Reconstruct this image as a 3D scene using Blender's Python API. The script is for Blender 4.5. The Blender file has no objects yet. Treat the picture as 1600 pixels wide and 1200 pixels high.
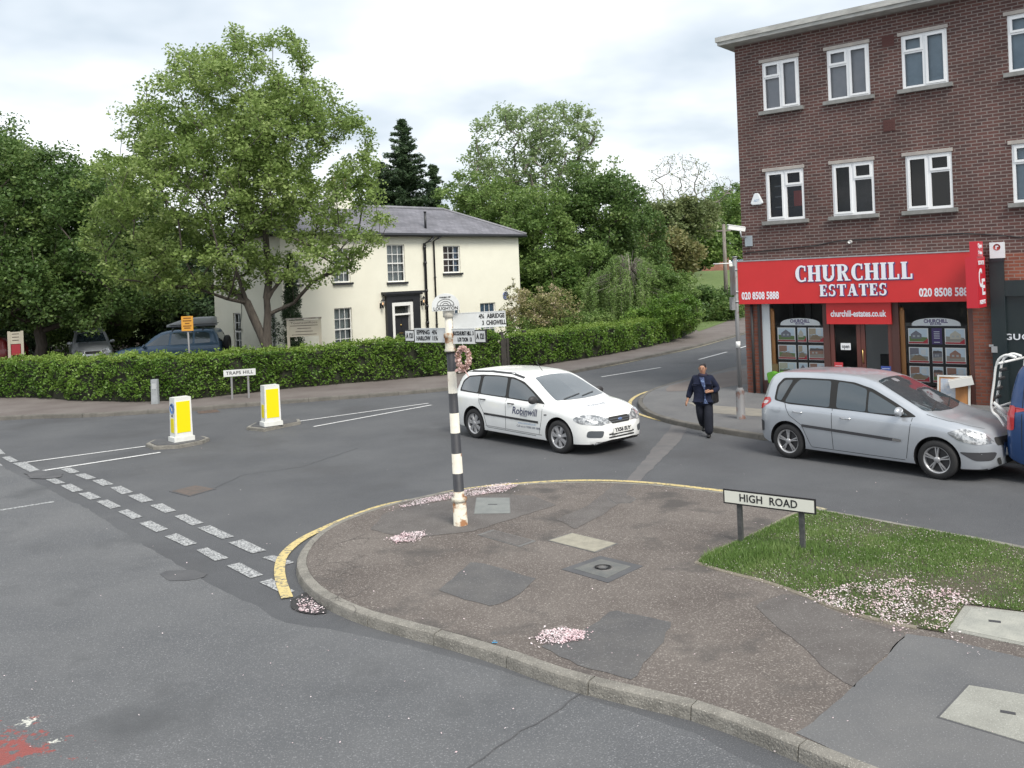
import bpy, bmesh, math, random
import numpy as np
from mathutils import Vector, Matrix
from mathutils.bvhtree import BVHTree

random.seed(7); RNG = np.random.default_rng(7)
SC = bpy.context.scene
COL = SC.collection
# ------------------------------------------------------------------ camera
FPX, PX, PY, CAMH, ROLL = 1400.0, 800.0, 433.0, 3.5, 0.04
ca, sa = math.cos(ROLL), math.sin(ROLL)
cam = bpy.data.objects.new('camera', bpy.data.cameras.new('camera'))
COL.objects.link(cam)
cam.matrix_world = Matrix(((ca, sa, 0, 0), (0, 0, -1, 0), (-sa, ca, 0, CAMH), (0, 0, 0, 1)))
cam.data.sensor_width = 36.0
cam.data.lens = 36.0 * FPX / 1600.0
cam.data.shift_y = -(600.0 - PY) / 1600.0
cam.data.clip_start = 0.1
cam.data.clip_end = 1500.0
SC.camera = cam
# ------------------------------------------------------------------ light
SUN_EL, SUN_AZ = math.radians(50), math.radians(152)     # azimuth measured from +Y clockwise
SUN_STRENGTH, SKY_STRENGTH, EXPOSURE = 2.7, 0.12, 0.40
sun = bpy.data.objects.new('sun', bpy.data.lights.new('sun', 'SUN'))
COL.objects.link(sun)
sun.data.energy = SUN_STRENGTH; sun.data.angle = math.radians(24); sun.data.color = (1.0, 0.95, 0.86)
_sd = Vector((math.sin(SUN_AZ)*math.cos(SUN_EL), math.cos(SUN_AZ)*math.cos(SUN_EL), math.sin(SUN_EL)))
sun.rotation_euler = _sd.to_track_quat('Z', 'Y').to_euler()
sun.location = (0, 0, 60)
W = bpy.data.worlds.new('World'); SC.world = W; W.use_nodes = True
wn, wl = W.node_tree.nodes, W.node_tree.links
wn.clear()
sky = wn.new('ShaderNodeTexSky'); sky.sky_type = 'NISHITA'; sky.sun_disc = False
sky.sun_elevation = SUN_EL; sky.sun_rotation = SUN_AZ; sky.air_density = 1.2; sky.dust_density = 2.0
tc = wn.new('ShaderNodeTexCoord'); sep = wn.new('ShaderNodeSeparateXYZ')
wl.new(tc.outputs['Generated'], sep.inputs[0])
def wmath(op, a, b=None):
    n = wn.new('ShaderNodeMath'); n.operation = op
    for i, v in enumerate((a, b)):
        if v is None: continue
        if isinstance(v, (int, float)): n.inputs[i].default_value = v
        else: wl.new(v, n.inputs[i])
    return n.outputs[0]
zz = wmath('ADD', wmath('MAXIMUM', sep.outputs[2], 0.0), 0.22)
cmb = wn.new('ShaderNodeCombineXYZ')
wl.new(wmath('DIVIDE', sep.outputs[0], zz), cmb.inputs[0]); wl.new(wmath('DIVIDE', sep.outputs[1], zz), cmb.inputs[1])
n1 = wn.new('ShaderNodeTexNoise'); n1.inputs['Scale'].default_value = 0.9; n1.inputs['Detail'].default_value = 5; n1.inputs['Roughness'].default_value = 0.5
wl.new(cmb.outputs[0], n1.inputs['Vector'])
cr = wn.new('ShaderNodeValToRGB')
e = cr.color_ramp.elements
e[0].position = 0.38; e[0].color = (4.5, 5.1, 5.7, 1)
e[1].position = 0.64; e[1].color = (9.8, 9.9, 10.0, 1)
m_ = cr.color_ramp.elements.new(0.50); m_.color = (6.9, 7.25, 7.6, 1)
wl.new(n1.outputs['Fac'], cr.inputs[0])
mx = wn.new('ShaderNodeMix'); mx.data_type = 'RGBA'; mx.inputs[0].default_value = 0.90
wl.new(sky.outputs[0], mx.inputs[6]); wl.new(cr.outputs[0], mx.inputs[7])
bg = wn.new('ShaderNodeBackground'); bg.inputs[1].default_value = SKY_STRENGTH
wl.new(mx.outputs[2], bg.inputs[0])
wo = wn.new('ShaderNodeOutputWorld'); wl.new(bg.outputs[0], wo.inputs[0])
SC.view_settings.view_transform = 'Standard'; SC.view_settings.look = 'None'
SC.view_settings.exposure = EXPOSURE; SC.view_settings.gamma = 1.0
SC.cycles.max_bounces = 8; SC.cycles.transparent_max_bounces = 12

# ------------------------------------------------------------------ picture <-> place
def ray(px, py):
    xc, yc = (px-PX)/FPX, (PY-py)/FPX
    return Vector((ca*xc + sa*yc, 1.0, -sa*xc + ca*yc))
def G(px, py, z=0.0):
    d = ray(px, py); t = (z-CAMH)/d.z
    return Vector((d.x*t, t, z))
def AT(px, py, Y):
    d = ray(px, py); return Vector((d.x*Y, Y, CAMH+d.z*Y))
# ------------------------------------------------------------------ object helpers
def link(o, parent=None):
    COL.objects.link(o)
    if parent is not None: o.parent = parent
    return o
def tag(o, label=None, cat=None, group=None, kind=None):
    if label: o['label'] = label
    if cat: o['category'] = cat
    if group: o['group'] = group
    if kind: o['kind'] = kind
    return o
def thing(name, label, cat, loc=(0, 0, 0), rz=0.0, group=None):
    o = link(bpy.data.objects.new(name, None)); o.location = loc; o.rotation_euler = (0, 0, rz)
    o.empty_display_size = 0.2
    return tag(o, label, cat, group)
def newbm(): return bmesh.new()
def fin(name, bm, m, parent=None, smooth=False, bevel=0.0, autosmooth=None):
    if bevel > 0:
        bmesh.ops.bevel(bm, geom=[e for e in bm.edges if len(e.link_faces) == 2 and e.calc_face_angle(0) > 0.6], offset=bevel, segments=2, affect='EDGES', clamp_overlap=True)
    me = bpy.data.meshes.new(name); bm.to_mesh(me); bm.free()
    for mm in (m if isinstance(m, (list, tuple)) else [m]): me.materials.append(mm)
    if smooth: me.polygons.foreach_set('use_smooth', [True]*len(me.polygons))
    if autosmooth: 
        me.polygons.foreach_set('use_smooth', [True]*len(me.polygons)); me.set_sharp_from_angle(angle=math.radians(autosmooth))
    return link(bpy.data.objects.new(name, me), parent)
def fin_me(name, me, m, parent=None):
    for mm in (m if isinstance(m, (list, tuple)) else [m]): me.materials.append(mm)
    return link(bpy.data.objects.new(name, me), parent)
def box(bm, x0, x1, y0, y1, z0, z1, M=None, mi=0):
    vs = [bm.verts.new(Vector(p)) for p in ((x0,y0,z0),(x1,y0,z0),(x1,y1,z0),(x0,y1,z0),(x0,y0,z1),(x1,y0,z1),(x1,y1,z1),(x0,y1,z1))]
    if M is not None:
        for v in vs: v.co = M @ v.co
    for f in ((0,3,2,1),(4,5,6,7),(0,1,5,4),(1,2,6,5),(2,3,7,6),(3,0,4,7)):
        fc = bm.faces.new([vs[i] for i in f]); fc.material_index = mi
    return vs
def tube(bm, pts, radii, seg=10, cap=True, mi=0):
    pts = [Vector(p) for p in pts]; n = len(pts)
    if isinstance(radii, (int, float)): radii = [radii]*n
    rings = []; up = Vector((0.31, 0.17, 0.93)).normalized()
    for i in range(n):
        t = (pts[min(i+1, n-1)] - pts[max(i-1, 0)]).normalized()
        u = t.cross(up)
        if u.length < 1e-3: u = t.cross(Vector((1, 0, 0)))
        u.normalize(); v = t.cross(u).normalized()
        rings.append([bm.verts.new(pts[i] + (u*math.cos(2*math.pi*k/seg) + v*math.sin(2*math.pi*k/seg))*radii[i]) for k in range(seg)])
    for a, b in zip(rings, rings[1:]):
        for k in range(seg):
            f = bm.faces.new((a[k], a[(k+1) % seg], b[(k+1) % seg], b[k])); f.material_index = mi; f.smooth = True
    if cap:
        for r in (rings[0][::-1], rings[-1]):
            f = bm.faces.new(r); f.material_index = mi
def lathe(bm, prof, seg=24, M=None, mi=0, smooth=True):
    """prof: (radius, z) list, axis Z"""
    rings = []
    for r, z in prof:
        if r < 1e-6: ring = [bm.verts.new((0, 0, z))]
        else: ring = [bm.verts.new((r*math.cos(2*math.pi*k/seg), r*math.sin(2*math.pi*k/seg), z)) for k in range(seg)]
        rings.append(ring)
    for a, b in zip(rings, rings[1:]):
        for k in range(seg):
            k2 = (k+1) % seg
            if len(a) == 1 and len(b) == 1: continue
            if len(a) == 1: f = bm.faces.new((a[0], b[k], b[k2]))
            elif len(b) == 1: f = bm.faces.new((a[k], a[k2], b[0]))
            else: f = bm.faces.new((a[k], a[k2], b[k2], b[k]))
            f.material_index = mi; f.smooth = smooth
    if M is not None:
        for r in rings:
            for v in r: v.co = M @ v.co
def polyface(bm, pts, z=None, mi=0, up=True):
    vs = [bm.verts.new((p[0], p[1], p[2] if z is None else z)) for p in pts]
    f = bm.faces.new(vs); f.normal_update()
    if up and f.normal.z < 0: f.normal_flip()
    f.material_index = mi
    if len(vs) > 4: bmesh.ops.triangulate(bm, faces=[f])
def sheet(name, polys, z, m, kind='structure', **k):
    bm = newbm()
    for p in polys: polyface(bm, p, z)
    o = fin(name, bm, m); 
    if kind: o['kind'] = kind
    return o
def prism(bm, pts, z0, z1, mi=0, M=None):
    """extruded outline (xy), closed"""
    a = [bm.verts.new((p[0], p[1], z0)) for p in pts]; b = [bm.verts.new((p[0], p[1], z1)) for p in pts]
    n = len(pts)
    fs = [bm.faces.new(a[::-1]), bm.faces.new(b)]
    for i in range(n): fs.append(bm.faces.new((a[i], a[(i+1) % n], b[(i+1) % n], b[i])))
    for f in fs: f.material_index = mi
    if M is not None:
        for v in a+b: v.co = M @ v.co
    bmesh.ops.recalc_face_normals(bm, faces=fs)
def catmull(pts, n=6, closed=False):
    pts = [Vector(p) for p in pts]; out = []
    N = len(pts)
    for i in range(N - (0 if closed else 1)):
        if closed: p0, p1, p2, p3 = pts[i-1], pts[i], pts[(i+1) % N], pts[(i+2) % N]
        else: p0, p1, p2, p3 = pts[max(i-1, 0)], pts[i], pts[i+1], pts[min(i+2, N-1)]
        for k in range(n):
            t = k/n
            out.append(0.5*((2*p1) + (p2-p0)*t + (2*p0-5*p1+4*p2-p3)*t*t + (3*p1-p0-3*p2+p3)*t**3))
    if not closed: out.append(pts[-1])
    return out
def offset_line(pts, d):
    out = []
    for i, p in enumerate(pts):
        t = pts[min(i+1, len(pts)-1)] - pts[max(i-1, 0)]; t.z = 0; t.normalize()
        out.append(p + Vector((-t.y, t.x, 0))*d)
    return out
def resample(pts, step):
    pts = [Vector(p) for p in pts]; out = [pts[0].copy()]; acc = 0.0
    for a, b in zip(pts, pts[1:]):
        L = (b-a).length
        if L < 1e-9: continue
        s = step-acc
        while s <= L:
            out.append(a+(b-a)*(s/L)); s += step
        acc = (acc+L) % step
    return out
def ribbon(bm, pts, w, z):
    pts = [Vector((p[0], p[1], z)) for p in pts]
    ws = w if isinstance(w, (list, tuple)) else [w]*len(pts)
    L = [bm.verts.new(q) for q in [offset_line(pts, ws[0]/2)[i] for i in range(len(pts))]]
    R = [bm.verts.new(q) for q in [offset_line(pts, -ws[0]/2)[i] for i in range(len(pts))]]
    for i in range(len(pts)-1):
        bm.faces.new((R[i], R[i+1], L[i+1], L[i]))
def pchip(pts):
    xs = [p[0] for p in pts]; ys = [p[1] for p in pts]; n = len(xs)
    h = [xs[i+1]-xs[i] for i in range(n-1)]; d = [(ys[i+1]-ys[i])/h[i] for i in range(n-1)]
    m = [d[0]]+[0]*(n-2)+[d[-1]]
    for i in range(1, n-1):
        if d[i-1]*d[i] > 0: m[i] = 2*d[i-1]*d[i]/(d[i-1]+d[i])
    def f(x):
        x = min(max(x, xs[0]), xs[-1]); i = 0
        while i < n-2 and x > xs[i+1]: i += 1
        t = (x-xs[i])/h[i]
        return ((2*t**3-3*t*t+1)*ys[i] + (t**3-2*t*t+t)*h[i]*m[i] + (-2*t**3+3*t*t)*ys[i+1] + (t**3-t*t)*h[i]*m[i+1])
    return f
# ------------------------------------------------------------------ materials
MATS = {}
def mat(name, col, rough=0.6, col2=None, scale=4.0, lo=0.35, hi=0.65, detail=4, bump=0.0, bscale=60.0, metal=0.0, spec=0.5, coat=0.0,
        col3=None, scale3=300.0, lo3=0.6, hi3=0.68, col4=None, scale4=0.25, lo4=0.55, hi4=0.75, emit=None, estr=1.0, island=0.0, bdist=0.02, stretch=None):
    if name in MATS: return MATS[name]
    m = bpy.data.materials.new(name); m.use_nodes = True; nt = m.node_tree; N, L = nt.nodes, nt.links
    b = N['Principled BSDF']
    b.inputs['Base Color'].default_value = (*col, 1); b.inputs['Roughness'].default_value = rough
    b.inputs['Metallic'].default_value = metal; b.inputs['Specular IOR Level'].default_value = spec
    if coat: b.inputs['Coat Weight'].default_value = coat; b.inputs['Coat Roughness'].default_value = 0.06
    tcn = N.new('ShaderNodeTexCoord'); vec = tcn.outputs['Object']
    if stretch:
        mp = N.new('ShaderNodeMapping'); mp.inputs['Scale'].default_value = stretch; L.new(vec, mp.inputs[0]); vec = mp.outputs[0]
    out = None
    def mixc(fac, a, bcol):
        x = N.new('ShaderNodeMix'); x.data_type = 'RGBA'; L.new(fac, x.inputs[0])
        if isinstance(a, tuple): x.inputs[6].default_value = (*a, 1)
        else: L.new(a, x.inputs[6])
        x.inputs[7].default_value = (*bcol, 1); return x.outputs[2]
    def noise(s, l, h, d):
        n = N.new('ShaderNodeTexNoise'); n.inputs['Scale'].default_value = s; n.inputs['Detail'].default_value = d; n.inputs['Roughness'].default_value = 0.6
        L.new(vec, n.inputs['Vector'])
        r = N.new('ShaderNodeMapRange'); r.inputs['From Min'].default_value = l; r.inputs['From Max'].default_value = h; L.new(n.outputs['Fac'], r.inputs[0]); return r.outputs[0]
    if col2: out = mixc(noise(scale, lo, hi, detail), col, col2)
    if col3: out = mixc(noise(scale3, lo3, hi3, 2), out if out else col, col3)
    if col4: out = mixc(noise(scale4, lo4, hi4, 7), out if out else col, col4)
    if island:
        g = N.new('ShaderNodeNewGeometry'); hs = N.new('ShaderNodeHueSaturation')
        r = N.new('ShaderNodeMapRange'); L.new(g.outputs['Random Per Island'], r.inputs[0]); r.inputs['To Min'].default_value = 1-island; r.inputs['To Max'].default_value = 1+island
        L.new(r.outputs[0], hs.inputs['Value'])
        if out: L.new(out, hs.inputs['Color'])
        else: hs.inputs['Color'].default_value = (*col, 1)
        out = hs.outputs[0]
    if out: L.new(out, b.inputs['Base Color'])
    if bump:
        n = N.new('ShaderNodeTexNoise'); n.inputs['Scale'].default_value = bscale; n.inputs['Detail'].default_value = 3; L.new(vec, n.inputs['Vector'])
        bp = N.new('ShaderNodeBump'); bp.inputs['Strength'].default_value = bump; bp.inputs['Distance'].default_value = bdist
        L.new(n.outputs['Fac'], bp.inputs['Height']); L.new(bp.outputs[0], b.inputs['Normal'])
    if emit: b.inputs['Emission Color'].default_value = (*emit, 1); b.inputs['Emission Strength'].default_value = estr
    MATS[name] = m; return m
def leafmat(name, c1, c2, c3=None, trans=0.35, nscale=0.5):
    m = bpy.data.materials.new(name); m.use_nodes = True; N, L = m.node_tree.nodes, m.node_tree.links
    b = N['Principled BSDF']; b.inputs['Roughness'].default_value = 0.45; b.inputs['Specular IOR Level'].default_value = 0.35
    g = N.new('ShaderNodeNewGeometry'); cr = N.new('ShaderNodeValToRGB')
    cr.color_ramp.elements[0].color = (*c1, 1); cr.color_ramp.elements[1].color = (*(c3 or c2), 1)
    x = cr.color_ramp.elements.new(0.6); x.color = (*c2, 1)
    tcn = N.new('ShaderNodeTexCoord'); n = N.new('ShaderNodeTexNoise'); n.inputs['Scale'].default_value = nscale; n.inputs['Detail'].default_value = 2
    L.new(tcn.outputs['Object'], n.inputs['Vector'])
    ma = N.new('ShaderNodeMath'); ma.operation = 'MULTIPLY_ADD'; L.new(g.outputs['Random Per Island'], ma.inputs[0]); ma.inputs[1].default_value = 0.6
    mb = N.new('ShaderNodeMath'); mb.operation = 'MULTIPLY_ADD'; L.new(n.outputs['Fac'], mb.inputs[0]); mb.inputs[1].default_value = 1.4; mb.inputs[2].default_value = -0.5
    L.new(mb.outputs[0], ma.inputs[2]); L.new(ma.outputs[0], cr.inputs[0])
    L.new(cr.outputs[0], b.inputs['Base Color'])
    tr = N.new('ShaderNodeBsdfTranslucent'); L.new(cr.outputs[0], tr.inputs[0])
    ms = N.new('ShaderNodeMixShader'); ms.inputs[0].default_value = trans
    L.new(b.outputs[0], ms.inputs[1]); L.new(tr.outputs[0], ms.inputs[2]); L.new(ms.outputs[0], N['Material Output'].inputs[0])
    return m
def glassmat(name, tint=(0.9, 0.95, 0.95), refl=0.35, rough=0.02):
    """thin see-through pane: mirror share rises at grazing angles"""
    m = bpy.data.materials.new(name); m.use_nodes = True; N, L = m.node_tree.nodes, m.node_tree.links
    N.remove(N['Principled BSDF'])
    gl = N.new('ShaderNodeBsdfGlossy'); gl.inputs['Roughness'].default_value = rough; gl.inputs[0].default_value = (0.9, 0.9, 0.9, 1)
    t = N.new('ShaderNodeBsdfTransparent'); t.inputs[0].default_value = (*tint, 1)
    lw = N.new('ShaderNodeLayerWeight'); lw.inputs[0].default_value = refl
    ms = N.new('ShaderNodeMixShader'); L.new(lw.outputs['Fresnel'], ms.inputs[0]); L.new(t.outputs[0], ms.inputs[1]); L.new(gl.outputs[0], ms.inputs[2])
    L.new(ms.outputs[0], N['Material Output'].inputs[0]); return m
def brickmat(name, c1, c2, mortar, bw=0.235, bh=0.078, ms=0.012, bump=0.35, axis='xz', var=None):
    m = bpy.data.materials.new(name); m.use_nodes = True; N, L = m.node_tree.nodes, m.node_tree.links
    b = N['Principled BSDF']; b.inputs['Roughness'].default_value = 0.85
    tcn = N.new('ShaderNodeTexCoord'); s = N.new('ShaderNodeSeparateXYZ'); L.new(tcn.outputs['Object'], s.inputs[0])
    cb = N.new('ShaderNodeCombineXYZ')
    if axis == 'xz':
        ad = N.new('ShaderNodeMath'); ad.operation = 'ADD'; L.new(s.outputs[0], ad.inputs[0]); L.new(s.outputs[1], ad.inputs[1]); L.new(ad.outputs[0], cb.inputs[0])
        L.new(s.outputs[2], cb.inputs[1])
    else:
        L.new(s.outputs[0], cb.inputs[0]); L.new(s.outputs[1], cb.inputs[1])
    br = N.new('ShaderNodeTexBrick'); L.new(cb.outputs[0], br.inputs['Vector'])
    br.inputs['Scale'].default_value = 1.0; br.inputs['Brick Width'].default_value = bw; br.inputs['Row Height'].default_value = bh
    br.inputs['Mortar Size'].default_value = ms; br.inputs['Mortar Smooth'].default_value = 0.25; br.inputs['Bias'].default_value = -0.1
    br.inputs['Color1'].default_value = (*c1, 1); br.inputs['Color2'].default_value = (*c2, 1); br.inputs['Mortar'].default_value = (*mortar, 1)
    n = N.new('ShaderNodeTexNoise'); n.inputs['Scale'].default_value = 0.9; n.inputs['Detail'].default_value = 5; L.new(tcn.outputs['Object'], n.inputs['Vector'])
    r = N.new('ShaderNodeMapRange'); r.inputs['From Min'].default_value = 0.3; r.inputs['From Max'].default_value = 0.7; r.inputs['To Min'].default_value = 0.72; r.inputs['To Max'].default_value = 1.22; L.new(n.outputs['Fac'], r.inputs[0])
    hs = N.new('ShaderNodeHueSaturation'); L.new(r.outputs[0], hs.inputs['Value']); L.new(br.outputs['Color'], hs.inputs['Color']); L.new(hs.outputs[0], b.inputs['Base Color'])
    bp = N.new('ShaderNodeBump'); bp.inputs['Strength'].default_value = bump; bp.inputs['Distance'].default_value = 0.01; bp.invert = True
    L.new(br.outputs['Fac'], bp.inputs['Height']); L.new(bp.outputs[0], b.inputs['Normal'])
    return m

M_road = mat('asphalt', (0.072, 0.075, 0.082), 0.85, col2=(0.098, 0.101, 0.107), scale=0.45, detail=9, col3=(0.21, 0.21, 0.22), scale3=85, lo3=0.58, hi3=0.74, col4=(0.066, 0.067, 0.072), scale4=0.33, lo4=0.52, hi4=0.70, bump=0.7, bscale=75)
M_road2 = mat('asphalt_old', (0.094, 0.098, 0.105), 0.85, col2=(0.124, 0.127, 0.132), scale=0.6, detail=9, col3=(0.26, 0.26, 0.27), scale3=70, lo3=0.57, hi3=0.72, col4=(0.080, 0.083, 0.088), scale4=0.5, lo4=0.54, hi4=0.68, bump=0.8, bscale=60)
M_tar = mat('tar', (0.075, 0.076, 0.082), 0.8, col2=(0.10, 0.10, 0.105), scale=3, bump=0.4, bscale=120)
M_pave = mat('aggregate_paving', (0.098, 0.082, 0.074), 0.9, col2=(0.150, 0.130, 0.117), scale=0.7, col3=(0.34, 0.31, 0.28), scale3=60, lo3=0.55, hi3=0.72, col4=(0.078, 0.070, 0.066), scale4=1.1, lo4=0.54, hi4=0.66, bump=0.9, bscale=55, detail=8)
M_pave2 = mat('grey_paving', (0.108, 0.110, 0.115), 0.9, col2=(0.140, 0.140, 0.141), scale=1.2, detail=8, col3=(0.26, 0.26, 0.27), scale3=70, lo3=0.6, hi3=0.72, bump=0.4, bscale=120)
M_pavefar = mat('far_paving', (0.125, 0.105, 0.098), 0.9, col2=(0.165, 0.145, 0.135), scale=0.8, bump=0.3, bscale=90)
M_patchd = mat('dark_repair', (0.082, 0.080, 0.082), 0.85, col2=(0.110, 0.106, 0.104), scale=2.5, detail=8, col3=(0.2, 0.2, 0.2), scale3=65, lo3=0.6, hi3=0.7, bump=0.4, bscale=120)
M_patchb = mat('brown_repair', (0.090, 0.080, 0.076), 0.85, col2=(0.122, 0.112, 0.106), scale=2.5, detail=8, col3=(0.26, 0.25, 0.24), scale3=60, lo3=0.6, hi3=0.7, bump=0.4, bscale=110)
M_kerb = mat('kerbstone', (0.245, 0.232, 0.205), 0.9, col2=(0.155, 0.147, 0.13), scale=5, col3=(0.42, 0.40, 0.36), scale3=90, bump=0.6, bscale=50)
M_conc = mat('concrete', (0.36, 0.36, 0.32), 0.9, col2=(0.27, 0.275, 0.25), scale=4, bump=0.4, bscale=60)
M_conc2 = mat('stained_concrete', (0.24, 0.24, 0.215), 0.9, col2=(0.30, 0.30, 0.27), scale=3, col3=(0.4, 0.4, 0.37), scale3=80, bump=0.5, bscale=60)
M_iron = mat('cast_iron', (0.11, 0.11, 0.11), 0.7, col2=(0.16, 0.155, 0.15), scale=8, bump=0.6, bscale=70)
M_soil = mat('soil', (0.09, 0.065, 0.045), 1.0, col2=(0.05, 0.038, 0.028), scale=6, bump=0.8, bscale=30)
M_lawn = mat('lawn', (0.095, 0.145, 0.040), 1.0, col2=(0.12, 0.165, 0.05), scale=1.5, col3=(0.07, 0.11, 0.03), scale3=14, bump=0.8, bscale=40)
def wornspot(m, centre, rad, col, t0, scale):
    """remnants of old paint: a blotch of the given radius, broken up by noise"""
    N, L = m.node_tree.nodes, m.node_tree.links; b = N['Principled BSDF']; src = b.inputs['Base Color'].links[0].from_socket
    tcn = N.new('ShaderNodeTexCoord'); sb = N.new('ShaderNodeVectorMath'); sb.operation = 'DISTANCE'; L.new(tcn.outputs['Object'], sb.inputs[0]); sb.inputs[1].default_value = centre
    n = N.new('ShaderNodeTexNoise'); n.inputs['Scale'].default_value = scale; n.inputs['Detail'].default_value = 7; n.inputs['Roughness'].default_value = 0.7; L.new(tcn.outputs['Object'], n.inputs['Vector'])
    d = N.new('ShaderNodeMath'); d.operation = 'MULTIPLY_ADD'; L.new(sb.outputs['Value'], d.inputs[0]); d.inputs[1].default_value = -0.35/rad; L.new(n.outputs['Fac'], d.inputs[2])
    r = N.new('ShaderNodeMapRange'); r.inputs['From Min'].default_value = t0; r.inputs['From Max'].default_value = t0+0.05; L.new(d.outputs[0], r.inputs[0])
    x = N.new('ShaderNodeMix'); x.data_type = 'RGBA'; L.new(r.outputs[0], x.inputs[0]); L.new(src, x.inputs[6]); x.inputs[7].default_value = (*col, 1); L.new(x.outputs[2], b.inputs['Base Color'])
wornspot(M_road2, tuple(G(-30, 1190)), 0.95, (0.25, 0.070, 0.062), 0.36, 6.0)
wornspot(M_road2, tuple(G(46, 1128)), 0.22, (0.55, 0.55, 0.50), 0.42, 26.0)
wornspot(M_road2, tuple(G(86, 1158)), 0.12, (0.55, 0.55, 0.50), 0.42, 26.0)
def paintmat(name, col, under=(0.12, 0.122, 0.13), s=35, lo=0.34, hi=0.50):
    return mat(name, under, 0.7, col2=col, scale=s, lo=lo, hi=hi, detail=8, bump=0.2, bscale=120)
M_white_line = paintmat('road_paint_white', (0.62, 0.62, 0.62), s=42, lo=0.36, hi=0.46)
M_worn_line = paintmat('road_paint_worn', (0.48, 0.49, 0.49), s=42, lo=0.42, hi=0.60)
M_yellow_line = paintmat('road_paint_yellow', (0.56, 0.45, 0.20), s=20, lo=0.36, hi=0.50)
M_pale_yellow = paintmat('road_paint_faded_yellow', (0.40, 0.36, 0.24), s=25, lo=0.38, hi=0.52)
M_red_line = paintmat('road_paint_red', (0.36, 0.075, 0.06), under=(0.14, 0.125, 0.125), s=14, lo=0.46, hi=0.56)
M_render = mat('cream_render', (0.80, 0.785, 0.67), 0.85, col2=(0.75, 0.735, 0.625), scale=0.8, col4=(0.66, 0.64, 0.54), scale4=0.55, lo4=0.60, hi4=0.80, bump=0.2, bscale=50)
M_slate = brickmat('slate', (0.135, 0.135, 0.155), (0.175, 0.172, 0.195), (0.07, 0.07, 0.08), bw=0.3, bh=0.2, ms=0.008, bump=0.4, axis='xy')
M_black = mat('black_gloss_paint', (0.018, 0.019, 0.024), 0.4)
M_whitep = mat('white_paint', (0.80, 0.80, 0.78), 0.4, col2=(0.72, 0.72, 0.70), scale=6)
M_upvc = mat('white_upvc', (0.82, 0.83, 0.84), 0.3)
M_brick = brickmat('dark_brick', (0.112, 0.050, 0.043), (0.066, 0.036, 0.034), (0.21, 0.175, 0.16))
M_brickred = brickmat('red_brick', (0.30, 0.095, 0.055), (0.19, 0.06, 0.04), (0.26, 0.19, 0.16))
M_brickpier = brickmat('pier_brick', (0.24, 0.075, 0.045), (0.15, 0.05, 0.035), (0.16, 0.10, 0.085))
M_red = mat('red_sign', (0.62, 0.028, 0.030), 0.35, col2=(0.57, 0.025, 0.026), scale=1.5)
M_orange_red = mat('red_sign_sunfaded', (0.62, 0.05, 0.03), 0.4)
M_navy = mat('navy_letter_edge', (0.10, 0.06, 0.20), 0.5)
M_metal = mat('galvanised_steel', (0.42, 0.43, 0.44), 0.5, col2=(0.32, 0.33, 0.34), scale=6, metal=0.4)
M_greypaint = mat('grey_post_paint', (0.22, 0.22, 0.225), 0.55, col2=(0.12, 0.055, 0.04), scale=5, lo=0.6, hi=0.66, bump=0.2)
M_darkpost = mat('dark_post', (0.045, 0.048, 0.05), 0.6, col2=(0.09, 0.09, 0.09), scale=14)
M_bark = mat('bark', (0.105, 0.090, 0.075), 0.95, col2=(0.06, 0.05, 0.042), scale=4, bump=0.8, bscale=18, bdist=0.05, stretch=(3, 3, 0.6))
M_palebark = mat('pale_bark', (0.24, 0.22, 0.20), 0.95, col2=(0.15, 0.13, 0.11), scale=4, bump=0.5, bscale=18, stretch=(3, 3, 0.6))
M_glass_dark = mat('dark_glass', (0.02, 0.024, 0.028), 0.04, spec=0.8)
M_rubber = mat('tyre_rubber', (0.022, 0.022, 0.023), 0.85, bump=0.1, bscale=90)
M_blackplastic = mat('black_plastic', (0.03, 0.03, 0.032), 0.55)
# ================================================================== GROUND
PZ = 0.11                                    # pavement height above the road
def terr(x, y):
    r = max(0.0, y-60.0); z = 0.118*min(r, 28.0) + 0.05*max(0.0, y-140.0)
    s = min(1.0, max(0.0, (x-8)/8.0))
    return min(z, 8.0)*(0.35+0.65*s)
bm = newbm()
xs = [-260, -160, -110, -80, -60, -45, -35] + [-30+2.5*i for i in range(25)] + [35, 45, 60, 90, 150, 260]
ys = [-30, 0, 20, 35, 48] + [52+2*i for i in range(30)] + [115, 125, 140, 170, 220, 300, 400]
gv = [[bm.verts.new((x, y, terr(x, y) - 0.03 + (0.06*math.sin(x*.9)*math.cos(y*.7) if y > 64 else 0))) for x in xs] for y in ys]
for j in range(len(ys)-1):
    for i in range(len(xs)-1): bm.faces.new((gv[j][i], gv[j][i+1], gv[j+1][i+1], gv[j+1][i]))
fin('ground', bm, M_lawn, smooth=True)['kind'] = 'structure'

sheet('road', [[(-90, -25), (60, -25), (60, 59), (-90, 59)]], 0.0, M_road)
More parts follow.
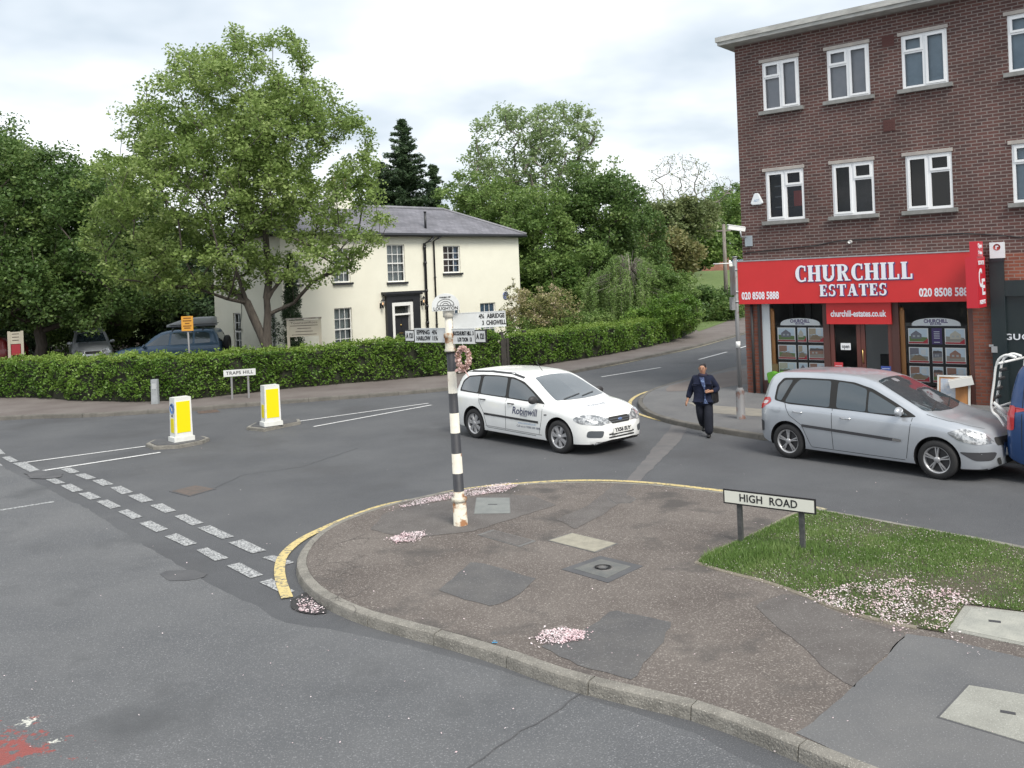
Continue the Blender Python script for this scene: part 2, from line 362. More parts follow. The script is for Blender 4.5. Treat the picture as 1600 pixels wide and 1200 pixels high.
# ---- island pavement in front: outer kerb line read off the picture at kerb-top height
isl_px = [(1420, 1232), (1330, 1200), (1110, 1113), (990, 1083), (875, 1054), (780, 1020), (700, 996), (620, 975), (560, 957), (510, 935), (482, 915), (466, 893), (464, 872), (478, 848), (508, 824), (556, 803),
          (620, 784), (700, 767), (780, 758), (860, 753), (940, 752), (1020, 756), (1090, 763), (1150, 771), (1220, 783), (1290, 796), (1380, 812), (1490, 832), (1600, 853)]
isl = [G(x, y, PZ) for x, y in isl_px]
d0 = (isl[1]-isl[0]).normalized(); d1 = (isl[-1]-isl[-2]).normalized()
isl = [isl[1]-d0*(-0.0)] + isl[2:]
isl = catmull(isl, 5)
near_end = isl[0] + (isl[0]-isl[4]).normalized()*14; far_end = isl[-1] + d1*14
isl = [near_end] + isl + [far_end]
isl = resample(isl, 0.30)
def kerb(name, pts, side, m, top=PZ, w=0.12, stone=3, gap=0.009, jitter=0.004):
    bm = newbm(); rnd = random.Random(3)
    n = len(pts)-1; i = 0
    nrm = [ (b-a) for a, b in zip(offset_line(pts, 0), offset_line(pts, side))]
    while i < n:
        j = min(i+stone, n); idx = list(range(i, j+1)); dz = rnd.uniform(-jitter, jitter); dn = rnd.uniform(-jitter, jitter)
        rings = []
        for k in idx:
            p = pts[k].copy(); t = (pts[min(k+1, n)]-pts[max(k-1, 0)]).normalized()
            if k == i: p += t*gap/2
            if k == j: p -= t*gap/2
            o = nrm[k]
            rings.append([bm.verts.new((p.x+o.x*(a+dn), p.y+o.y*(a+dn), z+(dz if z > 0 else 0))) for a, z in
                          ((-0.012, -0.02), (0.0, top-0.03), (0.006, top-0.010), (0.024, top+0.001), (w-0.004, top+0.003), (w-0.004, -0.02))])
        for a, b in zip(rings, rings[1:]):
            for q in range(5): 
                bm.faces.new((a[q], a[q+1], b[q+1], b[q]))
        bm.faces.new(rings[0]); bm.faces.new(rings[-1][::-1])
        i = j
    bmesh.ops.recalc_face_normals(bm, faces=bm.faces[:])
    o = fin(name, bm, m); o['kind'] = 'structure'; return o
# interior of the island lies to the right when walking from the near end round the nose
kerb('kerb', isl, -1, M_kerb)
isl_in = offset_line(isl, -0.12)
sheet('pavement', [[(p.x, p.y) for p in isl_in]], PZ, M_pave)
# ---- far pavement along the hedge
fk_px = [(0, 651), (65, 648), (140, 646), (230, 641), (320, 635), (410, 628), (500, 621), (600, 614), (700, 605), (800, 593), (880, 581), (950, 568), (1020, 554), (1080, 541), (1130, 528), (1180, 514)]
fk = [G(x, y, PZ) for x, y in fk_px]
fk = catmull(fk, 5)
fk = [fk[0]+(fk[0]-fk[6]).normalized()*30] + fk + [fk[-1]+(fk[-1]-fk[-6]).normalized()*4]
fk = resample(fk, 0.3)
kerb('kerb', fk, 1, mat('dark_kerb', (0.15, 0.14, 0.125), 0.9, col2=(0.10, 0.095, 0.085), scale=3, bump=0.5, bscale=50), stone=3)
hb_px = [(0, 622), (120, 627), (240, 628), (330, 621), (420, 611), (500, 603), (600, 595), (700, 586), (785, 578)]
hb = [G(x, y, PZ) for x, y in hb_px]                       # front foot of the first hedge
h2_px = [(820, 575), (900, 563), (960, 553), (1020, 541), (1060, 530), (1086, 519)]
h2 = [G(x, y, PZ) for x, y in h2_px]
fk_in = offset_line(fk, 0.12)
pv_edge = [G(1100, 512, PZ), G(1130, 503, PZ), G(1165, 492, PZ), G(1200, 482, PZ)]
back = [hb[0]+Vector((-30, -1, 0))] + hb + h2 + pv_edge
sheet('far_pavement', [[(p.x, p.y) for p in fk_in] + [(p.x, p.y+(0.7 if k < len(back)-4 else 0)) for k, p in reversed(list(enumerate(back)))]], PZ, M_pavefar)
gd = [(p.x, p.y+0.5) for p in [back[0]]+hb+h2] + [(h2[-1].x+1.2, h2[-1].y+6), (5, 60), (-90, 60), (-90, hb[0].y)]
sheet('garden_soil', [gd], PZ+0.006, M_soil)
# ---- shop pavement
sk_px = [(1240, 546), (1200, 557), (1160, 570), (1120, 579), (1080, 589), (1045, 599), (1020, 607), (1004, 616), (997, 625), (1000, 634), (1014, 644), (1040, 653), (1080, 662), (1130, 670), (1196, 680)]
sk = [G(x, y, PZ) for x, y in sk_px]
# ------------------------------------------------ building line (needed for the pavement behind the car)
BC = G(1169, 613, PZ); BU = Vector((0.770, -0.638, 0)); BN = Vector((-0.638, -0.770, 0))     # corner, along the front, outward
sk = catmull(sk, 5)
sk = [sk[0]+(sk[0]-sk[5]).normalized()*14] + sk + [sk[-1]+BU*24]
sk = resample(sk, 0.3)
kerb('kerb', sk, 1, MATS['dark_kerb'])
sk_in = offset_line(sk, 0.12)
sheet('shop_pavement', [[(p.x, p.y) for p in sk_in] + [(sk_in[-1].x+8, sk_in[-1].y+10), (40, 22), (30, 40)]], PZ, M_pave2)
def patch(name, px, m, z=PZ, dz=0.004, rag=0.018):
    P = [G(x, y, z) for x, y in px]; P = resample(P+[P[0]], 0.12)[:-1]; rr = random.Random(len(px)*7+int(px[0][0])); out = []; ox = oy = 0.0
    for p in P: ox = ox*0.5+rr.uniform(-rag, rag); oy = oy*0.5+rr.uniform(-rag, rag); out.append((p.x+ox, p.y+oy))
    return sheet(name, [out], z+dz, m)
patch('shop_pavement_slabs', [(1072, 628), (1108, 645), (1200, 652), (1200, 640), (1120, 634)], mat('paving_slab_pale', (0.24, 0.225, 0.19), 0.9, col2=(0.19, 0.18, 0.16), scale=3))
patch('red_paving', [(1045, 603), (1100, 589), (1160, 576), (1168, 574), (1168, 600), (1100, 610), (1040, 612)], M_pavefar)
# ---- road patches and seams
patch('road_surface_near', [(-420, 640), (0, 728), (60, 757), (140, 797), (230, 855), (330, 912), (395, 945), (450, 975), (520, 985), (640, 1010), (800, 1055), (980, 1110), (1090, 1150), (1300, 1260), (300, 1500), (-900, 1100)], M_road2, 0.0, 0.004)
patch('road_trench_seam', [(978, 752), (1000, 752), (1062, 690), (1075, 668), (1050, 664), (1030, 690)], mat('trench', (0.135, 0.128, 0.128), 0.9, col2=(0.11, 0.108, 0.11), scale=3), 0.0, 0.004)
patch('road_wet_patch', [(250, 898), (262, 893), (300, 892), (325, 897), (318, 904), (290, 909), (262, 909)], M_tar, 0.0, 0.0085)
patch('road_tar_blob', [(38, 740), (60, 735), (85, 737), (100, 741), (96, 746), (78, 749), (46, 748)], M_tar, 0.0, 0.0125)
# wet pale run-off beside the kerb
patch('road_damp_gutter', [(455, 938), (480, 925), (505, 943), (512, 957), (500, 962), (470, 958), (452, 950)], mat('wet_gutter', (0.03, 0.028, 0.03), 0.35, bump=0.4, bscale=60), 0.0, 0.0125)
# ---- pavement repairs
for nm, px, m in (
    ('pavement_repair', [(686, 922), (741, 877), (790, 890), (838, 905), (800, 937), (765, 948), (722, 936)], M_patchd),
    ('pavement_repair', [(842, 1010), (905, 990), (958, 953), (1050, 973), (1030, 1010), (985, 1062), (905, 1040)], M_patchd),
    ('pavement_repair', [(1178, 948), (1222, 927), (1262, 934), (1310, 958), (1420, 992), (1380, 1032), (1332, 1075), (1280, 1035)], M_patchb),
    ('pavement_repair', [(1240, 1146), (1290, 1110), (1345, 1066), (1380, 1030), (1422, 990), (1478, 1000), (1600, 1030), (1900, 1100), (1900, 1400), (1400, 1212)], M_pave2),
    ('pavement_repair', [(868, 812), (920, 790), (960, 757), (990, 756), (975, 778), (950, 800), (902, 828)], M_patchb),
    ('pavement_repair', [(1186, 838), (1215, 820), (1270, 797), (1262, 803), (1215, 828), (1190, 842)], M_patchd),
    ('pavement_repair', [(580, 828), (600, 803), (640, 790), (780, 772), (835, 775), (870, 790), (740, 830), (640, 842)], M_patchb)):
    patch(nm, px, m)
# cracks by the nose of the island
bm = newbm(); rnd = random.Random(5)
def crack(p, a, L, w, depth=0):
    pts = [p]; 
    for i in range(int(L/0.06)):
        a += rnd.uniform(-0.6, 0.6); p = p+Vector((math.cos(a), math.sin(a), 0))*0.06; pts.append(p)
        if depth < 2 and rnd.random() < 0.3: crack(p, a+rnd.choice((-1, 1))*rnd.uniform(0.7, 1.4), L*0.55, w*0.8, depth+1)
    ribbon(bm, pts, w, PZ+0.005)
for x, y, a in ((500, 862, 1.2), (492, 885, 0.3), (505, 905, -0.4), (512, 920, -0.5), (525, 935, -0.3), (500, 900, 0.8), (520, 850, 0.2), (545, 945, -0.2)):
    crack(G(x, y, PZ), a, 0.55, 0.006)
fin('pavement_cracks', bm, M_patchb)['kind'] = 'structure'
# ---- markings
def quads(name, L, m, z=0.0085, f=lambda x, y: (x, y)):
    bm = newbm()
    for q in L: polyface(bm, [tuple(G(*f(x, y)))[:2] for x, y in q], z)
    fin(name, bm, m)['kind'] = 'structure'
c3 = lambda x, y: (x*0.3, 560+y*0.3)
quads('give_way_dashes', [
 [(-40,545),(-12,540),(15,560),(-30,566)],
 [(315,578),(365,570),(415,592),(368,602)],[(390,608),(440,600),(503,624),(450,633)],[(478,638),(535,630),(592,657),(535,666)],
 [(575,675),(630,666),(695,698),(635,710)],[(665,717),(735,706),(800,742),(738,753)],[(780,768),(845,757),(918,795),(860,807)],
 [(908,824),(965,813),(1062,858),(1000,873)],[(1028,885),(1095,872),(1220,930),(1155,943)],[(1190,962),(1265,945),(1388,1003),(1312,1018)],
 [(1365,1040),(1420,1027),(1535,1065),(1480,1080)],[(-45,478),(0,472),(28,500),(-30,502)],[(8,517),(50,511),(98,536),(55,543)],
 [(65,548),(130,540),(210,585),(160,595)],[(170,600),(195,594),(240,602),(205,610)],[(238,632),(290,627),(342,650),(290,657)],
 [(315,664),(370,655),(435,688),(380,699)],[(408,706),(465,697),(528,727),(470,738)],[(500,747),(560,737),(632,773),(575,785)],
 [(615,800),(665,788),(743,827),(690,839)],[(723,860),(785,848),(875,890),(815,908)],[(858,930),(920,913),(1028,965),(965,980)],
 [(1022,1000),(1080,988),(1192,1042),(1120,1058)],[(1180,1082),(1250,1066),(1370,1130),(1305,1148)],[(1350,1168),(1415,1150),(1535,1215),(1480,1232)]], M_worn_line, f=c3)
def line(name, px, w, m, z=0.0085, pz=0.0, smooth=True):
    bm = newbm(); pts = [G(x, y, pz) for x, y in px]
    if len(pts) > 2 and smooth: pts = catmull(pts, 5)
    ribbon(bm, resample(pts, 0.4) if len(pts) == 2 else pts, w, z); fin(name, bm, m)['kind'] = 'structure'
line('road_line', [(40, 723), (232, 697)], 0.09, M_white_line)
line('road_line', [(60, 737), (265, 705)], 0.11, M_white_line)
line('road_line', [(0, 798), (112, 780)], 0.10, M_worn_line)
line('road_line', [(464, 659), (672, 630)], 0.085, M_white_line)
line('road_line', [(490, 667), (686, 631)], 0.095, M_white_line)
for a, b in (((940, 589), (1042, 573)), ((1092, 562), (1140, 549)), ((1156, 544), (1190, 534))): line('road_line', [a, b], 0.11, M_white_line)
line('kerb_line_yellow', [(1160, 575), (1120, 584), (1085, 593), (1045, 604), (1010, 613), (992, 621), (984, 631), (992, 644), (1015, 653), (1050, 661), (1095, 668)], 0.10, M_yellow_line, 0.0125)
line('kerb_line_yellow', [(1105, 672), (1140, 679), (1196, 688)], 0.07, M_pale_yellow, 0.0125)
line('kerb_line_yellow', [(650, 781), (600, 791), (555, 806), (510, 825), (470, 845), (444, 868), (437, 890), (440, 912), (449, 936)], 0.13, M_yellow_line, 0.0165)
line('kerb_line_yellow', [(1130, 768.5), (1060, 760), (1000, 754.5), (940, 752), (880, 752.5), (820, 756), (760, 761), (700, 770), (650, 781)], 0.11, M_yellow_line, 0.0165)
line('kerb_line_yellow', [(1290, 798), (1262, 792), (1200, 780), (1130, 768.5)], 0.11, M_pale_yellow, 0.0165)
line('kerb_line_yellow', [(-60, 657), (0, 655), (140, 650), (230, 645), (350, 637), (450, 629), (560, 621), (690, 610)], 0.08, M_pale_yellow, 0.0125)
line('kerb_line_yellow', [(890, 583), (960, 571), (1030, 556), (1090, 543), (1170, 520)], 0.08, M_pale_yellow, 0.0125)
for k, px in enumerate(([(690, 1230), (800, 1152), (872, 1112), (905, 1085)], [(560, 700), (470, 730), (380, 742), (330, 765)], [(905, 800), (980, 752), (1180, 760)][:1])):
    bm = newbm(); P = resample([G(x, y) for x, y in px], 0.15); rr = random.Random(k); P = [p+Vector((rr.uniform(-.02, .02), rr.uniform(-.02, .02), 0)) for p in P]; ribbon(bm, P, 0.013, 0.0095); fin('road_seam', bm, M_tar)['kind'] = 'structure'

# ------------------------------------------------ covers set in the ground: frame > lid
def cover(name, label, cat, px, m_lid, m_frame=M_iron, z=PZ, fw=0.05, slots=None, inner=None, extra=None, group=None):
    P = [G(x, y, z) for x, y in px]; c = sum(P, Vector())/len(P)
    t = thing(name, label, cat, (c.x, c.y, z), 0, group)
    L = [p-c for p in P]
    bm = newbm()
    def shrink(d): 
        k = [max(0.5, 1-d/max(0.1, q.length)) for q in L]; return [q*kk for q, kk in zip(L, k)]
    I = shrink(fw)
    prism(bm, L, -0.04, 0.006); fin('frame', bm, m_frame, t)
    bm = newbm(); prism(bm, I, -0.02, 0.0095); o = fin('lid', bm, m_lid, t)
    if slots:
        bm = newbm()
        for sx, sy, ln, wd in slots:
            q = L[0]*0; q = L[0]*(1-sx)*(1-sy)+L[1]*sx*(1-sy)+L[2]*sx*sy+L[3]*(1-sx)*sy
            u = (L[1]-L[0]).normalized(); v = Vector((-u.y, u.x, 0))
            prism(bm, [q-u*ln/2-v*wd/2, q+u*ln/2-v*wd/2, q+u*ln/2+v*wd/2, q-u*ln/2+v*wd/2], 0.0096, 0.0125)
        fin('handle_recess', bm, mat('slot_dark', (0.05, 0.05, 0.055), 0.7), o)
    return t
cover('access_cover', 'flat grey steel cover set in the pavement just behind the striped signpost', 'cover', [(744, 778), (797, 778), (798, 803), (740, 804)], mat('grey_steel_lid', (0.17, 0.18, 0.175), 0.7, col2=(0.21, 0.22, 0.21), scale=5, bump=0.3), slots=[(0.5, 0.45, 0.14, 0.03)], fw=0.02)
cover('access_cover', 'long narrow brown cover in the pavement at the right foot of the striped signpost', 'cover', [(770, 828), (838, 846), (812, 855), (746, 836)], M_patchb, fw=0.06)
cover('access_cover', 'pale concrete-filled cover between the striped signpost and the HIGH ROAD sign', 'cover', [(893, 833), (966, 850), (930, 864), (855, 845)], mat('pale_infill', (0.33, 0.31, 0.25), 0.95, col2=(0.26, 0.245, 0.2), scale=6, bump=0.6, bscale=40), fw=0.03)
cover('access_cover', 'dark diamond-shaped iron cover with a round centre boss in the pavement', 'cover', [(938, 869), (1005, 885), (950, 911), (877, 890)], mat('dark_lid', (0.105, 0.11, 0.11), 0.8, col2=(0.15, 0.15, 0.14), scale=5, bump=0.5, bscale=50), M_tar, fw=0.14)
t = [o for o in COL.objects if o.name.startswith('access_cover')][-1]
bm = newbm(); lathe(bm, [(0, 0.016), (0.10, 0.016), (0.13, 0.0096)], 20); fin('boss', bm, M_iron, t)
cover('access_cover', 'small worn oval cover nearest the back kerb of the island', 'cover', [(948, 778), (962, 774), (985, 775), (994, 780), (985, 786), (960, 787)], M_patchb, fw=0.02)
cover('access_cover', 'large pale concrete cover with one dark key slot at the edge of the grass', 'cover', [(1507, 947), (1640, 962), (1640, 1018), (1480, 985)], M_conc, M_conc2, slots=[(0.42, 0.45, 0.10, 0.05)], fw=0.09)
cover('access_cover', 'speckled concrete cover in the grey pavement at the lower right corner', 'cover', [(1511, 1070), (1690, 1100), (1690, 1190), (1463, 1122)], M_conc2, M_tar, slots=[(0.45, 0.5, 0.10, 0.04)], fw=0.025)
cover('access_cover', 'rusty brown manhole cover in the road surface left of the island', 'cover', [(264, 768), (306, 758), (338, 764), (296, 776)], mat('rusty_lid', (0.13, 0.10, 0.085), 0.8, col2=(0.09, 0.08, 0.075), scale=8, bump=0.5), M_tar, z=0.004, fw=0.05)
cover('drain_grate', 'small rusty drain grate in the far gutter behind the keep-left bollards', 'drain grate', [(306, 643), (340, 640), (345, 644), (310, 647)], mat('rusty_grate', (0.17, 0.11, 0.08), 0.8, col2=(0.03, 0.03, 0.03), scale=30, bump=0.5), M_tar, z=0.004, fw=0.03)
# ------------------------------------------------ grass verge, its edging, blades and fallen blossom
vg_px = [(1090, 880), (1108, 868), (1135, 855), (1160, 844), (1200, 826), (1240, 806), (1278, 798), (1320, 805), (1400, 820), (1500, 838), (1600, 858), (1760, 890), (1760, 985), (1640, 962), (1507, 944), (1478, 990), (1400, 976), (1330, 960), (1280, 942), (1240, 925), (1190, 908), (1140, 896), (1105, 887)]
vg = [G(x, y, PZ) for x, y in vg_px]
sheet('verge_soil', [[(p.x, p.y) for p in vg]], PZ+0.008, mat('verge_earth', (0.06, 0.065, 0.035), 1.0, col2=(0.085, 0.07, 0.05), scale=5, bump=0.8, bscale=40))
edge = catmull([G(x, y, PZ) for x, y in [(1084, 880), (1110, 889), (1140, 898), (1190, 910), (1240, 927), (1280, 944), (1330, 962), (1400, 978), (1478, 992)]], 4)
kerb('verge_edging', resample(edge, 0.3), 1, mat('edging_concrete', (0.24, 0.215, 0.175), 0.95, col2=(0.15, 0.13, 0.10), scale=5, bump=0.5), top=PZ+0.02, w=0.05, stone=4)
line('pavement_edging', [(1088, 880), (1108, 866), (1135, 853), (1160, 843), (1200, 824), (1240, 803), (1276, 795)], 0.06, MATS['edging_concrete'], PZ+0.006, PZ)
def inpoly(x, y, P):
    c = False; n = len(P); j = n-1
    for i in range(n):
        if (P[i].y > y) != (P[j].y > y) and x < (P[j].x-P[i].x)*(y-P[i].y)/(P[j].y-P[i].y)+P[i].x: c = not c
        j = i
    return c
def quadmesh(name, V, m, parent=None, smooth=False, per=4):
    """V: (n, per, 3) array of separate faces"""
    V = np.asarray(V, dtype=np.float32); n = len(V); me = bpy.data.meshes.new(name)
    me.vertices.add(n*per); me.vertices.foreach_set('co', V.reshape(-1))
    me.loops.add(n*per); me.loops.foreach_set('vertex_index', np.arange(n*per, dtype=np.int32))
    me.polygons.add(n); me.polygons.foreach_set('loop_start', np.arange(n, dtype=np.int32)*per); me.polygons.foreach_set('loop_total', np.full(n, per, dtype=np.int32))
    me.update(calc_edges=True); return fin_me(name, me, m, parent)
xa, xb = min(p.x for p in vg), max(p.x for p in vg); ya, yb = min(p.y for p in vg), max(p.y for p in vg)
B = []; rnd = random.Random(11)
tuft = G(1210, 868, PZ); bare = G(1400, 930, PZ); bare2 = G(1300, 935, PZ)
while len(B) < 60000:
    x, y = rnd.uniform(xa, xb), rnd.uniform(ya, yb)
    if not inpoly(x, y, vg): continue
    nz = math.sin(x*2.1+1)*math.cos(y*2.7)+0.5*math.sin(x*5.3)*math.sin(y*6.1+2)
    d1_ = min(math.hypot(x-bare.x, (y-bare.y)*1.3), math.hypot(x-bare2.x, (y-bare2.y)*1.3)*1.2)
    if d1_ < 1.1 and rnd.random() < 0.75*(1-d1_/1.1)+0.15: continue
    if rnd.random() < 0.32 - 0.3*nz: continue
    dt = math.hypot((x-tuft.x)/1.1, (y-tuft.y)/0.55)
    h = rnd.uniform(0.02, 0.045)*(1+0.4*nz) + (0.10*max(0, 1-dt/1.1)*rnd.uniform(0.3, 1.2))
    a = rnd.uniform(0, 6.283); w = rnd.uniform(0.003, 0.006)+h*0.015; lx, ly = rnd.gauss(0, 0.35)*h, rnd.gauss(0, 0.35)*h
    cx, cy = math.cos(a)*w, math.sin(a)*w
    B.append(((x-cx, y-cy, PZ+0.005), (x+cx, y+cy, PZ+0.005), (x+lx, y+ly, PZ+h)))
tag(quadmesh('grass', B, leafmat('grass_blade', (0.10, 0.175, 0.045), (0.16, 0.26, 0.07), (0.27, 0.34, 0.14), 0.35, 1.3), per=3), 'green grass growing on the verge beside the HIGH ROAD sign', 'grass', kind='stuff')
def petal(x, y, z, s=None):
    s = s or rnd.uniform(0.006, 0.014); a = rnd.uniform(0, 6.283); t1, t2 = rnd.uniform(-0.5, 0.5), rnd.uniform(-0.5, 0.5)
    u = Vector((math.cos(a), math.sin(a), t1))*s; v = Vector((-math.sin(a), math.cos(a), t2))*s*0.7; c = Vector((x, y, z+s*0.5))
    return (c-u, c-v, c+u, c+v)
M_petal = leafmat('petal', (0.62, 0.42, 0.45), (0.80, 0.68, 0.70), (0.86, 0.80, 0.80), 0.2, 3.0)
def drift(label, px, n, z, sig=None, s=None):
    P = [G(x, y, z) for x, y in px]; x0, x1 = min(p.x for p in P), max(p.x for p in P); y0, y1 = min(p.y for p in P), max(p.y for p in P)
    c = sum(P, Vector())/len(P); out = []
    k = 0
    while len(out) < n and k < n*40:
        k += 1; x, y = rnd.uniform(x0, x1), rnd.uniform(y0, y1)
        if inpoly(x, y, P) and math.sin(x*7+y*3+1)*math.cos(y*8-x*2) > rnd.uniform(-1.3, 0.5):
            out.append(petal(x, y, z+rnd.uniform(0, 0.012), s))
    for i in range(n//12):
        a = rnd.choice(P); b = c+(a-c)*rnd.uniform(0.7, 1.25); out.append(petal(b.x+rnd.gauss(0, .04), b.y+rnd.gauss(0, .04), z+0.001, s))
    tag(quadmesh('blossom_petals', out, M_petal), label, 'petals', kind='stuff')
drift('drift of pink blossom petals along the kerb behind the striped signpost', [(622, 792), (650, 782), (700, 772), (750, 762), (790, 755), (812, 758), (790, 768), (720, 778), (670, 786), (630, 793)], 2300, PZ+0.006)
drift('pink petal pile on the pavement left of the striped signpost', [(609, 842), (630, 834), (660, 831), (666, 837), (650, 846), (618, 848)], 900, PZ+0.006)
drift('bright pink petal pile on the pavement near the front kerb', [(835, 998), (850, 986), (880, 982), (915, 988), (912, 998), (880, 1006), (848, 1007)], 1000, PZ+0.006)
drift('pink petals floating in the dark gutter at the nose of the island', [(462, 938), (480, 934), (505, 952), (495, 960), (468, 955)], 260, 0.016)
drift('pink petals lying thick along the front edge of the grass', [(1240, 922), (1290, 925), (1350, 905), (1420, 905), (1500, 925), (1530, 943), (1505, 945), (1478, 986), (1400, 975), (1330, 958), (1280, 940)], 2400, PZ+0.02)
drift('pink petals sprinkled over the whole grass verge', vg_px, 3000, PZ+0.025, s=0.0065)
out = []
for i in range(170):
    px, py = rnd.uniform(0, 1600), rnd.uniform(700, 1190); p = G(px, py, 0)
    z = PZ if inpoly(*G(px, py, PZ).xy, [Vector(q) for q in isl_in]) else 0.013
    p = G(px, py, z); out.append(petal(p.x, p.y, z+0.003, rnd.uniform(0.006, 0.011)))
tag(quadmesh('blossom_petals', out, M_petal), 'single petals scattered over the road and pavement', 'petals', kind='stuff')
# ================================================================== LETTERING
def text_mesh(s, size=1.0, bold=0.0, shear=0.0, spacing=1.0, extrude=0.002, align='CENTER', width=None, res=3):
    cu = bpy.data.curves.new('t', 'FONT'); cu.body = s; cu.size = size; cu.offset = bold; cu.shear = shear; cu.space_character = spacing
    cu.extrude = extrude; cu.align_x = align; cu.align_y = 'CENTER'; cu.resolution_u = res
    o = bpy.data.objects.new('t', cu); COL.objects.link(o)
    dg = bpy.context.evaluated_depsgraph_get(); me = bpy.data.meshes.new_from_object(o.evaluated_get(dg)); bpy.data.objects.remove(o); bpy.data.curves.remove(cu)
    if width:
        xs = [v.co.x for v in me.vertices]; w = max(xs)-min(xs); k = width/w; c = (max(xs)+min(xs))/2 if align == 'CENTER' else 0
        for v in me.vertices: v.co.x = (v.co.x-c)*k
    me.materials.clear()
    return me
# text lies in its own XY plane; this stands it up in local XZ facing -Y
STAND = Matrix(((1,0,0,0),(0,0,-1,0),(0,1,0,0),(0,0,0,1)))
def lettering(s, M, m, parent, name='lettering', **k):
    me = text_mesh(s, **k); me.transform(M); return fin_me(name, me, m, parent)
def wallM(x, y, z): return Matrix.Translation((x, y, z)) @ STAND
# thick-and-thin slab serif capitals built as outlines (unit cap height 1)
def serif_word(bm, word, x, z, h, depth, y, gap=0.10, grow=0.0, width=None):
    T, t, s = 0.24, 0.09, 0.06
    def R(x0, x1, z0, z1): return ('r', x0, x1, z0, z1)
    def stem(x0): return [R(x0, x0+T, 0, 1), R(x0-s, x0+T+s, 0, t*0.9), R(x0-s, x0+T+s, 1-t*0.9, 1)]
    def arc(cx, cz, rx, rz, a0, a1, w0, w1, n=14):
        P, Q = [], []
        for i in range(n+1):
            u = i/n; a = math.radians(a0+(a1-a0)*u); w = w0+(w1-w0)*math.sin(math.pi*u)
            P.append((cx+rx*math.cos(a), cz+rz*math.sin(a))); Q.append((cx+(rx-w)*math.cos(a), cz+(rz-min(w, w0+0.02))*math.sin(a)))
        return ('s', P, Q)
    def seg(x0, z0, x1, z1, w): 
        return ('s', [(x0-w/2, z0), (x1-w/2, z1)], [(x0+w/2, z0), (x1+w/2, z1)])
    Lt = {
     'C': (0.72, [arc(0.42, 0.5, 0.42, 0.52, 55, 305, 0.09, 0.25), R(0.60, 0.68, 0.66, 0.98), R(0.60, 0.68, 0.03, 0.25)]),
     'H': (0.86, stem(0.06)+stem(0.56)+[R(0.25, 0.6, 0.46, 0.46+t)]),
     'U': (0.84, [R(0.06, 0.06+T, 0.3, 1), R(0, 0.36, 1-t, 1), R(0.64, 0.76, 0.3, 1), R(0.56, 0.84, 1-t, 1), arc(0.41, 0.33, 0.35, 0.35, 180, 360, 0.22, 0.16)]),
     'R': (0.82, stem(0.06)+[arc(0.36, 0.74, 0.34, 0.26, -90, 90, 0.09, 0.22), R(0.28, 0.38, 1-t, 1), R(0.28, 0.38, 0.48, 0.48+t), seg(0.42, 0.5, 0.66, 0.0, 0.22), R(0.5, 0.84, 0, t*0.8)]),
     'I': (0.36, stem(0.06)),
     'L': (0.66, stem(0.06)+[R(0.06, 0.64, 0, t), R(0.55, 0.64, 0, 0.30)]),
     'E': (0.66, stem(0.06)+[R(0.06, 0.62, 0, t), R(0.06, 0.60, 1-t, 1), R(0.2, 0.48, 0.46, 0.46+t), R(0.54, 0.62, 0, 0.27), R(0.52, 0.60, 0.75, 1), R(0.42, 0.48, 0.38, 0.64)]),
     'S': (0.62, [arc(0.31, 0.745, 0.27, 0.275, 35, 250, 0.10, 0.19), arc(0.31, 0.265, 0.29, 0.285, 75, -150, 0.10, 0.19), R(0.49, 0.55, 0.70, 0.98), R(0.04, 0.10, 0.02, 0.32)]),
     'T': (0.78, [R(0.27, 0.27+T, 0, 1), R(0.21, 0.57, 0, t*0.9), R(0.02, 0.76, 1-t, 1), R(0.02, 0.09, 0.70, 1), R(0.69, 0.76, 0.70, 1)]),
     'A': (0.84, [seg(0.12, 0, 0.40, 1, 0.10), seg(0.66, 0, 0.42, 1, 0.25), R(0.22, 0.6, 0.28, 0.28+t), R(0, 0.26, 0, t*0.8), R(0.48, 0.84, 0, t*0.8)]),
    }
    tot = sum(Lt[c][0] for c in word)+gap*(len(word)-1); kx = (width/tot) if width else h
    cx = x-(tot*kx)/2; k = 0
    for c in word:
        w, shp = Lt[c]
        for q in shp:
            k += 1; yy = y - 0.0004*(k % 5)                      # overlapping strokes never share a plane
            if q[0] == 'r': 
                _, x0, x1, z0, z1 = q
                box(bm, cx+x0*kx-grow, cx+x1*kx+grow, yy-depth, yy, z+z0*h-grow, z+z1*h+grow)
            else:
                P, Q = q[1], q[2]
                for i in range(len(P)-1):
                    pp = [P[i], P[i+1], Q[i+1], Q[i]]
                    if grow:
                        mx_ = sum(p[0] for p in pp)/4; mz_ = sum(p[1] for p in pp)/4; g = grow/h
                        pp = [(a+(g if a > mx_ else -g), b+(g if b > mz_ else -g)*0.7) for a, b in pp]
                    f = [bm.verts.new((cx+a*kx, yy-depth, z+b*h)) for a, b in pp]; fc = bm.faces.new(f); fc.normal_update()
                    if fc.normal.y > 0: fc.normal_flip()
        cx += (w+gap)*kx
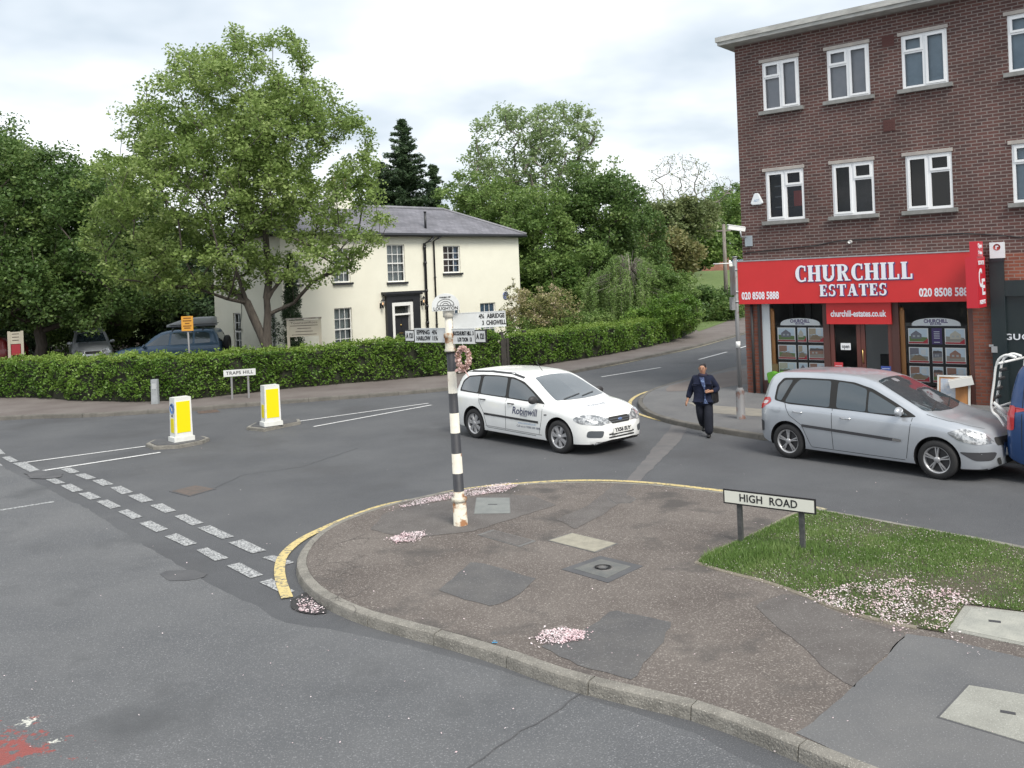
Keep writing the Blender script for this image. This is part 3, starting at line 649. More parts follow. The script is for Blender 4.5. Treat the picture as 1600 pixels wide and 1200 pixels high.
# ================================================================== WALLS AND WINDOWS
def wall(bm, x0, x1, z0, z1, holes, depth=0.12, M=None, mi=0, mi_rev=None):
    """front wall in local XZ at y=0 facing -Y, with reveals running back to y=depth"""
    X = sorted({x0, x1, *[h[0] for h in holes], *[h[1] for h in holes]}); Z = sorted({z0, z1, *[h[2] for h in holes], *[h[3] for h in holes]})
    M = M or Matrix(); V = {}
    def v(x, y, z):
        k = (round(x, 4), round(y, 4), round(z, 4))
        if k not in V: V[k] = bm.verts.new(M @ Vector((x, y, z)))
        return V[k]
    for a, b in zip(X, X[1:]):
        for c, d in zip(Z, Z[1:]):
            if any(h[0]-1e-6 <= a and b <= h[1]+1e-6 and h[2]-1e-6 <= c and d <= h[3]+1e-6 for h in holes): continue
            f = bm.faces.new((v(a, 0, c), v(b, 0, c), v(b, 0, d), v(a, 0, d))); f.material_index = mi
    for a, b, c, d in holes:
        for q in (((a,0,c),(a,0,d),(a,depth,d),(a,depth,c)), ((b,0,c),(b,depth,c),(b,depth,d),(b,0,d)), ((a,0,d),(b,0,d),(b,depth,d),(a,depth,d)), ((a,0,c),(a,depth,c),(b,depth,c),(b,0,c))):
            vs = [bm.verts.new(M @ Vector(p)) for p in q]; f = bm.faces.new(vs[::-1]); f.material_index = mi if mi_rev is None else mi_rev
def onwall(px, py, O, U):
    """intersect the sight line with the vertical plane through O along U -> (distance along, height)"""
    d = ray(px, py); n = Vector((U.y, -U.x, 0)); t = n.dot(O-Vector((0, 0, CAMH)))/n.dot(d)
    p = Vector((0, 0, CAMH))+d*t; return (p-O).dot(U), p.z
M_pane_blind = glassmat('pane_glass', (0.85, 0.9, 0.92), 0.25)
M_curtain = mat('net_curtain', (0.46, 0.47, 0.45), 0.9, col2=(0.30, 0.32, 0.32), scale=6, stretch=(6, 6, 0.3))
M_darkroom = mat('dark_room', (0.035, 0.032, 0.03), 0.9)
M_redblind = mat('brown_curtain', (0.13, 0.075, 0.06), 0.9)
M_bluecurt = mat('blue_curtain', (0.16, 0.22, 0.30), 0.9)
def sash(parent, x0, x1, z0, z1, cols, rows, yb, back, M=Matrix(), sill=True, curt=None, fw=0.05):
    bm = newbm(); y0, y1 = yb-0.05, yb
    box(bm, x0, x0+fw, y0, y1, z0, z1, M); box(bm, x1-fw, x1, y0, y1, z0, z1, M)
    box(bm, x0+fw, x1-fw, y0, y1, z1-fw, z1, M); box(bm, x0+fw, x1-fw, y0, y1, z0, z0+fw*1.3, M)
    zm = (z0+z1)/2 if rows % 2 == 0 else z0+(z1-z0)*(rows//2)/rows
    box(bm, x0+fw, x1-fw, y0-0.004, y1, zm-0.028, zm+0.028, M)
    gx0, gx1, gz0, gz1 = x0+fw, x1-fw, z0+fw*1.3, z1-fw
    for i in range(1, cols):
        x = gx0+(gx1-gx0)*i/cols; box(bm, x-0.014, x+0.014, y0+0.012, y1-0.006, gz0, gz1, M)
    for j in range(1, rows):
        z = gz0+(gz1-gz0)*j/rows
        if abs(z-zm) > 0.1: box(bm, gx0, gx1, y0+0.014, y1-0.004, z-0.014, z+0.014, M)
    w = fin('window', bm, M_whitep, parent)
    bm = newbm(); f = bm.faces.new([bm.verts.new(M @ Vector(p)) for p in ((gx0, y1-0.012, gz0), (gx1, y1-0.012, gz0), (gx1, y1-0.012, gz1), (gx0, y1-0.012, gz1))]); fin('pane', bm, M_pane_blind, w)
    bm = newbm(); box(bm, x0, x1, yb+0.02, yb+0.45, z0, z1, M)
    fin('room_behind', bm, M_darkroom if back is None else back, w) if back is not None and curt is None else None
    if curt is not None or back is None:
        bm = newbm(); d = yb+0.35
        f = bm.faces.new([bm.verts.new(M @ Vector(p)) for p in ((x0, d, z0), (x1, d, z0), (x1, d, z1), (x0, d, z1))]); fin('room_behind', bm, back or M_darkroom, w)
        if curt:
            bm = newbm()
            for a, b in curt:
                a, b = gx0+(gx1-gx0)*a, gx0+(gx1-gx0)*b; n = 10
                vs = [[bm.verts.new(M @ Vector((a+(b-a)*i/n, yb+0.08+0.02*(i % 2), z))) for i in range(n+1)] for z in (z0, z1)]
                for i in range(n): bm.faces.new((vs[0][i], vs[0][i+1], vs[1][i+1], vs[1][i]))
            fin('curtain', bm, M_curtain if back is not M_redblind else M_bluecurt, w)
    if sill:
        bm = newbm(); box(bm, x0-0.09, x1+0.09, -0.10, 0.035, z0-0.10, z0-0.003, M); fin('sill', bm, M_black, w, bevel=0.008)
    return w
# ================================================================== CREAM HOUSE
HU = Vector((0.680, 0.7332, 0)); HO = Vector((-9.68, 37.6, 0)); HL, HD, HE = 14.85, 5.6, 5.72
hz = math.atan2(HU.y, HU.x)
house = thing('house', 'cream rendered two-storey house with slate hipped roof and black door surround behind the hedge', 'house', HO, hz)
def H_(px, py): return onwall(px, py, HO, HU)
def rectH(x0, y0, x1, y1):
    a = H_(x0, y0); b = H_(x1, y1); return a[0], b[0], b[1], a[1]
wins = [(rectH(604, 382, 634, 440), 3, 4, 'c'), (rectH(692, 384, 720, 426), 3, 4, 'r'), (rectH(520, 388, 548, 441), 3, 4, 'c'),
        (rectH(522, 482, 552, 546), 3, 4, 'c'), (rectH(750, 474, 776, 527), 3, 4, 'd'), (rectH(700, 477, 720, 529), 3, 4, 'd'), (rectH(448, 398, 470, 444), 3, 4, 'c')]
wins = [((a, b, c, d), co, ro, k) for (a, b, c, d), co, ro, k in wins]
door = (H_(612, 480)[0], H_(640, 480)[0], 0.1, 2.42)
bm = newbm()
holes = [w[0] for w in wins]+[door]
wall(bm, 0, HL, 0, HE, holes, 0.14)
MS = Matrix.Rotation(math.radians(-90), 4, 'Z')      # side wall: local x of wall runs back along +Y
MSide = Matrix(((0, 1, 0, 0), (-1, 0, 0, 0), (0, 0, 1, 0), (0, 0, 0, 1)))
MSide = Matrix.Translation((0, HD, 0)) @ MSide         # wall x=0 at back corner, x=HD at front corner, outward = -X
HV = Vector((-HU.y, HU.x, 0))
def Sd(px, py):
    a, z = onwall(px, py, HO, HV); return HD-a, z
def rectS(x0, y0, x1, y1):
    a = Sd(x0, y0); b = Sd(x1, y1); return a[0], b[0], b[1], a[1]
sw = [rectS(364, 489, 378, 548), rectS(421, 488, 432, 548)]
wall(bm, 0, HD, 0, HE, sw, 0.14, MSide)
MR = Matrix.Translation((HL, 0, 0)) @ Matrix(((0, -1, 0, 0), (1, 0, 0, 0), (0, 0, 1, 0), (0, 0, 0, 1)))
wall(bm, 0, HD, 0, HE, [], 0.1, MR)
MB_ = Matrix.Translation((HL, HD, 0)) @ Matrix.Rotation(math.pi, 4, 'Z')
wall(bm, 0, HL, 0, HE, [], 0.1, MB_)
fin('wall', bm, M_render, house)
for r, co, ro, k in wins:
    if k == 'c': sash(house, *r, co, ro, 0.12, M_darkroom, curt=[(0, 0.55), (0.5, 1.0)])
    elif k == 'r': sash(house, *r, co, ro, 0.12, M_redblind, curt=[(0.7, 1.0)])
    else: sash(house, *r, co, ro, 0.12, M_bluecurt)
for r in sw: sash(house, *r, 2, 4, 0.12, M_darkroom, M=MSide, sill=False, curt=[(0, 0.4)])
# roof: hipped, 0.3 overhang, with fascia
ov, rz_ = 0.32, 7.28
e_ = [(-ov, -ov, HE), (HL+ov, -ov, HE), (HL+ov, HD+ov, HE), (-ov, HD+ov, HE)]; r0, r1 = (HD/2, HD/2, rz_), (HL-HD/2, HD/2, rz_)
bm = newbm(); E = [bm.verts.new(Vector(p)+Vector((0, 0, 0.06))) for p in e_]; a, b = bm.verts.new(r0), bm.verts.new(r1)
for q in ((E[0], E[1], b, a), (E[1], E[2], b), (E[2], E[3], a, b), (E[3], E[0], a)): bm.faces.new(q)
roof = fin('roof', bm, M_slate, house)
bm = newbm()
for p, q in (((-ov, -ov), (HL+ov, -ov)), ((HL+ov, -ov), (HL+ov, HD+ov)), ((-ov, HD+ov), (-ov, -ov))):
    tube(bm, [(p[0], p[1], HE-0.03), (q[0], q[1], HE-0.03)], 0.075, 8)
box(bm, -ov+0.02, HL+ov-0.02, -ov+0.02, HD+ov-0.02, HE-0.10, HE+0.03)
fin('gutter', bm, M_black, roof)
bm = newbm()
tube(bm, [Vector(r0)+Vector((0, 0, .02)), Vector(r1)+Vector((0, 0, .02))], 0.09, 8)
for p, q in ((r1, e_[1]), (r1, e_[2]), (r0, e_[0]), (r0, e_[3])): tube(bm, [Vector(p)+Vector((0, 0, .02)), Vector(q)+Vector((0, 0, .08))], 0.075, 8)
fin('ridge_tiles', bm, mat('ridge_grey', (0.27, 0.27, 0.29), 0.8, col2=(0.2, 0.2, 0.22), scale=4), roof)
ct = 5.2
bm = newbm(); box(bm, ct-0.55, ct+0.55, HD/2-0.35, HD/2+0.35, 6.6, 8.05); box(bm, ct-0.62, ct+0.62, HD/2-0.42, HD/2+0.42, 8.05, 8.2)
ch = fin('chimney', bm, M_render, roof)
for k in (-0.3, 0.3):
    bm = newbm(); lathe(bm, [(0.13, 0), (0.11, 0.35), (0.14, 0.38), (0.14, 0.44), (0.09, 0.44), (0.09, 0.2)], 14, Matrix.Translation((ct+k, HD/2, 8.2))); fin('chimney_pot', bm, mat('terracotta', (0.35, 0.14, 0.08), 0.8), roof)
# door and its black surround
dx0, dx1, dz0, dz1 = door
px0, px1 = H_(601, 470)[0], H_(653, 470)[0]
bm = newbm()
pt = 2.98
box(bm, px0, dx0-0.10, -0.16, 0.02, 0, pt-0.35); box(bm, dx1+0.10, px1, -0.16, 0.02, 0, pt-0.35)
box(bm, px0, px1, -0.165, 0.02, pt-0.35, pt-0.12); box(bm, px0-0.10, px1+0.10, -0.26, 0.02, pt-0.12, pt-0.05); box(bm, px0-0.2, px1+0.2, -0.34, 0.02, pt-0.05, pt+0.06)
box(bm, dx0-0.10, dx1+0.10, -0.12, 0.02, dz1+0.10, pt-0.352)
por = fin('door_surround', bm, M_black, house, bevel=0.012)
bm = newbm()
box(bm, dx0-0.10, dx0+0.07, -0.13, 0.10, 0.1, dz1+0.10); box(bm, dx1-0.07, dx1+0.10, -0.13, 0.10, 0.1, dz1+0.10); box(bm, dx0+0.07, dx1-0.07, -0.13, 0.10, dz1-0.06, dz1+0.10); box(bm, dx0+0.07, dx1-0.07, -0.10, 0.10, dz1-0.50, dz1-0.42)
fin('door_frame', bm, M_whitep, house, bevel=0.006)
bm = newbm(); box(bm, dx0+0.07, dx1-0.07, 0.05, 0.09, 0.1, dz1-0.50)
for zz0, zz1 in ((0.25, 0.85), (0.95, 1.75)):
    for u0, u1 in ((0.13, 0.45), (0.55, 0.87)):
        w_ = dx1-dx0-0.14; box(bm, dx0+0.07+w_*u0, dx0+0.07+w_*u1, 0.038, 0.052, zz0, zz1)
dr = fin('door', bm, M_black, house, bevel=0.005)
bm = newbm(); c = (dx0+dx1)/2
lathe(bm, [(0.0, 0), (0.045, 0.005), (0.05, 0.03), (0.02, 0.045), (0, 0.045)], 12, Matrix.Translation((c, 0.04, 1.45)) @ Matrix.Rotation(math.pi/2, 4, 'X')); fin('door_knocker', bm, mat('brass', (0.55, 0.4, 0.16), 0.35, metal=1.0), dr)
bm = newbm(); box(bm, c-0.12, c+0.12, 0.03, 0.045, 1.05, 1.10); fin('letterbox', bm, MATS['brass'], dr)
bm = newbm(); box(bm, dx0+0.07, dx1-0.07, 0.05, 0.06, dz1-0.42, dz1-0.06); fin('fanlight', bm, M_glass_dark, house)
def carriage_lamp(x, z):
    bm = newbm(); M = Matrix.Translation((x, -0.20, z))
    lathe(bm, [(0.0, 0.26), (0.02, 0.24), (0.03, 0.20), (0.10, 0.14), (0.105, 0.12)], 6, M, smooth=False); lathe(bm, [(0.06, -0.14), (0.05, -0.17), (0.0, -0.24)], 6, M, smooth=False)
    for k in range(6):
        a = k*math.pi/3; tube(bm, [M @ Vector((0.10*math.cos(a), 0.10*math.sin(a), 0.12)), M @ Vector((0.062*math.cos(a), 0.062*math.sin(a), -0.14))], 0.011, 5)
    tube(bm, [(x, -0.20, z+0.02), (x, -0.12, z-0.2), (x, 0, z-0.12)], 0.014, 6); box(bm, x-0.04, x+0.04, -0.02, 0.01, z-0.22, z+0.02)
    l = fin('wall_lantern', bm, M_black, house)
    bm = newbm(); lathe(bm, [(0.0, 0.06), (0.025, 0.03), (0.03, -0.02), (0.0, -0.07)], 10, M); fin('bulb', bm, mat('lamp_glow', (0.9, 0.6, 0.35), 0.4, emit=(1.0, 0.50, 0.22), estr=1.6), l)
lz = 2.52
carriage_lamp(px0-0.26, lz); carriage_lamp(px1+0.2, lz)
# pipes
bm = newbm(); a = H_(662, 400)[0]; b = H_(677, 400)[0]; g = H_(672, 372)[0]
tube(bm, [(g, -0.30, HE-0.05), (g-0.15, -0.20, HE-0.28), (a, -0.10, HE-0.42), (a, -0.09, 0.1)], 0.065, 10)
for zc in (5.05, 4.3, 2.95, 2.2, 1.4): tube(bm, [(a, -0.09, zc), (a, -0.09, zc+0.12)], 0.088, 10)
tube(bm, [(g, 0.3, HE+0.1), (g, 0.3, HE+1.12)], 0.06, 10); tube(bm, [(g, 0.3, HE+1.12), (g, 0.3, HE+1.18)], 0.075, 10)
fin('soil_pipe', bm, M_black, house)
bm = newbm(); tube(bm, [(b+0.35, -0.36, HE-0.05), (b+0.15, -0.28, HE-0.16), (b+0.0, -0.07, HE-0.30), (b, -0.07, 0.1)], 0.042, 8)
for zc in (3.6, 2.4, 1.3): tube(bm, [(b, -0.07, zc), (b, -0.07, zc+0.08)], 0.058, 8)
fin('drainpipe', bm, M_black, house)
a, z = H_(790, 462); bm = newbm(); lathe(bm, [(0, 0.03), (0.19, 0.03), (0.22, 0.022), (0.22, 0)], 28, Matrix.Translation((a, 0, z)) @ Matrix.Rotation(math.pi/2, 4, 'X'))
pq = fin('plaque', bm, mat('blue_plaque', (0.10, 0.14, 0.38), 0.5), house); pq['label'] = 'round blue plaque high on the right of the wall'
bm = newbm(); lathe(bm, [(0.185, 0.030), (0.185, 0.034), (0.20, 0.034), (0.20, 0.028)], 28, Matrix.Translation((a, 0, z)) @ Matrix.Rotation(math.pi/2, 4, 'X'))
for k in range(4): box(bm, a-0.10+0.015*k, a+0.10-0.015*k, -0.036, -0.028, z+0.09-0.06*k, z+0.105-0.06*k)
fin('plaque_inscription', bm, mat('pale_blue', (0.5, 0.55, 0.7), 0.5), pq)
# cable and little satellite feed on the side wall
bm = newbm(); s0 = Sd(376, 455); s1 = Sd(376, 513)
P3 = lambda a, z, o=-0.03: MSide @ Vector((a, o, z))
tube(bm, [P3(s0[0]-0.9, s0[1]), P3(s0[0]+0.1, s0[1]), P3(s0[0]+0.15, s0[1]-0.15)], 0.05, 8)
fin('side_pipe', bm, M_metal, house)
bm = newbm(); tube(bm, [P3(s0[0]+0.1, s0[1]-0.1), P3(s0[0]+0.05, s1[1]+0.6), P3(s1[0]+0.1, s1[1], -0.1)], 0.012, 5); lathe(bm, [(0, 0), (0.08, 0.02), (0.09, 0.09), (0.0, 0.12)], 10, Matrix.Translation(P3(s1[0]+0.1, s1[1]-0.1, -0.12)))
fin('cable', bm, M_blackplastic, house)
# ================================================================== BRICK BUILDING
bz = math.atan2(BU.y, BU.x)
BO = Vector((BC.x, BC.y, 0)); BH = 9.55
brick = thing('brick_building', 'three-storey dark brick building with white windows above the red shop front', 'building', BO, bz)
def B_(px, py, off=0.0): return onwall(px, py, BO+BN*off, BU)
def rectB(x0, y0l, y0r, x1, y1l, y1r):
    a = B_(x0, y0l); b = B_(x1, y0r); c = B_(x0, y1l); d = B_(x1, y1r)
    return a[0], b[0], (c[1]+d[1])/2, (a[1]+b[1])/2
c8 = lambda x, y: (1120+x*0.3, y*0.3)
def rb(x0, yl, yr, x1, y2l, y2r):
    (X0, Yl), (X1, Yr) = c8(x0, yl), c8(x1, yr); return rectB(X0, Yl, Yr, X1, y2l*0.3, y2r*0.3)
up = [rb(234, 337, 303, 424, 590, 556), rb(570, 258, 226, 790, 530, 494), rb(957, 180, 142, 1196, 465, 426)]
lo_ = [rb(252, 903, 878, 450, 1165, 1143), rb(597, 853, 835, 815, 1125, 1110), rb(980, 808, 784, 1222, 1090, 1078)]
uz0, uz1 = sum(r[2] for r in up)/3, sum(r[3] for r in up)/3; lz0, lz1 = sum(r[2] for r in lo_)/3, sum(r[3] for r in lo_)/3
print('windows', [tuple(round(v, 2) for v in r) for r in up+lo_], uz0, uz1, lz0, lz1)
up = [(a, b, uz0, uz1) for a, b, _, _ in up]; lo_ = [(a, b, lz0, lz1) for a, b, _, _ in lo_]
w4 = B_(*c8(1515, 200))[0]; w4b = B_(*c8(1540, 900))[0]
up.append((w4, w4+1.75, uz0, uz1)); lo_.append((w4b, w4b+1.75, lz0, lz1))
up.append((w4+4.2, w4+5.5, uz0, uz1)); lo_.append((w4+4.2, w4+5.5, lz0, lz1))
SGX1 = B_(1524, 420, 0.0)[0]
sx0, sx1 = 0.42, B_(1521, 520)[0]                         # shop opening
STOP = 2.60
BL = 18.0
nx0 = B_(1552, 520)[0]
print('shop', sx0, sx1, nx0, BL)
bm = newbm()
wall(bm, 0, BL, 0, BH, [(*r,) for r in up+lo_]+[(sx0, sx1, PZ, STOP+0.3), (nx0, nx0+5.5, PZ, 3.15)], 0.11)
MSideB = Matrix.Translation((0, 10, 0)) @ Matrix(((0, 1, 0, 0), (-1, 0, 0, 0), (0, 0, 1, 0), (0, 0, 0, 1)))
wall(bm, 0, 10, 0, BH, [], 0.1, MSideB)
wall(bm, 0, 10, 0, BH, [], 0.1, Matrix.Translation((BL, 0, 0)) @ Matrix(((0, -1, 0, 0), (1, 0, 0, 0), (0, 0, 1, 0), (0, 0, 0, 1))))
wall(bm, 0, BL, 0, BH, [], 0.1, Matrix.Translation((BL, 10, 0)) @ Matrix.Rotation(math.pi, 4, 'Z'))
fin('wall', bm, M_brick, brick)
bm = newbm(); box(bm, -0.30, BL+0.3, -0.42, 10.3, BH-0.02, BH+0.07); box(bm, -0.34, BL+0.34, -0.46, 10.34, BH+0.07, BH+0.20)
rf = fin('roof', bm, mat('roof_fascia', (0.50, 0.50, 0.47), 0.7, col2=(0.34, 0.34, 0.32), scale=3, stretch=(1, 1, 4)), brick, bevel=0.01)
bm = newbm(); box(bm, -0.28, BL+0.28, -0.40, 10.28, BH+0.201, BH+0.22); fin('roof_felt', bm, M_tar, rf)
M_bpane = glassmat('window_glass', (0.75, 0.8, 0.85), 0.32)
M_blindp = mat('pale_blind', (0.62, 0.58, 0.57), 0.9, col2=(0.50, 0.49, 0.50), scale=2)
M_blindb = mat('bluish_blind', (0.46, 0.54, 0.58), 0.9, col2=(0.38, 0.45, 0.49), scale=3)
def casement(r, style, room, parent=brick):
    x0, x1, z0, z1 = r; bm = newbm(); y0, y1 = 0.015, 0.085; fw = 0.065; w = x1-x0
    box(bm, x0, x0+fw, y0, y1, z0, z1); box(bm, x1-fw, x1, y0, y1, z0, z1); box(bm, x0+fw, x1-fw, y0, y1, z1-fw, z1); box(bm, x0+fw, x1-fw, y0, y1, z0, z0+fw)
    xm = x0+w*(0.50 if style != 'wide' else 0.36)
    box(bm, xm-0.045, xm+0.045, y0, y1, z0+fw, z1-fw)
    def leaf(a, b, c, d, k=0.05):
        for q in ((a, a+k, c, d), (b-k, b, c, d), (a+k, b-k, c, c+k), (a+k, b-k, d-k, d)): box(bm, q[0], q[1], y0-0.022, y0+0.02, q[2], q[3])
    h = z1-z0
    L_, R_ = (x0+fw-0.015, xm-0.03), (xm+0.03, x1-fw+0.015)
    if style == 'tl': S, T = L_, R_
    elif style == 'tr': S, T = R_, L_
    else: S, T = L_, R_
    zs = z0+h*0.68
    box(bm, S[0]+0.01, S[1]-0.01, y0+0.001, y1, zs-0.03, zs+0.03); leaf(S[0], S[1], zs+0.015, z1-fw+0.015); leaf(T[0], T[1], z0+fw-0.015, z1-fw+0.015)
    o = fin('window', bm, M_upvc, parent, bevel=0.004)
    bm = newbm(); bm.faces.new([bm.verts.new(p) for p in ((x0+fw, 0.06, z0+fw), (x1-fw, 0.06, z0+fw), (x1-fw, 0.06, z1-fw), (x0+fw, 0.06, z1-fw))]); fin('pane', bm, M_bpane, o)
    bm = newbm(); d = 0.14 if room in (M_blindp, M_blindb) else 0.9
    bm.faces.new([bm.verts.new(p) for p in ((x0-0.3, d, z0-0.3), (x1+0.3, d, z0-0.3), (x1+0.3, d, z1+0.3), (x0-0.3, d, z1+0.3))])
    fin('room_behind', bm, room, o)
    bm = newbm(); box(bm, x0-0.10, x1+0.10, -0.11, 0.014, z0-0.10, z0-0.004); fin('sill', bm, mat('grey_sill', (0.27, 0.27, 0.26), 0.8, col2=(0.2, 0.2, 0.19), scale=5), o, bevel=0.006)
    bm = newbm(); box(bm, x0-0.07, x1+0.03, -0.035, 0.10, z1+0.002, z1+0.085); fin('lintel', bm, mat('pale_lintel', (0.46, 0.42, 0.38), 0.8, col2=(0.36, 0.33, 0.31), scale=5), o, bevel=0.004)
    return o
for k, r in enumerate(up): casement(r, 'tl', (M_blindp, M_blindp, M_blindb, M_blindb, M_blindb)[k])
M_room2 = mat('dim_office', (0.05, 0.055, 0.06), 0.9, col2=(0.11, 0.11, 0.12), scale=1.5)
for k, r in enumerate(lo_):
    o = casement(r, 'tr' if k < 3 else 'tl', (mat('blue_dim', (0.035, 0.06, 0.12), 0.8, col2=(0.09, 0.10, 0.12), scale=2), M_room2, M_darkroom, M_blindb, M_blindb)[k])
    if k == 0:                                # red and blue things showing in the first window
        a, b, c, d = r; bm = newbm(); box(bm, b-0.32, b-0.06, 0.10, 0.2, c+0.35, c+0.75, Matrix.Translation((0, 0, 0))); fin('red_folder', bm, mat('folder_red', (0.35, 0.04, 0.03), 0.6), o)
        for q in range(4): 
            bm = newbm(); box(bm, a+0.16, a+0.52, 0.2, 0.5, c+0.35+0.28*q, c+0.38+0.28*q); fin('shelf', bm, mat('shelf_grey', (0.2, 0.22, 0.24), 0.6), o)
for px, py in ((1387.5, 64), (1389.5, 196)):
    a, z = B_(px, py); bm = newbm(); box(bm, a-0.14, a+0.14, -0.012, 0.02, z-0.14, z+0.14)
    for i in range(4):
        for j in range(4): box(bm, a-0.12+0.063*i, a-0.085+0.063*i, -0.016, -0.011, z-0.12+0.063*j, z-0.085+0.063*j)
    fin('air_brick', bm, mat('terracotta_red', (0.092, 0.038, 0.034), 0.85), brick)
bm = newbm(); a0, z0_ = B_(1176, 385); 
cz = 4.02
tube(bm, [(0.05, -0.02, cz-0.12), (2.0, -0.02, cz-0.02), (2.6, -0.02, cz+0.07), (5.5, -0.02, cz+0.08), (6.2, -0.02, cz+0.0), (6.9, -0.02, cz-0.12), (8, -0.02, cz-0.35), (9.5, -0.02, cz-0.3)], 0.014, 5)
fin('cable', bm, M_blackplastic, brick)
a, z = B_(1329, 378); bm = newbm(); lathe(bm, [(0, 0.1), (0.04, 0.09), (0.05, 0.03), (0.05, 0)], 12, Matrix.Translation((a, 0, z)) @ Matrix.Rotation(math.pi/2, 4, 'X')); fin('bulkhead_lamp', bm, M_whitep, brick)
# brick piers stand a hair proud of the wall in brighter brick
bm = newbm(); box(bm, -0.004, sx0, -0.006, 0.30, PZ, STOP+0.05); fin('pier', bm, M_brickpier, brick)
bm = newbm(); box(bm, sx1, nx0-0.02, -0.006, 0.30, PZ, STOP+0.3); fin('pier', bm, M_brickpier, brick)
bm = newbm(); tube(bm, [(0.22, -0.06, PZ), (0.22, -0.06, STOP)], 0.035, 8); box(bm, sx0-0.05, sx0+0.02, -0.03, 0.08, PZ, STOP); fin('drainpipe', bm, M_blackplastic, brick)
# ---- shop front
sf = thing('shop_front', 'red CHURCHILL ESTATES shop front with double door and window displays under the brick storeys', 'shop front', BO, bz)
def lx(px, py=520, off=0.0): return B_(px, py, off)[0]
FO = 0.22
s_a, s_b = B_(1153, 440, FO), B_(1512, 440, FO)
zt = (B_(1153, 410, FO)[1]+B_(1525, 392, FO)[1])/2; zb = (B_(1153, 472, FO)[1]+B_(1512, 475, FO)[1])/2
FX0, FX1 = s_a[0], B_(1530, 430, FO)[0]
print('fascia', FX0, FX1, zb, zt)
bm = newbm(); box(bm, FX0, FX1, -FO, -0.01, zb, zt); fas = fin('fascia_sign', bm, M_red, sf, bevel=0.012)
bm = newbm(); box(bm, FX0-0.01, FX1+0.01, -FO-0.01, 0, zt, zt+0.03); fin('fascia_cap', bm, M_metal, fas)
def fc(px, py): return B_(px, py, FO)
cxm = (fc(1243, 430)[0]+fc(1426, 422)[0])/2; wch = fc(1426, 425)[0]-fc(1243, 425)[0]
zc0 = fc(1335, 439)[1]; zc1 = fc(1335, 412)[1]
for word, x_l, x_r, y_t, y_b in (('CHURCHILL', 1243, 1426, 412, 438), ('ESTATES', 1281, 1386, 443.5, 462)):
    ym = (y_t+y_b)/2; a, b = fc(x_l, ym)[0], fc(x_r, ym)[0]; xm = (x_l+x_r)/2; z0 = fc(xm, y_b)[1]; h = fc(xm, y_t)[1]-z0
    bm = newbm(); serif_word(bm, word, (a+b)/2+0.015, z0-0.012, h, 0.004, -FO-0.002, grow=0.012, width=b-a); fin('lettering_shadow', bm, M_navy, fas)
    bm = newbm(); serif_word(bm, word, (a+b)/2, z0, h, 0.012, -FO-0.008, width=b-a); fin('lettering', bm, mat('letter_white', (0.78, 0.80, 0.86), 0.5), fas)
M_lw = MATS['letter_white']
for x0, x1, y in ((1159, 1217, 462.5), (1436, 1520, 457)):
    a, b = fc(x0, y)[0], fc(x1, y)[0]; z = fc((x0+x1)/2, y)[1]
    lettering('020 8508 5888', wallM((a+b)/2, -FO-0.004, z), M_lw, fas, size=0.27, bold=0.008, width=b-a)
ax0, ax1 = lx(1291, 486, 0.1), lx(1392, 486, 0.1); az0 = zb-0.54
bm = newbm(); box(bm, ax0, ax1, -0.10, -0.03, az0, zb-0.004); ws = fin('web_sign', bm, M_red, sf, bevel=0.006)
lettering('churchill-estates.co.uk', wallM((ax0+ax1)/2, -0.104, (az0+zb)/2-0.01), M_lw, ws, size=0.22, bold=0.006, width=(ax1-ax0)*0.86)
# joinery
M_joinery = mat('dark_joinery', (0.085, 0.036, 0.030), 0.45)
M_shopglass = glassmat('shop_glass', (0.94, 0.96, 0.96), 0.20)
dxa, dxb = ax0+0.02, ax1-0.02
bm = newbm()
GY = 0.06
for a, b in ((sx0, sx0+0.05), (dxa-0.16, dxa), (dxb, dxb+0.16), (sx1-0.10, sx1)): box(bm, a, b, GY-0.06, GY+0.06, PZ, zb+0.2)
box(bm, sx0+0.05, dxa-0.16, GY-0.05, GY+0.05, PZ, PZ+0.35); box(bm, dxb+0.16, sx1-0.10, GY-0.05, GY+0.05, PZ, PZ+0.35); box(bm, dxa, dxb, GY-0.05, GY+0.05, 2.18, 2.30)
sfm = fin('frame', bm, M_joinery, sf, bevel=0.006)
bm = newbm(); box(bm, sx0+0.05, sx0+0.26, GY-0.03, GY+0.03, PZ+0.35, zb+0.2); fin('white_panel', bm, mat('painted_pale', (0.50, 0.54, 0.56), 0.5), sf)
bm = newbm()
for a, b, c, d in ((sx0+0.26, dxa-0.16, PZ+0.35, zb+0.2), (dxb+0.16, sx1-0.10, PZ+0.35, zb+0.2), (dxa, dxb, 2.30, zb)):
    bm.faces.new([bm.verts.new(p) for p in ((a, GY, c), (b, GY, c), (b, GY, d), (a, GY, d))])
fin('shop_window', bm, M_shopglass, sf)
dm = (dxa+dxb)/2
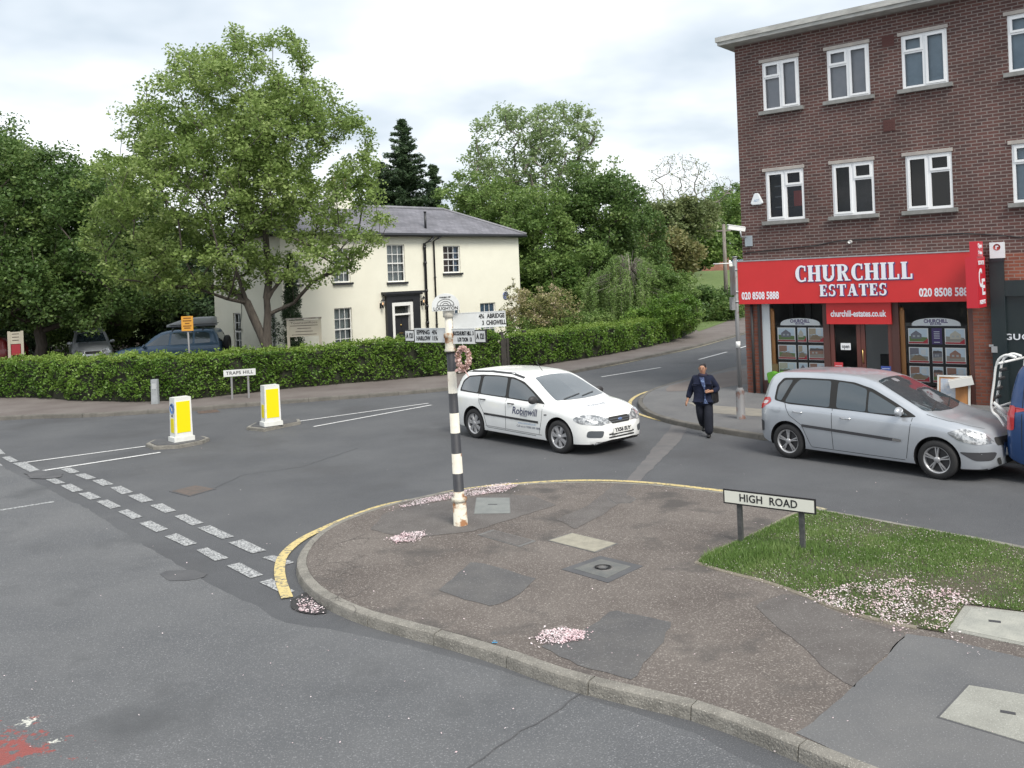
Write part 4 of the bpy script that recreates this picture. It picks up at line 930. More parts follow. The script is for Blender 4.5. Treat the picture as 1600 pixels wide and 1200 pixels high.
for k, (a, b) in enumerate(((dxa+0.01, dm-0.005), (dm+0.005, dxb-0.01))):
    bm = newbm()
    for q in ((a, a+0.10, PZ+0.02, 2.17), (b-0.10, b, PZ+0.02, 2.17), (a+0.10, b-0.10, 2.06, 2.17), (a+0.10, b-0.10, PZ+0.02, PZ+0.28)): box(bm, q[0], q[1], GY-0.03, GY+0.03, q[2], q[3])
    dd = fin('door', bm, mat('door_brown', (0.13, 0.042, 0.033), 0.4), sf, bevel=0.004)
    bm = newbm(); bm.faces.new([bm.verts.new(p) for p in ((a+0.10, GY, PZ+0.28), (b-0.10, GY, PZ+0.28), (b-0.10, GY, 2.06), (a+0.10, GY, 2.06))]); fin('pane', bm, M_shopglass, dd)
    if k: 
        bm = newbm(); tube(bm, [(a+0.05, GY-0.03, 1.0), (a+0.05, GY-0.09, 1.03), (a+0.05, GY-0.09, 1.32), (a+0.05, GY-0.03, 1.35)], 0.014, 8); fin('door_handle', bm, mat('brass', (0.55, 0.4, 0.16), 0.35), dd)
# room behind the glass
bm = newbm(); RD = 3.2
for q in (((sx0, RD, 0.1), (sx1, RD, 0.1), (sx1, RD, 3.1), (sx0, RD, 3.1)), ((sx0, 0.12, 0.1), (sx0, RD, 0.1), (sx0, RD, 3.1), (sx0, 0.12, 3.1)), ((sx1, 0.12, 0.1), (sx1, RD, 0.1), (sx1, RD, 3.1), (sx1, 0.12, 3.1)), ((sx0, 0.12, 3.0), (sx1, 0.12, 3.0), (sx1, RD, 3.0), (sx0, RD, 3.0))):
    bm.faces.new([bm.verts.new(p) for p in q])
fin('interior', bm, mat('shop_interior', (0.30, 0.30, 0.29), 0.8, col2=(0.12, 0.12, 0.12), scale=0.9), sf)
bm = newbm(); box(bm, sx0, sx1, 0.12, RD, 0.08, 0.13); fin('interior_floor', bm, mat('carpet', (0.06, 0.05, 0.05), 0.95), sf)
bm = newbm(); box(bm, dxa+0.35, dxb+0.1, 1.7, 1.75, 0.13, 1.9); fin('partition', bm, mat('partition_pale', (0.55, 0.56, 0.57), 0.7), sf)
bm = newbm(); box(bm, dm+0.15, dxb+0.1, 1.0, 1.6, 0.13, 0.85); box(bm, dm+0.2, dm+0.62, 0.85, 0.95, 0.5, 1.15)
box(bm, dm+0.42, dm+0.60, 1.0, 1.15, 1.14, 1.62); fin('desk_and_chair', bm, mat('near_black', (0.015, 0.015, 0.017), 0.6), sf, bevel=0.03)
bm = newbm(); box(bm, sx0+0.9, sx0+1.05, 0.9, 1.0, 0.13, 3.0); box(bm, sx0+0.45, sx0+0.56, 0.9, 1.0, 0.13, 3.0); fin('interior_post', bm, MATS['near_black'], sf)
# displays
M_orangewood = mat('orange_wood', (0.55, 0.26, 0.09), 0.5, col2=(0.45, 0.20, 0.07), scale=3, stretch=(4, 4, 0.5))
def display(px_l, px_r, label, cols_px):
    a = lx(px_l, 570, -0.14); b = lx(px_r, 570, -0.14); yD = 0.14
    t = thing('window_display', label, 'display', BO + BU*((a+b)/2) - BN*yD + Vector((0, 0, PZ+0.35)), bz)
    hw = (b-a)/2; z0 = 0.10; base = PZ+0.35; ztop = 1.87-base
    for s in (-1, 1):
        bm = newbm(); box(bm, s*(hw+0.13)-0.06, s*(hw+0.13)+0.06, -0.03, 0.03, -0.02, 2.32-base); lathe(bm, [(0, 0.09), (0.06, 0.06), (0.05, 0.0), (0.06, -0.02)], 12, Matrix.Translation((s*(hw+0.13), 0, 2.32-base)))
        fin('post', bm, M_orangewood, t, bevel=0.006)
    rows = [(1.49, 1.87), (1.03, 1.41), (0.57, 0.95)]; us = [(0.0, 0.39), (0.44, 0.63), (0.67, 1.0)] if cols_px == 0 else [(0.0, 0.36), (0.42, 0.60), (0.65, 1.0)]
    bm = newbm()
    box(bm, -hw-0.04, hw+0.04, 0.014, 0.03, 0.48-base, 1.92-base); fin('rack', bm, MATS['near_black'], t)
    rnd = random.Random(int(px_l))
    for ri, (z0, z1) in enumerate(rows):
        for ci, (u0, u1) in enumerate(us):
            x0, x1 = -hw+2*hw*u0, -hw+2*hw*u1; c0, c1 = z0-base, z1-base
            bm = newbm(); purple = cols_px and ri == 0 and ci == 1
            box(bm, x0, x1, 0.0, 0.012, c0, c1); 
            pr = fin('property_card', bm, mat('card_white', (0.88, 0.88, 0.88), 0.4) if not purple else mat('card_purple', (0.07, 0.04, 0.16), 0.4), t)
            if purple:
                bm = newbm()
                for q in range(5): box(bm, x0+0.05, x1-0.05, -0.005, -0.001, c1-0.09-0.05*q-(0.05 if q == 4 else 0), c1-0.075-0.05*q-(0.05 if q == 4 else 0))
                fin('card_text', bm, M_lw, pr); continue
            sky_ = (0.62, 0.72, 0.82); g = rnd.choice([(0.16, 0.24, 0.09), (0.28, 0.29, 0.28), (0.36, 0.33, 0.29)]); hcol = rnd.choice([(0.46, 0.38, 0.28), (0.20, 0.20, 0.24), (0.58, 0.54, 0.46), (0.36, 0.20, 0.15)])
            mw, mh = x1-x0, c1-c0
            def P(nm, col, pts, yy):
                bm = newbm(); f = bm.faces.new([bm.verts.new((x0+mw*u, yy, c0+mh*v)) for u, v in pts]); f.normal_update()
                if f.normal.y > 0: f.normal_flip()
                fin(nm, bm, mat('print_%d_%d_%d' % tuple(int(100*c) for c in col), col, 0.35), pr)
            P('photo_sky', sky_, [(0.05, 0.3), (0.95, 0.3), (0.95, 0.95), (0.05, 0.95)], -0.001)
            P('photo_ground', g, [(0.05, 0.16), (0.95, 0.16), (0.95, 0.42), (0.05, 0.50)], -0.0025)
            o = rnd.uniform(-0.08, 0.08)
            kind = rnd.random()
            if kind < 0.35:
                P('photo_wall', hcol, [(0.05, 0.5), (0.5, 0.58), (0.5, 0.95), (0.05, 0.95)], -0.004); P('photo_floor', (0.30, 0.22, 0.14), [(0.05, 0.16), (0.95, 0.16), (0.6, 0.5), (0.3, 0.5)], -0.0055); P('photo_window', (0.7, 0.72, 0.74), [(0.60, 0.55), (0.85, 0.5), (0.85, 0.88), (0.60, 0.85)], -0.0055)
            elif kind < 0.6:
                P('photo_terrace', hcol, [(0.05, 0.36), (0.95, 0.42), (0.95, 0.74), (0.55, 0.82), (0.05, 0.70)], -0.004); P('photo_roof', (0.12, 0.10, 0.10), [(0.05, 0.62), (0.95, 0.66), (0.9, 0.78), (0.1, 0.80)], -0.0055)
            else: P('photo_house', hcol, [(0.18+o, 0.34), (0.72+o, 0.34), (0.72+o, 0.62), (0.45+o, 0.86), (0.18+o, 0.62)], -0.004)
            P('photo_window', (0.45, 0.47, 0.48), [(0.28+o, 0.44), (0.4+o, 0.44), (0.4+o, 0.56), (0.28+o, 0.56)], -0.0055)
            P('photo_window', (0.45, 0.47, 0.48), [(0.5+o, 0.44), (0.62+o, 0.44), (0.62+o, 0.56), (0.5+o, 0.56)], -0.0055)
            P('red_band', (0.45, 0.05, 0.06), [(0.02, 0.03), (0.98, 0.03), (0.98, 0.14), (0.02, 0.14)], -0.004)
            if rnd.random() < 0.5: P('red_corner', (0.5, 0.04, 0.06), [(0.62, 0.03), (0.98, 0.03), (0.98, 0.36)], -0.007)
    # arched header
    n = 16; bm = newbm(); w = hw*0.86
    top = [(w*math.cos(math.pi*i/n), 0.17*math.sin(math.pi*i/n)**0.8) for i in range(n+1)]
    prism(bm, [(x, z) for x, z in top]+[(-w, -0.02), (w, -0.02)], 0.0, 0.02, M=Matrix.Translation((0, 0.02, 1.95-base)) @ Matrix(((1,0,0,0),(0,0,-1,0),(0,1,0,0),(0,0,0,1))))
    hd = fin('header', bm, mat('header_white', (0.82, 0.83, 0.84), 0.5), t)
    lettering('CHURCHILL', wallM(0, -0.003, 1.95-base+0.09), MATS['navy_letter_edge'], hd, size=0.12, bold=0.004, width=w*0.98, extrude=0.001)
    lettering('ESTATES', wallM(0, -0.003, 1.95-base+0.02), MATS['navy_letter_edge'], hd, size=0.06, bold=0.002, width=w*0.45, extrude=0.001)
    return t
display(1217, 1289, 'left-hand rack of property cards under an arched CHURCHILL ESTATES header beside the door', 0)
display(1421, 1510, 'right-hand rack of property cards with one purple card under an arched CHURCHILL ESTATES header', 1)
def sticker(px0, py0, px1, py1, m, text, tm, label, ts, name='door_sign', cat='sign', lines=1):
    a, z1 = B_(px0, py0, 0.0); b, z0 = B_(px1, py1, 0.0)
    c = BO+BU*((a+b)/2)+BN*(-(GY-0.035))+Vector((0, 0, (z0+z1)/2)); t = thing(name, label, cat, c, bz); w, h = (b-a)/2, (z1-z0)/2
    bm = newbm(); box(bm, -w, w, -0.004, 0.0, -h, h); fin('sheet', bm, m, t)
    lettering(text, wallM(0, -0.005, 0), tm, t, size=ts, width=w*1.5, extrude=0.0005, bold=0.003)
sticker(1313, 536, 1329, 547, MATS['header_white'], 'open', MATS['near_black'], 'white open sign hanging in the left shop door', 0.14)
sticker(1303, 566, 1317, 577, mat('sticker_red', (0.55, 0.05, 0.06), 0.4), '––––', M_lw, 'small red sticker low on the left shop door', 0.09)
sticker(1376, 572, 1392, 580, mat('sticker_blue', (0.06, 0.10, 0.35), 0.4), '––––', M_lw, 'small blue sticker low on the right shop door', 0.06)
# projecting sign
pxx = B_(1523, 430, 0.0)[0]+0.27
ps = thing('projecting_sign', 'tall red box sign with white CE letters at the right end of the shop fascia', 'sign', BO+BU*pxx+Vector((0, 0, zb-0.1)), bz)
bm = newbm(); PW = 0.24; PD = FO+0.76; ph0, ph1 = -0.02, 1.12
box(bm, -PW, 0, -PD, -FO-0.0, ph0, ph1); fin('sign_box', bm, mat('deep_red', (0.55, 0.02, 0.035), 0.35), ps, bevel=0.01)
bm = newbm(); box(bm, -0.14, 0.02, -PD, -FO-0.24, ph1, ph1+0.34); ub = fin('upper_box', bm, MATS['deep_red'], ps, bevel=0.008)
SR = Matrix.Rotation(math.pi/2, 4, 'Z')
def sideM(y, z, x=0.004): return Matrix.Translation((x, y, z)) @ SR @ STAND
yc = (-PD-FO)/2
lettering('C', sideM(yc-0.12, 0.62), M_lw, ps, size=0.58, bold=0.012, width=0.30); lettering('E', sideM(yc+0.14, 0.42), M_lw, ps, size=0.50, bold=0.012, width=0.28)
lettering('ESTATE', sideM(yc, 0.98), M_lw, ps, size=0.12, bold=0.005, width=0.54); lettering('AGENTS', sideM(yc, 0.10), M_lw, ps, size=0.12, bold=0.005, width=0.54)
lettering('Open', sideM(yc-0.16, ph1+0.24, 0.024), M_lw, ub, size=0.13, bold=0.006, width=0.36); lettering('7 days', sideM(yc-0.16, ph1+0.09, 0.024), M_lw, ub, size=0.09, bold=0.006, width=0.36)
# ---- the dark shop next door
ds = thing('dark_shop_front', 'near-black shop front with pale serif letters at the right edge behind the blue van', 'shop front', BO+BU*nx0, bz)
M_dkshop = mat('dark_teal_paint', (0.012, 0.022, 0.026), 0.35, col2=(0.018, 0.028, 0.03), scale=3)
bm = newbm(); box(bm, -0.02, 0.28, -0.07, 0.1, PZ, 3.50); box(bm, 0.28, 5.6, -0.05, 0.1, 2.62, 2.98)
for a in (0.95, 2.6, 4.2): box(bm, a, a+0.10, 0.02, 0.1, PZ, 2.62)
box(bm, 0.28, 0.95, 0.03, 0.1, PZ, 2.62); box(bm, 1.05, 5.6, 0.02, 0.1, PZ, 0.7)
fin('frame', bm, M_dkshop, ds, bevel=0.006)
bm = newbm(); bm.faces.new([bm.verts.new(p) for p in ((0.95, 0.07, 0.7), (5.6, 0.07, 0.7), (5.6, 0.07, 2.62), (0.95, 0.07, 2.62))]); fin('shop_window', bm, mat('black_window', (0.01, 0.013, 0.015), 0.06, spec=0.6), ds)
g0 = B_(1577, 527)[0]-nx0; gz = B_(1588, 527)[1]
for k, chh in enumerate('GUC'):
    lettering(chh, wallM(g0-0.02+0.17*k, 0.012, gz), M_lw, ds, size=0.19, bold=0.004, width=0.14, extrude=0.003)
for px, py, w, h in ((1549, 540, 0.09, 0.05), (1554, 546, 0.12, 0.14)):
    a, z = B_(px, py, 0.07); bm = newbm(); box(bm, a-nx0-w/2, a-nx0+w/2, -0.09, -0.071, z-h/2, z+h/2); fin('entry_panel', bm, M_metal, ds, bevel=0.004)
bm = newbm(); box(bm, 0.28, 5.6, -0.008, 0.05, 2.98, 3.6); fin('brick_band', bm, M_brickred, ds)
# ---- boxes on the wall
def wallbox(name, label, cat, px, py, w, h, d, m):
    a, z = B_(px, py); t = thing(name, label, cat, BO+BU*a+Vector((0, 0, z)), bz)
    return t, w, h, d, m
a, z = B_(1183, 312); t = thing('alarm_box', 'small white hexagonal alarm box left of the first-floor windows', 'alarm box', BO+BU*a+Vector((0, 0, z)), bz)
bm = newbm(); prism(bm, [(-0.17, -0.10), (-0.10, -0.14), (0.12, -0.14), (0.19, -0.10), (0.06, 0.17), (-0.05, 0.17)], 0, 0.07, M=STAND); fin('casing', bm, mat('alarm_white', (0.75, 0.78, 0.80), 0.4), t, bevel=0.015)
lettering('ADT', wallM(0.01, -0.073, -0.03), mat('pale_blue_text', (0.3, 0.42, 0.6), 0.5), t, size=0.09, width=0.14, extrude=0.001)
a, z = B_(1559, 391); t = thing('alarm_box', 'white rectangular alarm box with a red roundel above the dark shop front', 'alarm box', BO+BU*a+Vector((0, 0, z)), bz)
bm = newbm(); box(bm, -0.15, 0.15, -0.09, -0.001, -0.18, 0.18); fin('casing', bm, MATS['alarm_white'], t, bevel=0.02)
bm = newbm(); box(bm, -0.13, 0.13, -0.09, -0.001, -0.26, -0.185); fin('strobe', bm, M_black, t, bevel=0.01)
bm = newbm(); lathe(bm, [(0, 0.004), (0.075, 0.004), (0.075, 0)], 20, Matrix.Translation((0, -0.09, 0.07)) @ Matrix.Rotation(math.pi/2, 4, 'X')); fin('roundel', bm, MATS['folder_red'], t)
lettering('r', wallM(0.0, -0.098, 0.075), M_lw, t, size=0.16, bold=0.006, extrude=0.001)
a, z = B_(1171, 376); t = thing('cctv_camera', 'white tube camera on a bracket at the corner of the brick building', 'security camera', BO+BU*a+Vector((0, 0, z)), bz)
bm = newbm(); box(bm, -0.10, 0.09, -0.07, -0.001, -0.15, 0.13); fin('junction_box', bm, mat('grey_blue_box', (0.33, 0.38, 0.42), 0.5), t, bevel=0.008)
cp = AT(1151, 357, BO.y-0.35); lp = (Matrix.Rotation(-bz, 4, 'Z') @ (cp-(BO+BU*a+Vector((0, 0, z)))))
bm = newbm(); tube(bm, [(-0.08, -0.04, 0.10), (lp.x+0.12, lp.y, 0.10), (lp.x+0.10, lp.y, lp.z-0.05)], 0.022, 8); fin('bracket', bm, M_metal, t)
bm = newbm(); MC = Matrix.Translation(lp) @ Matrix.Rotation(bz*-1, 4, 'Z') @ Matrix.Rotation(math.radians(10), 4, 'Y')
box(bm, -0.23, 0.22, -0.065, 0.065, -0.055, 0.055, MC); box(bm, -0.26, 0.20, -0.075, 0.075, 0.056, 0.075, MC); fin('camera_body', bm, M_whitep, t, bevel=0.02)
bm = newbm(); box(bm, 0.221, 0.235, -0.05, 0.05, -0.04, 0.04, MC); fin('lens', bm, M_glass_dark, t)
# ---- things left at the foot of the shop front
def atshop(px, py, off, z=None):
    a, zz = B_(px, py, off); return BO+BU*a+BN*off+Vector((0, 0, PZ if z is None else z))
t = thing('parcel_box', 'white cardboard box lying tilted on top of the board by the right pier', 'box', atshop(1504, 605, 0.45, 0.60), bz+0.25)
bm = newbm(); MM = Matrix.Rotation(math.radians(-12), 4, 'Y'); box(bm, -0.26, 0.24, -0.17, 0.17, 0, 0.17, MM); fin('carton', bm, mat('white_card', (0.62, 0.62, 0.60), 0.7), t, bevel=0.006)
bm = newbm(); box(bm, -0.26, 0.24, -0.02, 0.02, 0.171, 0.174, MM); fin('tape', bm, mat('tape_tan', (0.45, 0.40, 0.32), 0.4), t)
t = thing('display_board', 'brown-backed white display board leaning under the right window rack', 'board', atshop(1490, 640, 0.35), bz)
bm = newbm(); ML = Matrix.Rotation(math.radians(-8), 4, 'X'); box(bm, -0.32, 0.34, -0.02, 0.0, 0, 0.68, ML); fin('backing', bm, M_orangewood, t)
bm = newbm(); 
for q in ((-0.34, -0.30), (0.32, 0.36)): box(bm, q[0], q[1], -0.035, 0.01, 0, 0.70, ML)
box(bm, -0.30, 0.32, -0.035, 0.01, 0.66, 0.70, ML); fin('board_frame', bm, MATS['white_card'], t)
bm = newbm(); box(bm, -0.27, 0.05, -0.026, -0.021, 0.15, 0.62, ML); fin('poster', bm, mat('poster_blue', (0.40, 0.46, 0.55), 0.5, col2=(0.62, 0.62, 0.62), scale=9), t)
t = thing('brown_carton', 'open brown carton standing inside the left shop window', 'box', atshop(1210, 605, -0.18, PZ+0.37), bz)
bm = newbm(); box(bm, -0.16, 0.16, -0.1, 0.1, 0, 0.42); box(bm, -0.16, 0.16, 0.1, 0.11, 0.42, 0.5, Matrix.Rotation(0.1, 4, 'X')); fin('carton', bm, mat('brown_card', (0.40, 0.26, 0.14), 0.8), t, bevel=0.004)
t = thing('green_crate', 'bright green bag-like crate at the foot of the left shop window', 'crate', atshop(1216, 612, 0.12), bz)
bm = newbm(); prism(bm, [(-0.22, 0.30), (0.22, 0.30), (0.26, 0.58), (0.1, 0.62), (0.0, 0.56), (-0.1, 0.62), (-0.26, 0.58)], -0.12, 0.12, M=STAND); fin('shell', bm, mat('lime_green', (0.10, 0.30, 0.03), 0.5), t, bevel=0.02)
bm = newbm(); box(bm, -0.24, 0.24, -0.14, 0.14, 0, 0.29); fin('plinth', bm, M_blackplastic, t, bevel=0.01)
# ================================================================== VEHICLES
def evalmesh(o):
    dg = bpy.context.evaluated_depsgraph_get(); me = bpy.data.meshes.new_from_object(o.evaluated_get(dg)); return me
class Car:
    """x: 0 at the rear bumper, L at the nose; y: + left; z up"""
    def __init__(s, name, label, cat, sp, paint, loc, head, refx, group=None):
        s.sp, s.paint = sp, paint
        s.t = thing(name, label, cat, (0, 0, 0), math.atan2(head.y, head.x), group)
        R = Matrix.Rotation(math.atan2(head.y, head.x), 3, 'Z'); s.t.location = Vector(loc)-R @ Vector((refx, 0, 0))
        s.L, s.W = sp['L'], sp['W']
        s.top, s.belt, s.bot, s.plan = pchip(sp['top']), pchip(sp['belt']), pchip(sp['bot']), pchip(sp['plan'])
        s.body()
    def section(s, x):
        T, zb = s.top(x), s.bot(x); w = s.plan(x); zs = min(s.belt(x), T-0.045); zb = min(zb, zs-0.12)
        g = max(0.0, T-zs-0.045); tum = s.sp.get('tum', 0.34)
        wr = w*0.955-tum*g*0.75-(0.05 if g > 0.02 else 0.10*(1-g/0.02)+0.05*(g/0.02)); mid = zb+(zs-zb)*0.5
        rr = min(0.09, 0.03+0.5*g); crown = 0.030+0.0*g
        P = [(0, zb), (w*0.6, zb), (w*0.90, zb+0.005), (w*0.965, zb+0.035), (w*0.985, zb+0.10), (w*0.998, mid-0.05), (w, mid+0.06), (w*0.993, zs-0.09), (w*0.982, zs-0.03), (w*0.955, zs)]
        y0, z0 = w*0.955, zs; y1, z1 = wr+0.012, T-crown-rr*0.75
        for k in (0.25, 0.5, 0.75, 1.0): P.append((y0+(y1-y0)*k+0.018*g*math.sin(math.pi*k), z0+(max(z1, z0+0.003)-z0)*k))
        P += [(wr-0.025, max(T-crown-rr*0.28, z0+0.006)), (wr-0.075, max(T-crown*0.80, z0+0.009)), (wr*0.72, T-crown*0.42), (wr*0.38, T-crown*0.12), (0, T)]
        return P
    def body(s):
        N = 110; xs = sorted(set([s.L*(0.5-0.5*math.cos(math.pi*i/N)) for i in range(N+1)]))
        bm = newbm(); rings = []
        for x in xs:
            P = s.section(x); ring = [bm.verts.new((x, y, z)) for y, z in P]; ring += [bm.verts.new((x, -y, z)) for y, z in P[-2:0:-1]]
            rings.append(ring)
        n = len(rings[0])
        for a, b in zip(rings, rings[1:]):
            for k in range(n): bm.faces.new((a[k], a[(k+1) % n], b[(k+1) % n], b[k]))
        for ring, flip in ((rings[0], True), (rings[-1], False)):
            c = sum((v.co for v in ring), Vector())/n; cv = bm.verts.new(c)
            for k in range(n): bm.faces.new((ring[k], ring[(k+1) % n], cv) if not flip else (ring[(k+1) % n], ring[k], cv))
        bmesh.ops.recalc_face_normals(bm, faces=bm.faces[:])
        s.bvh = BVHTree.FromBMesh(bm)
        me = bpy.data.meshes.new('body'); bm.to_mesh(me); bm.free()
        me.materials.append(s.paint); me.materials.append(M_blackplastic)
        o = bpy.data.objects.new('body', me); link(o, s.t)
        cb = newbm(); r = s.sp['r']+0.055
        for ax in s.sp['axles']:
            for sg in (-1, 1):
                lathe(cb, [(0, -0.15), (r, -0.15), (r, 0.15), (0, 0.15)], 40, Matrix.Translation((ax, sg*(s.W-0.13), s.sp['r']+0.01)) @ Matrix.Rotation(math.pi/2, 4, 'X'))
        bmesh.ops.recalc_face_normals(cb, faces=cb.faces[:])
        for f in cb.faces: f.material_index = 1
        cm = bpy.data.meshes.new('c'); cb.to_mesh(cm); cb.free(); cm.materials.append(s.paint); cm.materials.append(M_blackplastic)
        co = bpy.data.objects.new('c', cm); COL.objects.link(co); co.parent = s.t
        md = o.modifiers.new('b', 'BOOLEAN'); md.operation = 'DIFFERENCE'; md.object = co; md.solver = 'EXACT'
        bpy.context.view_layer.update(); m2 = evalmesh(o); o.modifiers.clear(); o.data = m2; bpy.data.objects.remove(co)
        # dark sill / bumper underside
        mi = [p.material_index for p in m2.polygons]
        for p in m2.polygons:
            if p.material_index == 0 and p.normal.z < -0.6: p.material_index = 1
        m2.polygons.foreach_set('use_smooth', [True]*len(m2.polygons)); m2.set_sharp_from_angle(angle=math.radians(38))
        s.o = o
        for ax in s.sp['axles']:
            for sg in (-1, 1): s.wheel(ax, sg)
    def wheel(s, ax, sg):
        r = s.sp['r']; M = Matrix.Translation((ax, sg*(s.W-0.115), r)) @ Matrix.Rotation(math.pi/2 if sg < 0 else -math.pi/2, 4, 'X')
        w = link(bpy.data.objects.new('wheel', None), s.t); w.empty_display_size = 0.1
        bm = newbm(); rr = r*0.70
        lathe(bm, [(rr-0.02, -0.09), (rr, -0.095), (r-0.02, -0.09), (r-0.003, -0.07), (r, -0.03), (r, 0.03), (r-0.003, 0.07), (r-0.018, 0.092), (rr+0.012, 0.10), (rr-0.004, 0.092), (rr-0.02, 0.05)], 40, M); fin('tyre', bm, M_rubber, w)
        bm = newbm(); lathe(bm, [(rr-0.004, 0.088), (rr-0.018, 0.084), (rr-0.03, 0.055), (rr-0.035, 0.0)], 40, M)
        st = s.sp.get('spokes', 5); dbl = s.sp.get('double', False)
        for k in range(st):
            a = 2*math.pi*k/st+0.3
            for da in ((-0.13, 0.13) if dbl else (0,)):
                hw0, hw1 = (0.013, 0.014) if dbl else (0.030, 0.052)
                M2 = M @ Matrix.Rotation(a+da*0.9, 4, 'Z')
                vs = []
                for x, h, zt in ((0.03, hw0, 0.080), (rr*0.6, (hw0+hw1)/2, 0.078), (rr-0.015, hw1, 0.074)):
                    vs.append([bm.verts.new(M2 @ Vector(p)) for p in ((x, -h, zt-0.03), (x, -h*0.7, zt), (x, h*0.7, zt), (x, h, zt-0.03))])
                for p, q in zip(vs, vs[1:]):
                    for i in range(3): bm.faces.new((p[i], q[i], q[i+1], p[i+1]))
        lathe(bm, [(0.055, 0.06), (0.052, 0.085), (0.03, 0.092), (0, 0.092)], 16, M)
        bmesh.ops.recalc_face_normals(bm, faces=bm.faces[:])
        rim = fin('rim', bm, mat('alloy', (0.50, 0.50, 0.51), 0.35, metal=0.6, col2=(0.40, 0.40, 0.41), scale=10), w)
        bm = newbm(); lathe(bm, [(rr-0.02, 0.03), (0, 0.03)], 30, M); fin('brake_shadow', bm, M_blackplastic, rim)
        return w
    def proj(s, o, d, off):
        h = s.bvh.ray_cast(o, d)
        if h[0] is None: h = s.bvh.find_nearest(o+d*(s.W*1.2))
        n = h[1] if h[1].dot(d) < 0 else -h[1]
        return h[0]+n*off
    def patch(s, name, poly, frame, m, off=0.004, parent=None, rnd=3, cuts=3, me=None, sharp=False):
        """frame: (origin, U, V, D): poly in (u,v) is shot along D onto the body"""
        O, U, V, D = [Vector(q) for q in frame]
        if me is None:
            pts = [Vector((a, b, 0)) for a, b in poly]
            if rnd and not sharp:
                out = []; n = len(pts)
                for i in range(n):
                    a, b, c = pts[i-1], pts[i], pts[(i+1) % n]; r = min(0.05, 0.35*(a-b).length, 0.35*(c-b).length)
                    p, q = b+(a-b).normalized()*r, b+(c-b).normalized()*r
                    for k in range(rnd+1):
                        t = k/rnd; out.append(p*(1-t)**2+b*2*t*(1-t)+q*t*t)
                pts = out
            bm = newbm(); f = bm.faces.new([bm.verts.new(p) for p in pts]); bmesh.ops.triangulate(bm, faces=[f])
            if cuts: bmesh.ops.subdivide_edges(bm, edges=bm.edges[:], cuts=cuts, use_grid_fill=True)
        else:
            bm = newbm(); bm.from_mesh(me)
        for v in bm.verts: v.co = s.proj(O+U*v.co.x+V*v.co.y, D, off)
        bmesh.ops.recalc_face_normals(bm, faces=bm.faces[:])
        for f in bm.faces:
            if f.normal.dot(D) > 0: f.normal_flip()
        return fin(name, bm, m, parent or s.t, smooth=True)
    def side(s, sg): return ((0, sg*2.0, 0), (1, 0, 0), (0, 0, 1), (0, -sg, 0))
    def front(s): return ((s.L+1.0, 0, 0), (0, 1, 0), (0, 0, 1), (-1, 0, 0))
    def rear(s): return ((-1.0, 0, 0), (0, 1, 0), (0, 0, 1), (1, 0, 0))
    def above(s): return ((0, 0, 3.0), (1, 0, 0), (0, 1, 0), (0, 0, -1))
    def corner(s, sg, ang=38):
        a = math.radians(ang); D = Vector((-math.cos(a), -sg*math.sin(a), 0)); U = Vector((-sg*math.sin(a)*sg, math.cos(a), 0)); U = Vector((D.y, -D.x, 0))*(-1)
        return (Vector((s.L-0.35, sg*(s.W-0.35), 0))-D*2, U, (0, 0, 1), D)
    def strip(s, name, pts, frame, m, w=0.012, off=0.003, parent=None):
        O, U, V, D = [Vector(q) for q in frame]; P = resample([Vector((a, b, 0)) for a, b in pts], 0.05)
        if len(P) < 2: P = [Vector((a, b, 0)) for a, b in pts]
        Lf = offset_line(P, w/2); Rt = offset_line(P, -w/2); bm = newbm()
        a = [bm.verts.new(s.proj(O+U*p.x+V*p.y, D, off)) for p in Lf]; b = [bm.verts.new(s.proj(O+U*p.x+V*p.y, D, off)) for p in Rt]
        for i in range(len(P)-1): bm.faces.new((a[i], a[i+1], b[i+1], b[i]))
        bmesh.ops.recalc_face_normals(bm, faces=bm.faces[:])
        return fin(name, bm, m, parent or s.t)
    def mirror(s, x, z, m, cap=None):
        for sg in (-1, 1):
            p = s.proj(Vector((x, sg*2, z)), Vector((0, -sg, 0)), 0.0); bm = newbm()
            pr = [(0, -0.02), (0.05, -0.018), (0.085, 0.0), (0.08, 0.035), (0.0, 0.05)]
            M = Matrix.Translation(p+Vector((0.0, sg*0.12, 0.04))) @ Matrix.Diagonal((0.75, 1.35, 0.95, 1)) 
            bmesh.ops.create_icosphere(bm, subdivisions=3, radius=0.088, matrix=M)
            for v in bm.verts:
                if v.co.x < p.x-0.03: v.co.x = p.x-0.03
            box(bm, p.x-0.02, p.x+0.03, min(p.y, p.y+sg*0.07), max(p.y, p.y+sg*0.07), p.z-0.02, p.z+0.03)
            fin('wing_mirror', bm, m, s.t, smooth=True)
    def handle(s, x, z, m, w=0.2):
        for sg in (-1, 1):
            bm = newbm(); pts = [s.proj(Vector((x+w*(k/6-0.5), sg*2, z)), Vector((0, -sg, 0)), 0.004+0.026*math.sin(math.pi*k/6)) for k in range(7)]
            tube(bm, pts, 0.013, 6); fin('door_handle', bm, m, s.t)
    def plate(s, text, z, front=True, col=(0.75, 0.75, 0.72)):
        x = s.L if front else 0.0; sg = 1 if front else -1
        c = s.proj(Vector((x+sg, 0, z)), Vector((-sg, 0, 0)), 0.02); bm = newbm()
        box(bm, c.x-0.01 if front else c.x-0.005, c.x+0.005 if front else c.x+0.01, -0.26, 0.26, z-0.055, z+0.055)
        o = fin('number_plate', bm, mat('plate_%d' % front, col, 0.4), s.t)
        M = Matrix.Translation((c.x+sg*(0.006 if front else 0.006), 0, z)) @ Matrix.Rotation(math.pi/2*sg, 4, 'Z') @ STAND
        lettering(text, M, mat('plate_black', (0.01, 0.01, 0.02), 0.5), o, size=0.10, bold=0.004, width=0.45)
